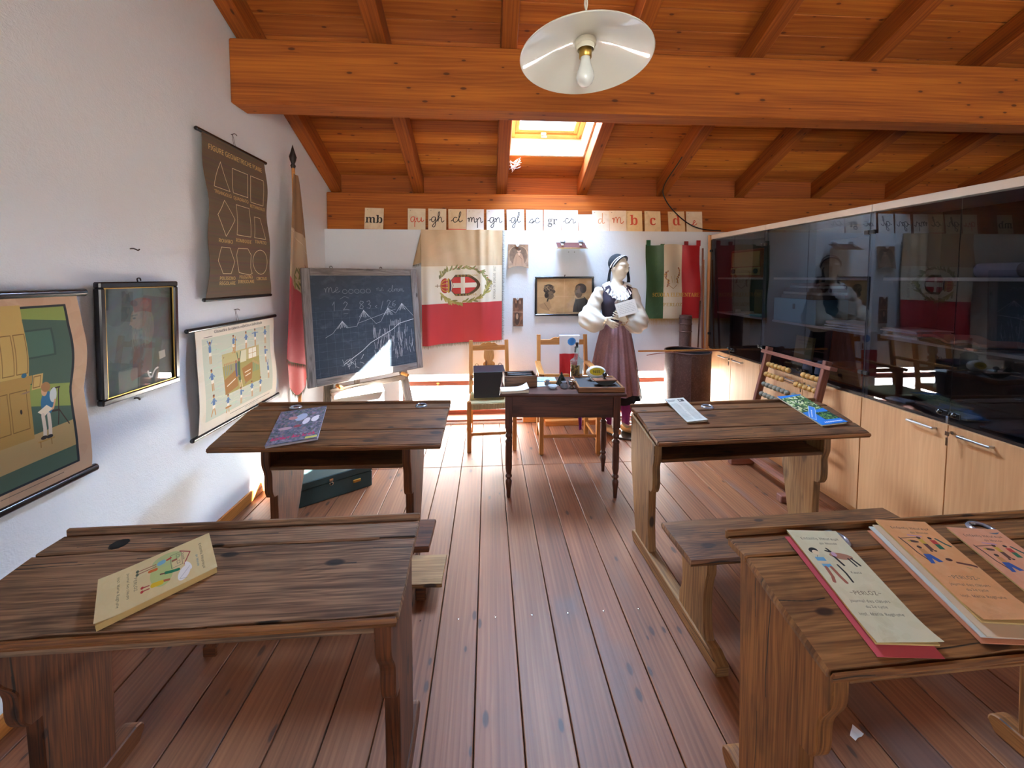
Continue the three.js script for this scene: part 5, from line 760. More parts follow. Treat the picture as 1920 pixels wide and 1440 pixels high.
{
  const GL = PHY({ color: C3(226, 236, 234), transmission: 0.92, thickness: 0, roughness: 0.04, ior: 1.5 }), ceram = PHY({ color: C3(238, 236, 228), roughness: 0.25, clearcoat: 0.6 });
  // pen box
  const pb = thing('pen_box', 'open dark wooden pen box on the left of the teacher\'s desk', 'box', onDesk(0.232, -2.80), 0.05), bm = woodMat(WT.grey, { color: 0xe0ccb8 });
  part(pb, 'bottom', bxa(0.235, 0.008, 0.15, 0, 0.004, 0, 0.001, 'x'), bm); for (const s of [-1, 1]) { part(pb, 'long_side', bxa(0.24, 0.085, 0.01, 0, 0.0425, s * 0.075, 0.002, 'x'), bm); part(pb, 'short_side', bxa(0.01, 0.085, 0.14, s * 0.115, 0.0425, 0, 0.002, 'z'), bm); }
  for (const [z, a, c] of [[-0.03, 0.1, M.black], [0.0, -0.08, M.dark], [0.025, 0.05, M.iron], [0.045, -0.15, M.black]]) { const g = cyl(0.006, 0.004, 0.18, 8); g.rotateZ(Math.PI / 2); g.rotateY(a); single('dip_pen', T(g, 0, 0, 0), c, c === M.dark ? 'brown dip pen in the wooden pen box' : c === M.iron ? 'grey metal dip pen in the wooden pen box' : 'black dip pen in the wooden pen box', 'pen', [0.232, TD.h + 0.083, -2.80 + z], 0, 'dip pens in the pen box'); }
  // notebook with lifted corner
  const nb = thing('notebook', 'thick paper notebook with lifted pages on the desk\'s front left corner', 'notebook', onDesk(0.182, -2.635), 0.08);
  part(nb, 'pages', bxa(0.19, 0.016, 0.1, 0, 0.008, 0, 0.001, 'x'), M.paper); part(nb, 'cover', thickSheet(14, 6, (u, v) => [(u - 0.5) * 0.192, 0.019 + 0.028 * Math.pow(Math.max(0, u - 0.6) / 0.4, 2) * (0.5 + 0.5 * v), (0.5 - v) * 0.102], 0.001), M.white); part(nb, 'loose_page', thickSheet(10, 4, (u, v) => [(u - 0.5) * 0.19, 0.017 + 0.012 * Math.pow(Math.max(0, u - 0.6) / 0.4, 2), (0.5 - v) * 0.1], 0.0006), M.paper);
  // papers
  const sky = canvasTex(256, 192, (g, w, h) => { g.fillStyle = '#a9bfc8'; g.fillRect(0, 0, w, h); blotch(g, w, h, 60, [220, 235, 235], 0.3, 30, 2); blotch(g, w, h, 40, [90, 130, 150], 0.25, 20, 3); });
  single('postcard_booklet', T(RX(bx(0.15, 0.006, 0.12, 0.001), 0), 0, 0.003, 0), STD({ map: (() => { sky.repeat.set(6, 8); sky.wrapS = sky.wrapT = THREE.RepeatWrapping; return sky; })(), roughness: 0.6 }), 'pale blue picture booklet behind the inkpots', 'booklet', onDesk(0.45, -2.925), -0.05);
  single('paper_sheet', thickSheet(4, 4, (u, v) => [(u - 0.5) * 0.2, 0.002 + 0.002 * u, (0.5 - v) * 0.12], 0.0008), STD({ color: C3(206, 222, 238), roughness: 0.8 }), 'bluish white sheet of paper under the small inkpots', 'paper', onDesk(0.44, -2.80), 0.06);
  single('wood_block', bxa(0.11, 0.018, 0.03, 0, 0.009, 0, 0.003, 'x'), M.honey, 'short pale wooden ruler block behind the inkpots', 'ruler', [0.475, TD.h + 0.0045, -2.80], -0.06);
  // inkpots, dish, cup
  const pot = (label, x, z, s, mat) => { const o = thing('inkpot', label, 'inkpot', onDesk(x, z)); part(o, 'body', lathe([[0.0001, 0], [0.02 * s, 0], [0.024 * s, 0.006 * s], [0.023 * s, 0.022 * s], [0.014 * s, 0.03 * s], [0.013 * s, 0.036 * s], [0.017 * s, 0.038 * s], [0.017 * s, 0.042 * s], [0.01 * s, 0.042 * s], [0.01 * s, 0.03 * s]], 16), mat); part(o, 'ink', T(cyl(0.012 * s, 0.016 * s, 0.016 * s, 12), 0, 0.014 * s, 0), DM.ink); };
  pot('small dark glass inkpot at the left of the row', 0.437, -2.765, 0.95, DM.inkGlass); pot('faceted glass inkpot in front of the dark bell bottle', 0.547, -2.695, 1.15, DM.inkGlass);
  const bell = thing('oil_bottle', 'dark green bell shaped bottle behind the faceted inkpot', 'bottle', onDesk(0.545, -2.78)); part(bell, 'body', lathe([[0.0001, 0], [0.042, 0], [0.044, 0.008], [0.034, 0.03], [0.022, 0.055], [0.02, 0.062], [0.012, 0.066], [0.011, 0.076], [0.0001, 0.078]], 20), PHY({ color: C3(34, 44, 34), roughness: 0.2, clearcoat: 0.8 })); part(bell, 'stopper', T(lathe([[0.0001, 0], [0.008, 0], [0.008, 0.012], [0.004, 0.016], [0.0001, 0.024]], 12), 0, 0.076, 0), M.iron);
  single('glass_dish', lathe([[0.0001, 0.002], [0.02, 0], [0.03, 0.012], [0.036, 0.022], [0.034, 0.023], [0.026, 0.012], [0.018, 0.006], [0.0001, 0.006]], 20), PHY({ color: C3(226, 226, 226), transmission: 0.5, thickness: 0, roughness: 0.08 }), 'small cut glass dish in front of the inkpots', 'dish', onDesk(0.463, -2.69));
  single('egg_cup', lathe([[0.0001, 0], [0.017, 0], [0.016, 0.004], [0.008, 0.008], [0.012, 0.016], [0.022, 0.024], [0.024, 0.05], [0.03, 0.052], [0.026, 0.056], [0.02, 0.05], [0.0001, 0.03]], 20), M.chrome, 'silvery footed cup beside the wooden tray', 'cup', onDesk(0.604, -2.70));
  // big bottle
  const bt = thing('glass_bottle', 'tall clear ink bottle with a torn brown label', 'bottle', onDesk(0.695, -2.93));
  part(bt, 'body', lathe([[0.0001, 0.004], [0.046, 0], [0.05, 0.006], [0.05, 0.02], [0.049, 0.13], [0.053, 0.138], [0.053, 0.146], [0.046, 0.152], [0.03, 0.165], [0.02, 0.18], [0.0145, 0.21], [0.0135, 0.245], [0.017, 0.25], [0.017, 0.262], [0.012, 0.262]], 28), GL);
  part(bt, 'stopper', T(lathe([[0.0001, 0], [0.009, 0], [0.01, 0.02], [0.013, 0.03], [0.012, 0.04], [0.0001, 0.042]], 12), 0, 0.25, 0), M.iron);
  const lab = canvasTex(256, 256, (g, w, h) => { g.fillStyle = '#8a7440'; g.fillRect(0, 0, w, h); blotch(g, w, h, 40, [40, 30, 14], 0.5, 40, 3); blotch(g, w, h, 20, [190, 160, 90], 0.5, 20, 4); });
  part(bt, 'label', T(new THREE.CylinderGeometry(0.0508, 0.0508, 0.1, 16, 1, true, -1.3, 1.5), 0, 0.07, 0), STD({ map: lab, roughness: 0.8, side: THREE.DoubleSide }));
  // wooden tray
  const tr = thing('writing_tray', 'shallow wooden tray with slate bottom on the desk\'s right side', 'tray', onDesk(0.795, -2.725), -4 * D2R);
  part(tr, 'bottom', bxa(0.3, 0.01, 0.3, 0, 0.022, 0, 0.001, 'x'), STD({ color: C3(66, 62, 62), roughness: 0.6 })); for (const s of [-1, 1]) { part(tr, 'long_side', bxa(0.325, 0.036, 0.016, 0, 0.018, s * 0.152, 0.003, 'x'), DM.legAmber); part(tr, 'short_side', bxa(0.016, 0.036, 0.29, s * 0.154, 0.018, 0, 0.003, 'z'), DM.legAmber); }
  // rocker blotter and oval stand
  const rb = thing('rocker_blotter', 'wooden rocker blotter with a black knob lying in the tray', 'blotter', [0.835, TD.h + 0.0285, -2.66], 0.06), s = new THREE.Shape(); s.moveTo(-0.08, 0.034); s.quadraticCurveTo(0, -0.034, 0.08, 0.034); s.closePath();
  part(rb, 'rocker', extr(s, 0.06, 0.002), STD({ color: C3(58, 56, 50), roughness: 0.8 })); part(rb, 'plate', bxa(0.165, 0.009, 0.064, 0, 0.038, 0, 0.003, 'x'), woodMat(WT.desk, { color: 0xffe4d0 })); part(rb, 'knob', T(lathe([[0.0001, 0], [0.012, 0], [0.008, 0.008], [0.007, 0.014], [0.015, 0.024], [0.017, 0.034], [0.012, 0.044], [0.0001, 0.048]], 16), 0, 0.042, 0), M.blackGloss);
  const sg = canvasTex(512, 256, (g, w, h) => { g.fillStyle = '#c9b018'; g.fillRect(0, 0, w, h); g.fillStyle = '#20201a'; g.font = 'bold 130px sans-serif'; g.textAlign = 'center'; g.fillText('1655', 236, 172); });
  const st = thing('oval_ashtray', 'white oval stand with yellow plate reading 1655', 'ashtray', [0.81, TD.h + 0.0275, -2.795], 0.0); const ov = new THREE.Shape(); ov.absellipse(0, 0, 0.072, 0.046, 0, Math.PI * 2); const ob = extr(ov, 0.05, 0.012, 24); part(st, 'body', T(RX(ob, -0.35), 0, 0.06, 0), ceram);
  const oi = new THREE.Shape(); oi.absellipse(0, 0, 0.055, 0.028, 0, Math.PI * 2); const og = new THREE.ShapeGeometry(oi, 24), ou = og.attributes.uv, op = og.attributes.position; for (let i = 0; i < ou.count; i++) ou.setXY(i, op.getX(i) / 0.11 + 0.5, op.getY(i) / 0.056 + 0.5); og.translate(0, 0, 0.0255); og.rotateX(-0.35); part(st, 'plate', T(og, 0, 0.06, 0), STD({ map: sg, roughness: 0.5 })); part(st, 'foot', bxa(0.08, 0.016, 0.06, 0, 0.008, -0.0, 0.004, 'x'), ceram);
  single('white_paper', thickSheet(6, 4, (u, v) => [(u - 0.5) * 0.2, 0.003 + 0.01 * u * u, (0.5 - v) * 0.14], 0.0008), M.white, 'white paper sheet showing behind the tray', 'paper', onDesk(0.86, -2.958), -0.1);
}
// ---------------------------------------------------------------- two wooden chairs
function woodenChair(label, x, z, turn, o) {
  const t = thing('wooden_chair', label, 'chair', [x, 0, z], turn), { wf, wb, d, hs, hb, post = 0.038 } = o, m = M.honey;
  const bar = (a, b, w, dd, g) => { const A = new THREE.Vector3(...a), B = new THREE.Vector3(...b), L = A.distanceTo(B), q = bx(w, L, dd, 0.004, 'y'); q.applyQuaternion(new THREE.Quaternion().setFromUnitVectors(new THREE.Vector3(0, 1, 0), B.clone().sub(A).normalize())); const c = A.add(B).multiplyScalar(0.5); return T(q, c.x, c.y, c.z); };
  for (const s of [-1, 1]) {
    part(t, 'front_leg', bar([s * wf / 2, 0, d / 2], [s * wf / 2, o.arm ? o.arm : hs + 0.02, d / 2], post, post), m);
    part(t, 'back_post', bar([s * wb / 2, 0, -d / 2], [s * wb / 2, hs, -d / 2], post, post), m);
    part(t, 'back_post', bar([s * wb / 2, hs - 0.01, -d / 2], [s * (wb / 2 - 0.004), hb, -d / 2 - 0.07], post * 0.95, post * 0.9), m);
    part(t, 'side_rail', bar([s * wf / 2, hs - 0.03, d / 2], [s * wb / 2, hs - 0.03, -d / 2], 0.02, 0.045), m);
    part(t, 'stretcher', bar([s * wf / 2, 0.12, d / 2], [s * wb / 2, 0.12, -d / 2], 0.02, 0.028), m);
    if (o.arm) part(t, 'arm', merge([bar([s * (wf / 2 + 0.005), o.arm + 0.012, d / 2 + 0.05], [s * (wb / 2 + 0.01), o.arm + 0.018, -d / 2 - 0.03], 0.052, 0.024)]), m);
  }
  part(t, 'front_rail', bar([-wf / 2, hs - 0.03, d / 2], [wf / 2, hs - 0.03, d / 2], 0.04, 0.02), m); part(t, 'stretcher', bar([-wf / 2, 0.16, d / 2], [wf / 2, 0.16, d / 2], 0.026, 0.02), m);
  const zt = -d / 2 - 0.06, rail = new THREE.Shape(), w2 = wb / 2 - 0.015; rail.moveTo(-w2, 0); rail.lineTo(w2, 0); rail.lineTo(w2, 0.05); rail.lineTo(w2 * 0.6, 0.05); rail.quadraticCurveTo(w2 * 0.5, 0.05, w2 * 0.42, 0.066); rail.quadraticCurveTo(w2 * 0.3, 0.08, w2 * 0.2, 0.07); rail.quadraticCurveTo(0, 0.09, -w2 * 0.2, 0.07); rail.quadraticCurveTo(-w2 * 0.3, 0.08, -w2 * 0.42, 0.066); rail.quadraticCurveTo(-w2 * 0.5, 0.05, -w2 * 0.6, 0.05); rail.lineTo(-w2, 0.05); rail.closePath();
  part(t, 'top_rail', T(uvBox(extr(rail, 0.02, 0.002), 'x'), 0, hb - 0.1, zt), m); part(t, 'lower_rail', bar([-wb / 2, hs + 0.14, -d / 2 - 0.022], [wb / 2, hs + 0.14, -d / 2 - 0.022], 0.04, 0.018), m);
  if (o.splat) { const P = [[0.0, 0], [0.05, 0], [0.052, 0.03], [0.045, 0.05], [0.058, 0.07], [0.058, 0.095], [0.046, 0.11], [0.058, 0.125], [0.054, 0.15], [0.036, 0.17], [0.048, 0.2], [0.05, 0.24], [0.045, 0.3]], S = new THREE.Shape(); const k = (hb - 0.1 - hs - 0.14) / 0.3; S.moveTo(-P[1][0], 0); S.lineTo(P[1][0], 0); S.splineThru(P.slice(2).map(p => new THREE.Vector2(p[0], p[1] * k))); S.lineTo(-P[12][0], P[12][1] * k); S.splineThru(P.slice(1, 12).reverse().map(p => new THREE.Vector2(-p[0], p[1] * k))); const g = uvBox(extr(S, 0.014, 0.002), 'y'); g.rotateX(-0.1); part(t, 'splat', T(g, 0, hs + 0.145, -d / 2 - 0.022), m); }
  // woven rush seat: strands
  const st = STD({ color: C3(196, 182, 138), roughness: 0.9 }), strands = []; for (let i = 0; i < 34; i++) { const f = (i + 0.5) / 34, zz = d / 2 - 0.01 - f * (d - 0.03), ww = wf + (wb - wf) * f; const g = cyl(0.007, 0.007, ww - 0.01, 5); g.rotateZ(Math.PI / 2); strands.push(T(g, 0, hs - 0.008 + (i % 2) * 0.002, zz)); } for (let i = 0; i < 26; i++) { const xx = (i - 12.5) / 26 * (wf - 0.04); const g = cyl(0.0075, 0.0075, 0.05, 5); strands.push(T(g, xx, hs - 0.03, d / 2 + 0.012)); }
  const seat = part(t, 'rush_seat', merge(strands), st); seat.userData.kind = 'stuff'; part(t, 'seat_pad', bxa((wf + wb) / 2 - 0.02, 0.02, d - 0.03, 0, hs - 0.022, 0, 0.004, 'x'), st);
  return t;
}
const chairA = woodenChair('honey wooden chair with carved splat, left of the teacher\'s desk, holding a black case', 0.02, -3.52, 0.06, { wf: 0.405, wb: 0.36, d: 0.36, hs: 0.44, hb: 0.93, splat: true });
const chairB = woodenChair('honey wooden armchair behind the teacher\'s desk with a tricolour sash', 0.72, -3.45, -0.04, { wf: 0.5, wb: 0.47, d: 0.42, hs: 0.44, hb: 0.985, arm: 0.70 });
{
  const b = thing('black_case', 'black covered case with pale side standing on the left chair', 'case', [-0.012, 0.4605, -3.5], 0.06), cov = PHY({ color: C3(44, 46, 50), roughness: 0.55 });
  part(b, 'body', bxa(0.265, 0.225, 0.17, 0.01, 0.1125, 0, 0.004, 'x'), STD({ color: C3(226, 222, 206), roughness: 0.8 })); part(b, 'front_cover', bxa(0.285, 0.235, 0.006, 0.018, 0.1175, 0.088, 0.002, 'x'), cov); part(b, 'back_cover', bxa(0.285, 0.25, 0.006, 0.018, 0.125, -0.088, 0.002, 'x'), cov); part(b, 'right_cover', bxa(0.006, 0.23, 0.175, 0.158, 0.115, 0, 0.002, 'z'), cov);
  part(b, 'lid', T(RX(bx(0.285, 0.006, 0.18, 0.002), 0.12), 0.018, 0.243, 0), PHY({ color: C3(40, 44, 54), roughness: 0.35 })); for (const s of [-1, 1]) part(b, 'ring', T(new THREE.TorusGeometry(0.014, 0.0022, 6, 14), 0.018 + s * 0.11, 0.262, -0.08), M.iron);
}
{
  const tex = canvasTex(256, 640, (g, w, h) => { g.fillStyle = '#e4e4e8'; g.fillRect(0, 0, w, 250); g.fillStyle = '#c81e2a'; g.fillRect(0, 250, w, h); for (let i = 0; i < 22; i++) { const a = i / 22 * 6.28; g.fillStyle = '#3a86cc'; g.beginPath(); g.ellipse(160 + Math.cos(a) * 36, 82 + Math.sin(a) * 36, 20, 10, a, 0, 7); g.fill(); } blob(g, '#2f78c0', 160, 82, 34, 34); g.fillStyle = '#38342e'; g.fillRect(206, 170, 22, 66); blob(g, '#4c463c', 216, 164, 14, 12); });
  const s = thing('tricolour_sash', 'white and red sash with blue rosette hung over the armchair back', 'sash', [0.80, 0.522, -3.698], -0.04);
  part(s, 'cloth', thickSheet(18, 48, (u, v) => [(u - 0.5) * (0.16 + 0.04 * v) - 0.02 * (1 - v), v * 0.455, 0.008 + 0.011 * (1 + Math.sin(u * 12 + v * 2)) * (1.1 - v * 0.9)], 0.0015), PHY({ map: tex, roughness: 0.45, sheen: 0.3 }));
  part(s, 'fold_over', thickSheet(14, 10, (u, v) => [(u - 0.5) * 0.2, 0.455 + 0.012 * Math.sin(v * Math.PI) - v * v * 0.05, 0.006 - v * 0.048], 0.0015), STD({ color: C3(224, 224, 228), roughness: 0.6 }));
}
single('wooden_crate_lid', bxa(0.62, 0.055, 0.06, 0, 0.0275, 0, 0.003, 'x'), M.pine, 'long pale wooden board on the floor behind the armchair', 'board', [0.9, 0, -3.9], 0.02);
single('purple_cloth', sheet(10, 14, (u, v) => [(u - 0.5) * 0.06 * (0.4 + v * 0.6), v * 0.22, 0.012 * Math.sin(u * 9 + v * 3)]), STD({ color: C3(128, 40, 128), roughness: 0.7, side: THREE.DoubleSide }), 'strip of purple cloth hanging behind the armchair leg', 'cloth', [0.925, 0.01, -3.735]);
// ---------------------------------------------------------------- cabinet units along the right side
const CX = 2.38, CD = 0.45, CH = 2.0, CL = 0.8, SHELF = [1.18, 1.54];
const shelfMat = STD({ color: C3(196, 190, 182), roughness: 0.6 }), rimMat = STD({ color: C3(222, 214, 202), roughness: 0.5 }), inMat = STD({ color: C3(86, 84, 86), roughness: 0.7 });
function cabinet(label, z0, z1, first) {   // z0 far, z1 near
  const L = z1 - z0, zc = (z0 + z1) / 2, t = thing('cabinet', label, 'cabinet', [CX + CD / 2, 0, zc], 0, 'glazed cupboard units'), th = 0.018, X = v => v - CX - CD / 2;
  for (const s of [-1, 1]) part(t, 'side_panel', bxa(CD, CH - 0.045, th, 0.0, (CH - 0.045) / 2, s * (L / 2 - th / 2), 0.001, 'y'), inMat);
  if (first) part(t, 'end_panel', bxa(CD + 0.03, CH - 0.001, 0.024, -0.015, (CH - 0.001) / 2, -L / 2 - 0.013, 0.002, 'y'), M.beech);
  part(t, 'top_panel', bxa(CD + 0.012, 0.045, L, -0.004, CH - 0.0225, 0, 0.002, 'z'), rimMat); part(t, 'back_panel', bxa(0.012, CH - 0.05, L - 2 * th, CD / 2 - 0.006, CH / 2, 0, 0.001, 'y'), inMat);
  part(t, 'middle_panel', bxa(CD - 0.002, 0.022, L - 2 * th, 0.0, CL - 0.0, 0, 0.001, 'z'), STD({ color: C3(60, 52, 50), roughness: 0.4 })); part(t, 'plinth', bxa(0.018, 0.06, L - 0.004, X(CX + 0.03), 0.03, 0, 0.001, 'z'), M.beech);
  for (const y of SHELF) part(t, 'shelf', bxa(CD - 0.07, 0.018, L - 2 * th, 0.03, y, 0, 0.001, 'z'), shelfMat);
  for (const s of [-1, 1]) {
    const w = L / 2 - 0.004, d = part(t, 'door', bxa(0.018, CL - 0.07, w, X(CX - 0.009), 0.06 + (CL - 0.07) / 2, s * (w / 2 + 0.002), 0.001, 'y'), M.beech);
    const hz = s * 0.1 + (s > 0 ? 0.02 : -0.01); part(d, 'handle', merge([bxa(0.01, 0.012, 0.13, X(CX - 0.045), 0.755, hz, 0.003, 'z'), bxa(0.03, 0.01, 0.01, X(CX - 0.03), 0.755, hz - 0.058, 0.002, 'x'), bxa(0.03, 0.01, 0.01, X(CX - 0.03), 0.755, hz + 0.058, 0.002, 'x')]), M.steel);
    if (s > 0) { part(d, 'lock', T(RZ(cyl(0.009, 0.009, 0.012, 14), Math.PI / 2), X(CX - 0.022), 0.76, 0.025), M.chrome); part(d, 'key', merge([bxa(0.022, 0.012, 0.0025, X(CX - 0.04), 0.76, 0.025, 0.001, 'x'), bxa(0.003, 0.022, 0.018, X(CX - 0.055), 0.757, 0.025, 0.001, 'y'), bxa(0.003, 0.042, 0.01, X(CX - 0.056), 0.716, 0.026, 0.001, 'y')]), M.chrome); }
    const gw = L / 2 - 0.004, gd = part(t, 'glass_door', bxa(0.005, 1.135, gw, X(CX - 0.012), 0.81 + 1.135 / 2, s * (gw / 2 + 0.002), 0.0005, 'y'), M.tint);
    for (const y of [0.95, 1.83]) part(gd, 'hinge', bxa(0.02, 0.026, 0.03, X(CX - 0.016), y, s * (gw - 0.012), 0.004, 'y'), M.black);
    part(gd, 'knob', T(RZ(lathe([[0.0001, 0], [0.008, 0], [0.007, 0.01], [0.013, 0.016], [0.014, 0.024], [0.0001, 0.03]], 14), Math.PI / 2), X(CX - 0.014), 0.853, s * 0.03), M.blackGloss);
    part(gd, 'lock_plate', bxa(0.008, 0.03, 0.045, X(CX - 0.018), 0.848, s * 0.026, 0.003, 'z'), M.black);
    if (s > 0) part(gd, 'key', merge([bxa(0.02, 0.01, 0.0025, X(CX - 0.032), 0.848, 0.014, 0.001, 'x'), bxa(0.003, 0.04, 0.012, X(CX - 0.042), 0.824, 0.012, 0.001, 'y')]), M.chrome);
  }
  return t;
}
cabinet('glazed beech cabinet unit nearest the back wall, holding an old radio', -3.94, -3.148, true);
cabinet('glazed beech cabinet unit behind the abacus, holding a teal box', -3.146, -2.238);
cabinet('glazed beech cabinet unit at the right edge, holding an open book', -2.236, -1.328);
// ---------------------------------------------------------------- things behind the tinted glass
{
  const box = (name, label, cat, w, h, d, x, y, z, mat, turn = 0, group) => single(name, bxa(w, h, d, 0, h / 2, 0, 0.003, 'z'), mat, label, cat, [x, y, z], turn, group), C = (r, g, b, ro = 0.8) => STD({ color: C3(r, g, b), roughness: ro });
  const s1 = SHELF[0] + 0.0095, s2 = SHELF[1] + 0.0095, s0 = CL + 0.0115, K = Math.PI / 2;
  const ra = thing('valve_radio', 'old wooden valve radio on the upper cabinet shelf', 'radio', [2.53, s2, -3.56], 0);
  part(ra, 'case', bxa(0.2, 0.27, 0.46, 0.06, 0.135, 0, 0.012, 'z'), woodMat(WT.honey, { color: 0xe08040, roughness: 0.35 })); part(ra, 'speaker_cloth', bxa(0.006, 0.14, 0.4, -0.042, 0.175, 0, 0.002, 'z'), C(206, 176, 106)); const dial = canvasTex(512, 96, (g, w, h) => { g.fillStyle = '#c8b06a'; g.fillRect(0, 0, w, h); g.fillStyle = '#4a3a20'; for (let i = 0; i < 40; i++) g.fillRect(110 + i * 7.4, 34 + (i % 3) * 8, 3, 10); g.fillRect(100, 60, 310, 3); });
  const dg = new THREE.PlaneGeometry(0.42, 0.075); dg.rotateY(-K); part(ra, 'dial', T(dg, -0.0465, 0.06, 0), STD({ map: dial, roughness: 0.4 })); part(ra, 'dial_back', bxa(0.006, 0.075, 0.42, -0.043, 0.06, 0, 0.001, 'z'), C(180, 150, 90)); for (const z of [-0.16, 0.16]) part(ra, 'knob', T(RZ(lathe([[0.0001, 0], [0.024, 0], [0.022, 0.014], [0.0001, 0.018]], 18), K), -0.046, 0.06, z), M.black);
  box('framed_photo_card', 'cream photo card leaning behind glass below the radio', 'photograph', 0.012, 0.24, 0.16, 2.7, s1, -3.62, C(150, 130, 90)); box('small_box', 'yellow-brown card box below the radio', 'box', 0.1, 0.1, 0.14, 2.66, s1, -3.4, C(176, 150, 100));
  box('note_box', 'small teal notebook on the shelf below the radio', 'notebook', 0.12, 0.02, 0.16, 2.5, s1, -3.34, C(116, 176, 168)); box('card_stack', 'flat white card pack on the shelf below the radio', 'cards', 0.12, 0.014, 0.16, 2.5, s1, -3.55, C(226, 214, 196)); box('small_candle_box', 'little glass box on the shelf below the radio', 'box', 0.03, 0.04, 0.04, 2.5, s1, -3.66, C(210, 200, 180));
  const tb = thing('teal_box', 'large pale teal metal box on the middle cabinet shelf', 'box', [2.57, s1, -2.9]); part(tb, 'body', bxa(0.26, 0.19, 0.42, 0, 0.095, 0, 0.004, 'z'), C(128, 178, 188, 0.5)); part(tb, 'clasp', bxa(0.008, 0.04, 0.02, -0.134, 0.13, 0.01, 0.002, 'y'), M.iron);
  const bk = [[0.24, 0.034, 0.34, [96, 84, 70]], [0.22, 0.02, 0.36, [214, 204, 186]], [0.25, 0.03, 0.3, [86, 56, 48]], [0.22, 0.018, 0.28, [196, 186, 170]], [0.2, 0.02, 0.27, [120, 70, 58]]]; let y = s1 + 0.1905; const nm = ['dark grey', 'cream', 'dark brown', 'pale', 'reddish']; bk.forEach(([w, h, d, c], i) => { box('stacked_book', `${nm[i]} book, ${['lowest', 'second', 'third', 'fourth', 'top'][i]} in the pile on the teal box`, 'book', w, h, d, 2.57 + (i % 2) * 0.01, y, -2.88 + i * 0.012, C(...c), (i % 3 - 1) * 0.05, 'books piled on the teal box'); y += h + 0.0006; });
  const ycov = canvasTex(256, 360, (g, w, h) => { g.fillStyle = '#b9a468'; g.fillRect(0, 0, w, h); g.fillStyle = '#5a4c2c'; g.textAlign = 'center'; g.font = '26px serif'; g.fillText('IN MONTAGNA', 128, 60); g.fillText('SI CANTA', 128, 96); });
  const yb = single('upright_book', (() => { const g = new THREE.BoxGeometry(0.17, 0.25, 0.02); g.rotateY(-K); return T(g, 0, 0.125, 0); })(), STD({ map: ycov, roughness: 0.8 }), 'upright yellow book on the cabinet floor behind the abacus', 'book', [2.6, s0, -2.98]); yb.rotation.z = -0.12;
  const lb = single('letter_board', bxa(0.014, 0.32, 0.36, 0, 0.16, 0, 0.002, 'y'), woodMat(WT.honey, { color: 0xd8a070 }), 'brown wooden board leaning at the back of the cabinet floor', 'board', [2.72, s0, -2.68]); lb.rotation.z = -0.1;
  const cupG = lathe([[0.0001, 0.002], [0.026, 0.002], [0.033, 0.085], [0.035, 0.087], [0.0335, 0.084], [0.024, 0.004], [0.0001, 0.004]], 16);
  const cupAt = [[2.53, -2.845], [2.48, -2.79], [2.6, -2.79], [2.53, -2.73], [2.6, -2.7]]; cupAt.forEach(([x, z], i) => { const c = single('plastic_cup', cupG, C(226, 226, 232, 0.5), 'white plastic cup upturned on the cabinet floor beside the wooden drawer box', 'cup', [x, s0 + 0.087, z], 0, 'white cups in the cabinet'); c.rotation.x = Math.PI; });
  const dr = thing('drawer_box', 'small orange wooden drawer box on the cabinet floor', 'box', [2.56, s0, -2.47]); part(dr, 'body', bxa(0.22, 0.12, 0.32, 0, 0.06, 0, 0.003, 'z'), woodMat(WT.honey, { color: 0xf0a860 })); part(dr, 'knob', T(RZ(cyl(0.01, 0.012, 0.02, 12), K), -0.12, 0.06, 0), M.dark); part(dr, 'drawer_front', bxa(0.006, 0.09, 0.28, -0.112, 0.058, 0, 0.002, 'z'), M.honey);
  for (const [n, x, z, w] of [['beige paper pile on the middle shelf beside the teal box', 2.55, -2.45, 0.3], ['cream paper pile on the middle shelf of the right unit', 2.56, -2.115, 0.2]]) { const p = thing('paper_pile', n, 'papers', [x, s1, z]); for (let i = 0; i < 6; i++) part(p, 'sheet', T(RY(bx(0.22, 0.008, w, 0.001), (rnd() - 0.5) * 0.16), (rnd() - 0.5) * 0.03, 0.004 + i * 0.0085, 0), i % 2 ? M.paper : M.white); }
  const poster = single('map_print', bxa(0.006, 0.3, 0.5, 0, 0.15, 0, 0.001, 'y'), C(206, 190, 166), 'pale map print leaning on the upper cabinet shelf', 'print', [2.78, s2, -2.7]);
  const ob = thing('open_book', 'open book with reddish pages on the right unit\'s middle shelf', 'book', [2.52, s1, -1.82], -0.3); for (const s of [-1, 1]) part(ob, 'leaf_block', (() => { const g = thickSheet(10, 6, (u, v) => [(0.5 - v) * -0.2, 0.0, u * 0.17], 0.014); const p = g.attributes.position; for (let i = 0; i < p.count; i++) { const zz = p.getZ(i); p.setY(i, p.getY(i) + 0.016 + 0.03 * Math.sin(Math.min(1, zz / 0.17) * 2.4)); p.setZ(i, zz * s); } g.computeVertexNormals(); g.rotateZ(0.0); return T(g, 0, 0.0, 0); })(), STD({ color: C3(190, 124, 98), roughness: 0.85, side: THREE.DoubleSide })); ob.rotation.z = 0; part(ob, 'book_stand', T(RZ(bx(0.24, 0.012, 0.34, 0.002), 0), 0, 0.006, 0), M.dark);
  for (const [n, c, x, z, w, d] of [['white folded leaflet on the right unit floor', [224, 226, 226], 2.46, -2.1, 0.08, 0.1], ['brown envelope on the right unit floor', [176, 150, 120], 2.6, -1.985, 0.18, 0.16], ['grey album on the right unit floor', [120, 110, 108], 2.55, -1.58, 0.22, 0.28], ['cream booklet on the right unit floor', [206, 190, 164], 2.5, -1.83, 0.12, 0.1]]) box('flat_paper', n, 'paper', w, 0.012, d, x, s0, z, C(...c), 0.2);
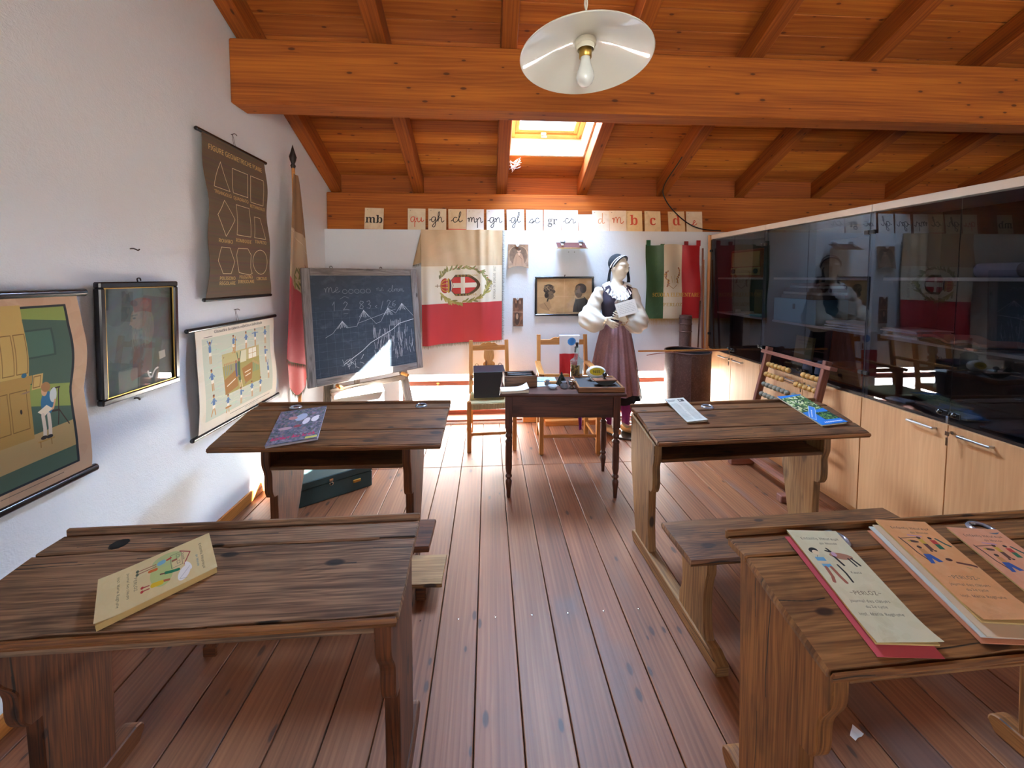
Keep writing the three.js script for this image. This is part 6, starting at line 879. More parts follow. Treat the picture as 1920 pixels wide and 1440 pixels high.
  single('paper_roll', T(RX(lathe([[0.03, -0.08], [0.036, -0.08], [0.036, 0.08], [0.03, 0.08], [0.03, -0.08]], 20), K), 0, 0.0365, 0), C(150, 150, 176), 'rolled grey paper on the right unit\'s upper shelf', 'paper roll', [2.55, s2, -1.75]);
}
// ---------------------------------------------------------------- costumed mannequin beside the teacher's desk
{
  const O = [1.285, 0, -3.66], t = thing('mannequin', 'ivory mannequin in folk costume holding a written card', 'mannequin', O);
  const skin = PHY({ color: C3(236, 224, 200), roughness: 0.35, clearcoat: 0.3 });
  const cl = { blouse: STD({ color: C3(228, 218, 200), roughness: 0.9 }), bodice: STD({ color: C3(58, 50, 66), roughness: 0.8 }), lace: STD({ color: C3(240, 236, 232), roughness: 0.9, side: THREE.DoubleSide }), skirt: STD({ color: C3(30, 34, 40), roughness: 0.85, side: THREE.DoubleSide }), stocking: STD({ color: C3(126, 34, 108), roughness: 0.8 }), cuff: STD({ color: C3(214, 176, 134), roughness: 0.9, side: THREE.DoubleSide }) };
  const weave = dataTex(256, 256, (x, y, o) => { const n = fbm(x / 6, y / 6, 43, 43, 3, 2), m = fbm(x / 256 * 14, y / 256 * 14, 14, 14, 8, 3); const v = 0.86 + 0.28 * n * m; o[0] = 164 * v; o[1] = 120 * v; o[2] = 122 * v; });
  weave.repeat.set(4, 4); cl.apron = PHY({ map: weave, roughness: 0.5, sheen: 0.4, side: THREE.DoubleSide });
  // head, neck, chest: one continuous body with both hands, arms and legs
  const hc = [-0.01, 1.655, 0.005], yaw = 0.62, cy = Math.cos(yaw), sy = Math.sin(yaw), tilt = 0.12, ct = Math.cos(tilt), st = Math.sin(tilt);
  const head = (x, y, z) => {
    let px = x - hc[0], py = y - hc[1], pz = z - hc[2]; let qx = px * cy - pz * sy, qz = px * sy + pz * cy; const qy = py * ct + qz * st; qz = qz * ct - py * st; const ax = Math.abs(qx);
    let d = ell(qx, qy, qz, [0, 0.02, -0.01], [0.07, 0.09, 0.088]); d = smin(d, ell(qx, qy, qz, [0, -0.045, 0.022], [0.052, 0.07, 0.06]), 0.05); d = smin(d, ell(qx, qy, qz, [0, -0.092, 0.048], [0.024, 0.02, 0.024]), 0.03);
    d = smin(d, cap(qx, qy, qz, [0, 0.012, 0.078], [0, -0.03, 0.1], 0.007, 0.012), 0.016); d = smin(d, ell(ax, qy, qz, [0.009, -0.034, 0.09], [0.008, 0.006, 0.008]), 0.008); d = smin(d, ell(ax, qy, qz, [0.03, -0.02, 0.06], [0.026, 0.022, 0.022]), 0.03);
    d = smin(d, ell(ax, qy, qz, [0.028, 0.026, 0.068], [0.024, 0.007, 0.014]), 0.02); d = Math.max(d, -ell(ax, qy, qz, [0.028, 0.008, 0.09], [0.018, 0.01, 0.012])); d = Math.min(d, ell(ax, qy, qz, [0.028, 0.006, 0.068], [0.015, 0.0085, 0.012]));
    d = smin(d, ell(qx, qy, qz, [0, -0.055, 0.081], [0.021, 0.0055, 0.009]), 0.005); d = smin(d, ell(qx, qy, qz, [0, -0.066, 0.079], [0.018, 0.006, 0.009]), 0.005); d = smin(d, ell(ax, qy, qz, [0.07, -0.012, -0.004], [0.008, 0.03, 0.018]), 0.008);
    return d;
  };
  const torso = (x, y, z) => { let d = cap(x, y, z, [-0.012, 1.59, -0.006], [-0.03, 1.45, -0.02], 0.047, 0.05); d = smin(d, ell(x, y, z, [-0.035, 1.405, -0.012], [0.17, 0.075, 0.085]), 0.06); return d; };
  const handOf = (W, dir, up, side) => {   // wrist, unit directions: along fingers, back of hand, towards thumb
    const at = (a, b, c) => [W[0] + dir[0] * a + side[0] * b + up[0] * c, W[1] + dir[1] * a + side[1] * b + up[1] * c, W[2] + dir[2] * a + side[2] * b + up[2] * c], B = [];
    B.push([at(-0.06, 0, 0), at(0, 0, 0), 0.024, 0.02, 0.02]); for (const s of [-0.02, -0.007, 0.007, 0.02]) B.push([at(0.01, s * 0.7, 0), at(0.07, s, 0.003), 0.014, 0.011, 0.014]);
    [[-0.025, 0.05, 0.9], [-0.009, 0.062, 0.98], [0.008, 0.068, 1], [0.024, 0.06, 0.95]].forEach(([s, l, k]) => { B.push([at(0.07, s, 0.003), at(0.07 + l * 0.5, s * 1.15, 0.001), 0.0095, 0.0085, 0.003]); B.push([at(0.07 + l * 0.5, s * 1.15, 0.001), at(0.07 + l, s * 1.2, -0.012 * k), 0.0085, 0.0065, 0.003]); });
    B.push([at(0.015, 0.022, -0.004), at(0.045, 0.047, -0.01), 0.013, 0.0105, 0.012]); B.push([at(0.045, 0.047, -0.01), at(0.078, 0.054, -0.014), 0.0105, 0.008, 0.003]);
    const f = (x, y, z) => { let d = 9; for (const [a, b, r0, r1, k] of B) d = smin(d, cap(x, y, z, a, b, r0, r1), k); return d; }; const pts = B.flatMap(b => [b[0], b[1]]); const lo = [0, 1, 2].map(i => Math.min(...pts.map(p => p[i])) - 0.04), hi = [0, 1, 2].map(i => Math.max(...pts.map(p => p[i])) + 0.04); return [f, lo, hi];
  };
  const nrm = v => { const l = Math.hypot(...v); return v.map(e => e / l); }, crs = (a, b) => [a[1] * b[2] - a[2] * b[1], a[2] * b[0] - a[0] * b[2], a[0] * b[1] - a[1] * b[0]];
  const d1 = nrm([0.8, -0.5, 0.25]), u1 = nrm([-0.3, -0.15, 0.95]), s1 = nrm(crs(u1, d1)); const h1 = handOf([-0.185, 1.152, 0.125], d1, nrm(crs(d1, s1)), s1.map(v => -v * Math.sign(s1[1]) * -1));
  const d2 = nrm([-0.82, 0.42, 0.3]), u2 = nrm([0.2, -0.1, 0.95]), s2 = nrm(crs(u2, d2)); const h2 = handOf([0.0, 1.15, 0.15], d2, nrm(crs(d2, s2)), s2.map(v => v * (s2[1] > 0 ? 1 : -1)));
  const geo = merge([sdfMesh((x, y, z) => smin(head(x, y, z), torso(x, y, z), 0.025), [-0.25, 1.32, -0.14], [0.2, 1.79, 0.16], 0.0042), sdfMesh(...h1, 0.0032), sdfMesh(...h2, 0.0032)]);
  part(t, 'body', geo, skin);
  // bodice
  const bod = (x, y, z) => { const f = sm(1.08, 1.36, y), rx = 0.118 + 0.04 * f, rz = 0.095 + 0.028 * f - 0.03 * sm(1.38, 1.47, y); const bust = smin(ell(x, y, z, [-0.085, 1.31, 0.07], [0.062, 0.07, 0.055]), ell(x, y, z, [0.025, 1.31, 0.07], [0.062, 0.07, 0.055]), 0.04); const e = (Math.hypot((x + 0.03) / rx, (z + 0.01) / rz) - 1) * Math.min(rx, rz); return Math.max(smin(e, bust, 0.05), 1.08 - y, y - 1.505 + Math.abs(x + 0.03) * 0.36, -ell(x, y, z, [-0.03, 1.52, 0.06], [0.088, 0.15, 0.14]), -cap(x, y, z, [-0.03, 1.3, -0.02], [-0.03, 1.6, -0.01], 0.0, 0.085)); };
  part(t, 'bodice', sdfMesh(bod, [-0.26, 1.06, -0.16], [0.2, 1.51, 0.18], 0.0075), cl.bodice);
  // puffed sleeves
  const sleeve = (sh, el, wr, k) => { const f = (x, y, z) => { let d = cap(x, y, z, sh, el, 0.058, 0.088); d = smin(d, cap(x, y, z, el, wr, 0.095, 0.04), 0.06); d = smin(d, ell(x, y, z, [(el[0] * 1.2 + wr[0] * 0.8) / 2, (el[1] + wr[1]) / 2 - 0.045, (el[2] + wr[2]) / 2], [0.1, 0.075, 0.08]), 0.05); const w = 0.006 * Math.sin((x * 0.8 + z * 0.9) * 46 + y * 18 + k) * Math.sin(y * 30 + x * 12) + 0.004 * Math.sin(y * 70 + x * 40 + k); return d + w; }; const lo = [0, 1, 2].map(i => Math.min(sh[i], el[i], wr[i]) - 0.15), hi = [0, 1, 2].map(i => Math.max(sh[i], el[i], wr[i]) + 0.14); return sdfMesh(f, lo, hi, 0.008); };
  part(t, 'sleeve', sleeve([-0.2, 1.4, -0.01], [-0.305, 1.15, 0.02], [-0.2, 1.14, 0.11], 0), cl.blouse); part(t, 'sleeve', sleeve([0.135, 1.4, -0.01], [0.17, 1.13, 0.03], [0.03, 1.12, 0.125], 2), cl.blouse);
  const ruffle = (c, d, r, n, amp) => { const a = nrm(d), b = nrm(crs(a, [0, 0.2, 1])), e = crs(a, b); return sheet(60, 4, (u, v) => { const th = u * Math.PI * 2, rr_ = r + v * 0.022 + amp * v * Math.sin(th * n), l = v * 0.03; return [0, 1, 2].map(i => c[i] + a[i] * l + (b[i] * Math.cos(th) + e[i] * Math.sin(th)) * rr_); }); };
  part(t, 'lace_cuff', ruffle([-0.198, 1.143, 0.105], d1, 0.03, 11, 0.007), cl.cuff); part(t, 'lace_cuff', ruffle([0.02, 1.13, 0.13], d2, 0.03, 11, 0.007), cl.cuff);
  // lace collar and jabot
  part(t, 'lace_collar', sheet(160, 12, (u, v) => { const th = u * Math.PI * 2, F = Math.max(0, Math.sin(th)), rx = 0.07 + v * (0.075 - 0.01 * F), rz = 0.056 + v * (0.045 + 0.035 * F); return [-0.03 + Math.cos(th) * rx, 1.512 - 0.05 * F - v * (0.022 + 0.085 * F) - v * v * 0.02 + 0.006 * v * Math.sin(th * 22), -0.008 + Math.sin(th) * rz + 0.016 + 0.02 * F * v + 0.012 * v * Math.sin(th * 22 + 1)]; }), cl.lace);
  for (const [k, dx] of [[0, 0], [1, 0.014], [2, -0.012]]) part(t, 'jabot', sheet(22, 40, (u, v) => { const y = 1.425 - (1 - v) * 0.25; return [-0.03 + dx + (u - 0.5) * (0.055 + 0.07 * v + 0.02 * Math.sin(v * 22 + k)), y, 0.1 + 0.036 * Math.sin(Math.min(1, (1 - v) * 1.8) * Math.PI * 0.6) + 0.012 * Math.sin(u * 15 + v * 16 + k * 2) + k * 0.004]; }), cl.lace);
  // cap with ribbons
  const capF = (x, y, z) => { let px = x - hc[0], py = y - hc[1], pz = z - hc[2]; let qx = px * cy - pz * sy, qz = px * sy + pz * cy; const qy = py * ct + qz * st; qz = qz * ct - py * st; const d = ell(qx, qy, qz, [0, 0.032, -0.026], [0.079, 0.09, 0.092]); return Math.max(d, qz * 0.86 - qy * 0.5 + 0.008); };
  part(t, 'cap', sdfMesh(capF, [-0.16, 1.56, -0.16], [0.15, 1.8, 0.13], 0.005), cl.skirt);
  const band = (off, r, col) => { const P = []; for (let i = 0; i <= 24; i++) { const a = -0.35 + i / 24 * (Math.PI + 0.7), qx = Math.cos(a) * (0.077 + off * 0.2), yy = Math.sin(a) * 0.1; let qy = 0.018 + yy * 0.86, qz = 0.006 + yy * 0.5 - off; const y2 = qy * ct - qz * st, z2 = qz * ct + qy * st; P.push([hc[0] + qx * cy + z2 * sy, hc[1] + y2, hc[2] - qx * sy + z2 * cy]); } part(t, 'cap_band', tube(P, r, 60, 6), col); };
  band(-0.004, 0.006, cl.skirt); band(0.008, 0.006, cl.lace); band(0.02, 0.005, cl.skirt); band(0.031, 0.006, cl.lace);
  for (const [x, z, l, x1] of [[-0.085, 0.0, 0.17, -0.115], [0.075, 0.03, 0.15, 0.08]]) part(t, 'ribbon', thickSheet(4, 14, (u, v) => [x + (x1 - x) * (1 - v) + (u - 0.5) * (0.022 + 0.012 * (1 - v)), 1.65 - (1 - v) * l, z - 0.01 + 0.008 * Math.sin(v * 7)], 0.001), cl.skirt);
  // skirts
  const folds = (th, k) => Math.sin(th * 11 + 0.6) * 0.5 + Math.sin(th * 17 + k) * 0.35 + Math.sin(th * 5 + 2) * 0.4;
  part(t, 'underskirt', sheet(140, 24, (u, v) => { const th = u * Math.PI * 2, d = 1 - v, r = 0.105 + 0.14 * Math.pow(d, 0.75), f = folds(th, 1) * 0.014 * d; return [-0.02 + Math.cos(th) * (r * 1.02 + f), 1.12 - d * 0.765 - 0.012 * Math.sin(th * 5) * d, -0.01 + Math.sin(th) * (r * 0.9 + f)]; }), cl.skirt);
  part(t, 'apron', sheet(90, 30, (u, v) => { const th = Math.PI * (1.1 - u * 0.87), d = 1 - v, r = 0.112 + 0.145 * Math.pow(d, 0.72), f = (Math.sin(th * 14) * 0.6 + Math.sin(th * 25 + 1) * 0.35) * 0.017 * (0.35 + d); return [-0.025 + Math.cos(th) * (r * 1.03 + f), 1.125 - d * 0.70 - 0.012 * Math.sin(th * 4) * d, -0.008 + Math.sin(th) * (r * 0.93 + f)]; }), cl.apron);
  part(t, 'waistband', tube(Array.from({ length: 25 }, (_, i) => { const a = i / 24 * Math.PI * 2; return [-0.025 + Math.cos(a) * 0.117, 1.11, -0.008 + Math.sin(a) * 0.108]; }), 0.013, 60, 8), cl.apron);
  // legs, clogs
  for (const [x, z, ry] of [[0.085, 0.0, 0.75], [-0.085, -0.02, 0.35]]) {
    part(t, 'stocking', sdfMesh((a, b, c) => smin(cap(a, b, c, [x * 0.8, 0.5, z], [x, 0.27, z], 0.06, 0.052), cap(a, b, c, [x, 0.27, z], [x, 0.07, z - 0.01], 0.05, 0.033), 0.04), [x - 0.09, 0.05, z - 0.09], [x + 0.09, 0.5, z + 0.09], 0.008), cl.stocking);
    const c = Math.cos(ry), s = Math.sin(ry), g = sdfMesh((a, b, e) => { let d = smin(ell(a, b, e, [0, 0.038, 0], [0.045, 0.04, 0.06]), ell(a, b, e, [0, 0.036, 0.1], [0.044, 0.036, 0.075]), 0.05); d = smin(d, cap(a, b, e, [0, 0.05, 0.15], [0, 0.07, 0.185], 0.02, 0.008), 0.03); d = Math.max(d, -ell(a, b, e, [0, 0.075, -0.005], [0.033, 0.05, 0.055])); return Math.max(d, -b); }, [-0.07, -0.01, -0.08], [0.07, 0.11, 0.21], 0.005); g.rotateY(ry); part(t, 'clog', T(g, x, 0.013, z - 0.01), STD({ color: C3(228, 184, 130), roughness: 0.5 }));
    part(t, 'wool_lining', T(RY(RX(new THREE.TorusGeometry(0.04, 0.017, 8, 24), -Math.PI / 2 + 0.3), ry), x + s * 0.016, 0.085, z + c * 0.016 - 0.01), STD({ color: C3(226, 214, 180), roughness: 1 }));
  }
  part(t, 'base_plate', T(lathe([[0.0001, 0], [0.2, 0], [0.2, 0.008], [0.196, 0.012], [0.0001, 0.012]], 48), 0.1, 0, -0.02), STD({ color: C3(96, 98, 102), roughness: 0.35, metalness: 0.4 }));
  part(t, 'support_rod', T(cyl(0.01, 0.01, 0.5, 12), -0.02, 0.26, -0.1), M.steel);
  const card = canvasTex(384, 256, (g, w, h) => { g.fillStyle = '#ece6da'; g.fillRect(0, 0, w, h); g.fillStyle = '#7a746c'; const q = rngOf(2); for (let i = 0; i < 6; i++) { let x = 40; while (x < 330) { const l = 14 + q() * 34; g.fillRect(x, 52 + i * 30, Math.min(l, 344 - x), 4); x += l + 10; } } });
  const cs = single('written_card', thickSheet(6, 4, (u, v) => [(u - 0.5) * 0.19, v * 0.13, 0.003 * Math.sin(u * 3)], 0.001), STD({ map: card, roughness: 0.8 }), 'white written card held by the mannequin', 'card', [O[0] + 0.012, 1.205, O[2] + 0.225], -0.1); cs.rotation.order = 'YXZ'; cs.rotation.z = 0.28; cs.rotation.x = -0.2;
}
// ---------------------------------------------------------------- blackboard on its easel
{
  const BL = new THREE.Vector3(-1.43, 0.668, -3.08), BR = new THREE.Vector3(-0.646, 0.668, -3.75), ex = BR.clone().sub(BL), W = ex.length(), Hh = 0.965, yaw = Math.atan2(-ex.z, ex.x), lean = -0.115;
  const t = thing('blackboard', 'slate blackboard with chalk drawings in a worn grey frame', 'blackboard', [(BL.x + BR.x) / 2, BL.y, (BL.z + BR.z) / 2], yaw); t.rotation.order = 'YXZ'; t.rotation.x = lean;
  const tex = canvasTex(1200, 1120, (g, w, h) => {
    g.fillStyle = '#3a4754'; g.fillRect(0, 0, w, h); const q = rngOf(8); for (let i = 0; i < 420; i++) { g.strokeStyle = rgb(130, 150, 170, 0.035 + 0.04 * q()); g.lineWidth = 8 + q() * 40; const x = q() * w, y = q() * h; g.beginPath(); g.moveTo(x, y); g.lineTo(x + (q() - 0.5) * 260, y + (q() - 0.5) * 140); g.stroke(); }
    g.strokeStyle = rgb(150, 180, 195, 0.35); g.lineWidth = 2; for (let x = 40; x < w; x += 88) { g.beginPath(); g.moveTo(x, 400); g.lineTo(x + 6, h); g.stroke(); } for (let y = 400; y < h; y += 88) { g.beginPath(); g.moveTo(0, y); g.lineTo(w, y - 4); g.stroke(); }
    const ch = rgb(222, 228, 232, 0.85), pt = p => stroke(g, ch, 3.5, p);
    cursive(g, 'me', 140, 200, 170, rgb(200, 208, 214, 0.5), 5); for (let i = 0; i < 5; i++) { g.strokeStyle = rgb(200, 208, 214, 0.5); g.lineWidth = 5; g.beginPath(); g.ellipse(360 + i * 68, 185, 26, 24, 0.2, 0, 6); g.stroke(); } cursive(g, 'clmm', 880, 205, 110, rgb(200, 208, 214, 0.5), 5); cursive(g, 'ne', 730, 190, 110, rgb(200, 208, 214, 0.4), 4);
    const dg = rgb(206, 214, 222, 0.6), dl = (x, y, k, P) => stroke(g, dg, 5, P.map(([a, b]) => [x + a * k, y - b * k]));
    dl(215, 400, 110, [[0, 0.6], [0.2, 0.95], [0.14, 0]]); for (const x of [330, 850]) dl(x, 395, 100, [[0.05, 0.7], [0.25, 0.95], [0.5, 0.75], [0.3, 0.4], [0, 0], [0.35, 0.08], [0.65, 0]]); dl(510, 395, 100, [[0.5, 0.85], [0.2, 0.95], [0.1, 0.7], [0.5, 0.3], [0.4, 0], [0.05, 0.1], [0.2, 0.45], [0.55, 0.75], [0.5, 0.9]]); dl(600, 395, 100, [[0.05, 0.85], [0.35, 0.95], [0.45, 0.7], [0.2, 0.5], [0.5, 0.35], [0.35, 0.02], [0, 0.1]]); dl(700, 400, 80, [[0.3, 0.5], [0.05, 0.3], [0.3, 0.1]]); dl(770, 420, 120, [[0, 0], [0.3, 0.9]]); dl(920, 385, 90, [[0.5, 0.8], [0.15, 0.6], [0.05, 0.15], [0.35, 0], [0.5, 0.25], [0.2, 0.4], [0.1, 0.2]]); stroke(g, rgb(214, 222, 228, 0.5), 4, [[300, 270], [350, 240], [400, 260]]); stroke(g, rgb(214, 222, 228, 0.5), 4, [[330, 440], [380, 436]]);
    pt([[120, 690], [200, 650], [310, 520], [360, 600], [470, 590], [560, 410], [700, 580], [760, 560], [860, 400], [960, 470], [1050, 350], [1200, 520]]);
    for (const [x, y] of [[310, 520], [560, 410], [860, 400], [1050, 350]]) for (let k = -4; k <= 4; k++) pt([[x, y], [x + k * 15 + (q() - 0.5) * 10, y + 70 + q() * 20]]); pt([[480, 560], [960, 420]]);
    stroke(g, rgb(230, 234, 238, 0.95), 7, [[300, 1010], [520, 880], [620, 800], [900, 670], [1000, 600], [1200, 560]]);
    for (let i = 0; i < 80; i++) { const x = 640 + q() * 540, y = 700 + q() * 340; pt([[x, y], [x + (q() - 0.5) * 30, y - 50 - q() * 80]]); } for (let i = 0; i < 22; i++) { const x = 280 + q() * 260, y = 960 + q() * 120; pt([[x, y], [x + (q() - 0.5) * 120, y - 60 + q() * 60]]); } for (let i = 0; i < 12; i++) pt([[880 + i * 12, 620], [884 + i * 12 + (q() - 0.5) * 20, 540 + q() * 30]]);
  });
  const f = 0.062, fm = woodMat(WT.ash, { roughness: 0.7 });
  for (const s of [-1, 1]) { part(t, 'frame_stile', bxa(f, Hh, 0.034, s * (W / 2 - f / 2), Hh / 2, 0, 0.004, 'y'), fm); part(t, 'frame_rail', bxa(W - 2 * f, f, 0.034, 0, s > 0 ? Hh - f / 2 : f / 2, 0, 0.004, 'x'), fm); }
  part(t, 'slate', (() => { const g = new THREE.BoxGeometry(W - 2 * f, Hh - 2 * f, 0.012); return T(g, 0, Hh / 2, 0.002); })(), STD({ map: tex, roughness: 0.7 }));
  for (const x of [-0.28, 0.16]) part(t, 'eyelet', T(new THREE.TorusGeometry(0.01, 0.003, 6, 14), x, Hh + 0.008, 0), M.iron);
  // easel
  const e = thing('easel', 'weathered wooden easel carrying the blackboard', 'easel', [(BL.x + BR.x) / 2, 0, (BL.z + BR.z) / 2], yaw), em = woodMat(WT.ash, { color: 0xfff6ea, roughness: 0.8 });
  const bar = (a, b, w, d) => { const A = new THREE.Vector3(...a), B = new THREE.Vector3(...b), L = A.distanceTo(B), q = bx(w, L, d, 0.004, 'y'); q.applyQuaternion(new THREE.Quaternion().setFromUnitVectors(new THREE.Vector3(0, 1, 0), B.clone().sub(A).normalize())); A.add(B).multiplyScalar(0.5); return T(q, A.x, A.y, A.z); };
  part(e, 'front_leg', bar([-0.4, 0, 0.03], [-0.24, 1.6, -0.22], 0.075, 0.026), em); part(e, 'front_leg', bar([0.42, 0, 0.03], [0.24, 1.6, -0.22], 0.075, 0.026), em); part(e, 'rear_leg', bar([0, 0, -0.36], [0, 1.55, -0.24], 0.05, 0.026), em); part(e, 'cross_bar', bar([-0.34, 0.6, -0.03], [0.34, 0.6, -0.03], 0.05, 0.02), em);
  for (const x of [-0.29, 0.3]) { const g = cyl(0.014, 0.016, 0.11, 12); g.rotateX(Math.PI / 2); part(e, 'peg', T(g, x, 0.648, 0.055), M.honey); }
  // white box and paper resting below the board
  const wb = thing('paper_box', 'white cardboard box standing below the blackboard on the easel', 'box', [-1.13, 0.36, -3.33], yaw * 0.75); part(wb, 'body', bxa(0.42, 0.2, 0.12, 0, 0.1, 0, 0.003, 'x'), M.white); part(wb, 'flap', T(RX(bx(0.42, 0.003, 0.1, 0.001), 0.5), 0, 0.215, 0.03), M.white);
  const stl = thing('low_stool', 'low wooden stool under the white cardboard box', 'stool', [-1.13, 0, -3.33], yaw * 0.75); part(stl, 'seat', bxa(0.46, 0.025, 0.2, 0, 0.347, 0, 0.004, 'x'), em); for (const a of [-1, 1]) for (const b of [-1, 1]) part(stl, 'leg', bxa(0.03, 0.335, 0.03, a * 0.2, 0.1675, b * 0.075, 0.004, 'y'), em);
}
// ---------------------------------------------------------------- green case on the floor
{
  const t = thing('green_case', 'flat dark green case with brass clasps on the floor behind the left desk', 'case', [-1.225, 0, -2.81], 0.585), gm = STD({ color: C3(52, 78, 78), roughness: 0.55 }), W = 0.62, D = 0.36;
  part(t, 'body', bxa(W, 0.115, D, 0, 0.0575, 0, 0.005, 'x'), gm); part(t, 'lid', bxa(W + 0.004, 0.05, D + 0.004, 0, 0.142, 0, 0.005, 'x'), gm);
  for (const x of [0.03, -0.22]) part(t, 'clasp', merge([bxa(0.026, 0.02, 0.008, x, 0.135, D / 2 + 0.005, 0.002, 'x'), T(new THREE.TorusGeometry(0.011, 0.003, 6, 12), x, 0.11, D / 2 + 0.008)]), M.chrome);
  part(t, 'handle', bxa(0.055, 0.022, 0.012, 0.2, 0.075, D / 2 + 0.006, 0.004, 'x'), M.brass);
  single('wooden_pointer', T(RZ(cyl(0.006, 0.008, 0.16, 8), 0.95), 0, 0.052, 0), M.honey, 'short wooden stick lying slanted on the green case', 'stick', [-1.10, 0.168, -2.86], 0.4);
}
// ---------------------------------------------------------------- old iron drum, its pipe, and the sticks
{
  const rust = dataTex(512, 512, (x, y, o) => { const a = fbm(x / 512 * 8, y / 512 * 8, 8, 8, 4, 4), b = sm(0.56, 0.7, fbm(x / 512 * 90, y / 512 * 60, 90, 60, 9, 3)); o[0] = mix(86, 112, a) + b * 16; o[1] = mix(62, 80, a) + b * 16; o[2] = mix(56, 70, a) + b * 16; });
  rust.repeat.set(2, 1.3); const rm = STD({ map: rust, roughness: 0.6, metalness: 0.15 });
  const t = thing('stove_drum', 'tall rusty brown stove drum standing before the back window', 'stove', [1.965, 0, -3.615]); part(t, 'shell', T(cyl(0.21, 0.21, 0.825, 48, true), 0, 0.4125, 0), rm); part(t, 'lining', T(cyl(0.203, 0.203, 0.815, 48, true), 0, 0.4125, 0), STD({ color: C3(46, 36, 34), roughness: 0.9, side: THREE.DoubleSide })); part(t, 'floor_plate', T(cyl(0.205, 0.205, 0.01, 48), 0, 0.012, 0), rm); part(t, 'rim', T(RX(new THREE.TorusGeometry(0.209, 0.007, 8, 48), Math.PI / 2), 0, 0.828, 0), rm); part(t, 'seam', bxa(0.03, 0.8, 0.006, -0.06, 0.41, 0.203, 0.002, 'y'), rm);
  const p = thing('stove_pipe', 'short brown stove pipe rising behind the drum', 'pipe', [2.085, 0, -3.893]); part(p, 'tube', T(cyl(0.06, 0.06, 1.15, 28), 0, 0.575, 0), rm); for (const y of [0.98, 1.06, 1.12]) part(p, 'ring', T(RX(new THREE.TorusGeometry(0.061, 0.005, 6, 28), Math.PI / 2), 0, y, 0), rm);
  const wood = M.honey, stick = (label, pts, r, m, g) => single('wooden_stick', tube(pts, r, 24, 7), m, label, 'stick', [0, 0, 0], 0, g);
  stick('long straight pale stick laid across the drum', [[1.42, 0.852, -3.5], [1.9, 0.848, -3.52], [2.34, 0.846, -3.56]], 0.009, wood, 'sticks by the drum'); stick('thin dark twig hanging below the pale stick', [[1.48, 0.822, -3.45], [1.62, 0.8395, -3.46], [1.95, 0.842, -3.49], [2.3, 0.842, -3.53]], 0.004, M.red, 'sticks by the drum');
  stick('tall brown pole leaning in the corner by the cabinet', [[2.255, 0.0, -3.82], [2.275, 1.0, -3.9], [2.295, 1.86, -3.965]], 0.009, M.red, 'sticks by the drum'); stick('pale stick leaning in the corner by the cabinet', [[2.3, 0, -3.84], [2.31, 0.9, -3.93], [2.318, 1.74, -3.982]], 0.007, wood, 'sticks by the drum'); stick('dark bent stick leaning lowest in the corner by the cabinet', [[2.2, 0, -3.89], [2.24, 0.7, -3.92], [2.268, 1.3, -3.945]], 0.007, M.dark, 'sticks by the drum');
}
// ---------------------------------------------------------------- abacus leaning on the cabinet
{
  const t = thing('abacus', 'large wooden abacus with yellow and grey beads leaning on the cabinet', 'abacus', [2.105, 0, -2.715]); t.rotation.order = 'YXZ'; const am = M.red;
  const lean = Math.atan2(0.22, 1.0), P = (s, y, off = 0) => [Math.sin(lean) * y + off * Math.cos(lean), Math.cos(lean) * y - off * Math.sin(lean), s];
  const bar = (a, b, w, d) => { const A = new THREE.Vector3(...a), B = new THREE.Vector3(...b), L = A.distanceTo(B), q = bx(w, L, d, 0.003, 'y'); const up = B.clone().sub(A).normalize(), z = Math.abs(up.z) > 0.9 ? new THREE.Vector3(Math.cos(lean), -Math.sin(lean), 0) : new THREE.Vector3(0, 0, 1), x = up.clone().cross(z).normalize(), zz = x.clone().cross(up); q.applyMatrix4(new THREE.Matrix4().makeBasis(x, up, zz)); A.add(B).multiplyScalar(0.5); return T(q, A.x, A.y, A.z); };
  for (const s of [-0.27, 0.27]) { part(t, 'post', bar(P(s, 0.05), P(s, 1.0), 0.05, 0.028), am); part(t, 'foot', bxa(0.2, 0.05, 0.05, 0.0, 0.025, s, 0.004, 'x'), am); }
  part(t, 'top_rail', bar(P(-0.32, 0.955), P(0.33, 0.955), 0.028, 0.055), am); part(t, 'bottom_rail', bar(P(-0.27, 0.1), P(0.27, 0.1), 0.028, 0.055), am);
  const bead = new THREE.SphereGeometry(0.0205, 14, 10), ym = STD({ color: C3(206, 160, 88), roughness: 0.5 }), gm = STD({ color: C3(142, 138, 120), roughness: 0.55 }), rod = [];
  const rows = [[6, 0, 4], [5, 0, 5], [7, 1, 1], [8, 0, 2], [6, 0, 4], [10, 0, 0], [5, 0, 5], [7, 0, 3]];
  rows.forEach(([a, gap, b], i) => { const y = 0.86 - i * 0.083, r = part(t, 'rod', bar(P(-0.26, y), P(0.26, y), 0.005, 0.005), M.iron); const mat = i < 2 || i > 4 ? ym : gm; for (let k = 0; k < a + b; k++) { const m = part(t, 'bead', bead, mat), s = k < a ? -0.232 + k * 0.04 : gap ? -0.232 + (k + 0.6) * 0.04 : 0.232 - (k - a) * 0.04; m.position.set(...P(s, y)); m.scale.set(1, 1, 0.98); } });
}
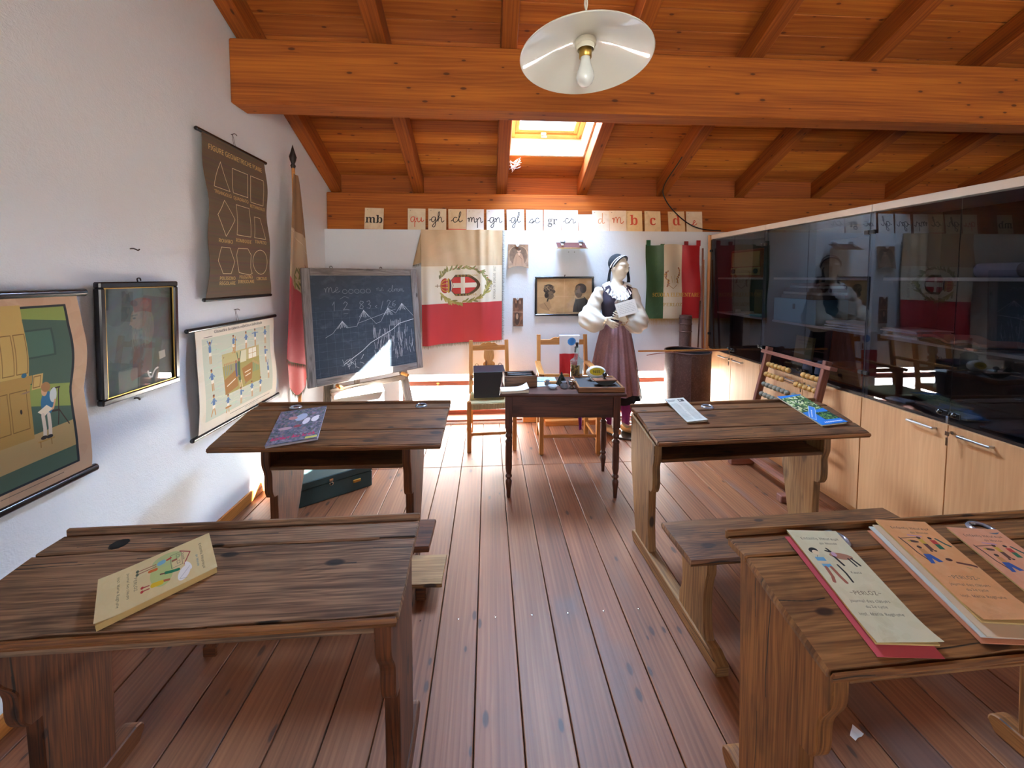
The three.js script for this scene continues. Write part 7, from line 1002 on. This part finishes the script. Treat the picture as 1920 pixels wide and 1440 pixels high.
// ---------------------------------------------------------------- pendant lamp (not lit)
{
  const x = 0.337, y = 2.3, z = -1.335, t = thing('pendant_lamp', 'white glass pendant lamp with a bare frosted bulb', 'lamp', [x, y, z]);
  const opal = PHY({ color: C3(246, 248, 236), roughness: 0.35, clearcoat: 1, clearcoatRoughness: 0.04, transmission: 0.12, thickness: 0 });
  const tl = RX(T(lathe([[0.03, 0.062], [0.05, 0.06], [0.1, 0.046], [0.16, 0.024], [0.215, 0.003], [0.223, -0.002], [0.226, 0.0], [0.222, 0.005], [0.165, 0.03], [0.105, 0.052], [0.05, 0.067], [0.03, 0.069]], 72), 0, 0, 0), -0.05); part(t, 'shade', tl, opal);
  part(t, 'collar', T(lathe([[0.03, 0.045], [0.036, 0.047], [0.036, 0.056], [0.033, 0.07], [0.026, 0.085], [0.01, 0.1], [0.0001, 0.1]], 32), 0, 0, 0), PHY({ color: C3(232, 228, 206), roughness: 0.4 })); part(t, 'ring', T(lathe([[0.028, 0.03], [0.031, 0.032], [0.031, 0.05], [0.028, 0.05]], 28), 0, 0, 0), PHY({ color: C3(232, 228, 206), roughness: 0.4 }));
  part(t, 'socket', T(lathe([[0.0001, 0.005], [0.021, 0.005], [0.021, 0.045], [0.0001, 0.045]], 28), 0, 0, 0), M.brass); part(t, 'bulb', T(lathe([[0.0001, -0.092], [0.014, -0.089], [0.025, -0.078], [0.0305, -0.062], [0.029, -0.045], [0.022, -0.027], [0.0175, -0.012], [0.0165, 0.008], [0.0001, 0.008]], 28), 0, 0, 0), PHY({ color: C3(232, 238, 234), roughness: 0.3, clearcoat: 1, clearcoatRoughness: 0.05 }));
  const top = yBoard(z) - 0.005 - y, cd = PHY({ color: C3(226, 222, 206), roughness: 0.6 }), A = [], B = []; for (let i = 0; i <= 120; i++) { const h = 0.095 + (top - 0.095) * i / 120, a = i * 0.9; A.push([0.004 * Math.cos(a), h, 0.004 * Math.sin(a)]); B.push([-0.004 * Math.cos(a), h, -0.004 * Math.sin(a)]); } part(t, 'cord', tube(A, 0.0034, 300, 5), cd); part(t, 'cord', tube(B, 0.0034, 300, 5), cd);
}
// ---------------------------------------------------------------- shadows on, hand over
scene.traverse(o => { if (o.isMesh) { o.castShadow = true; o.receiveShadow = true; } });
renderer.render(scene, camera);
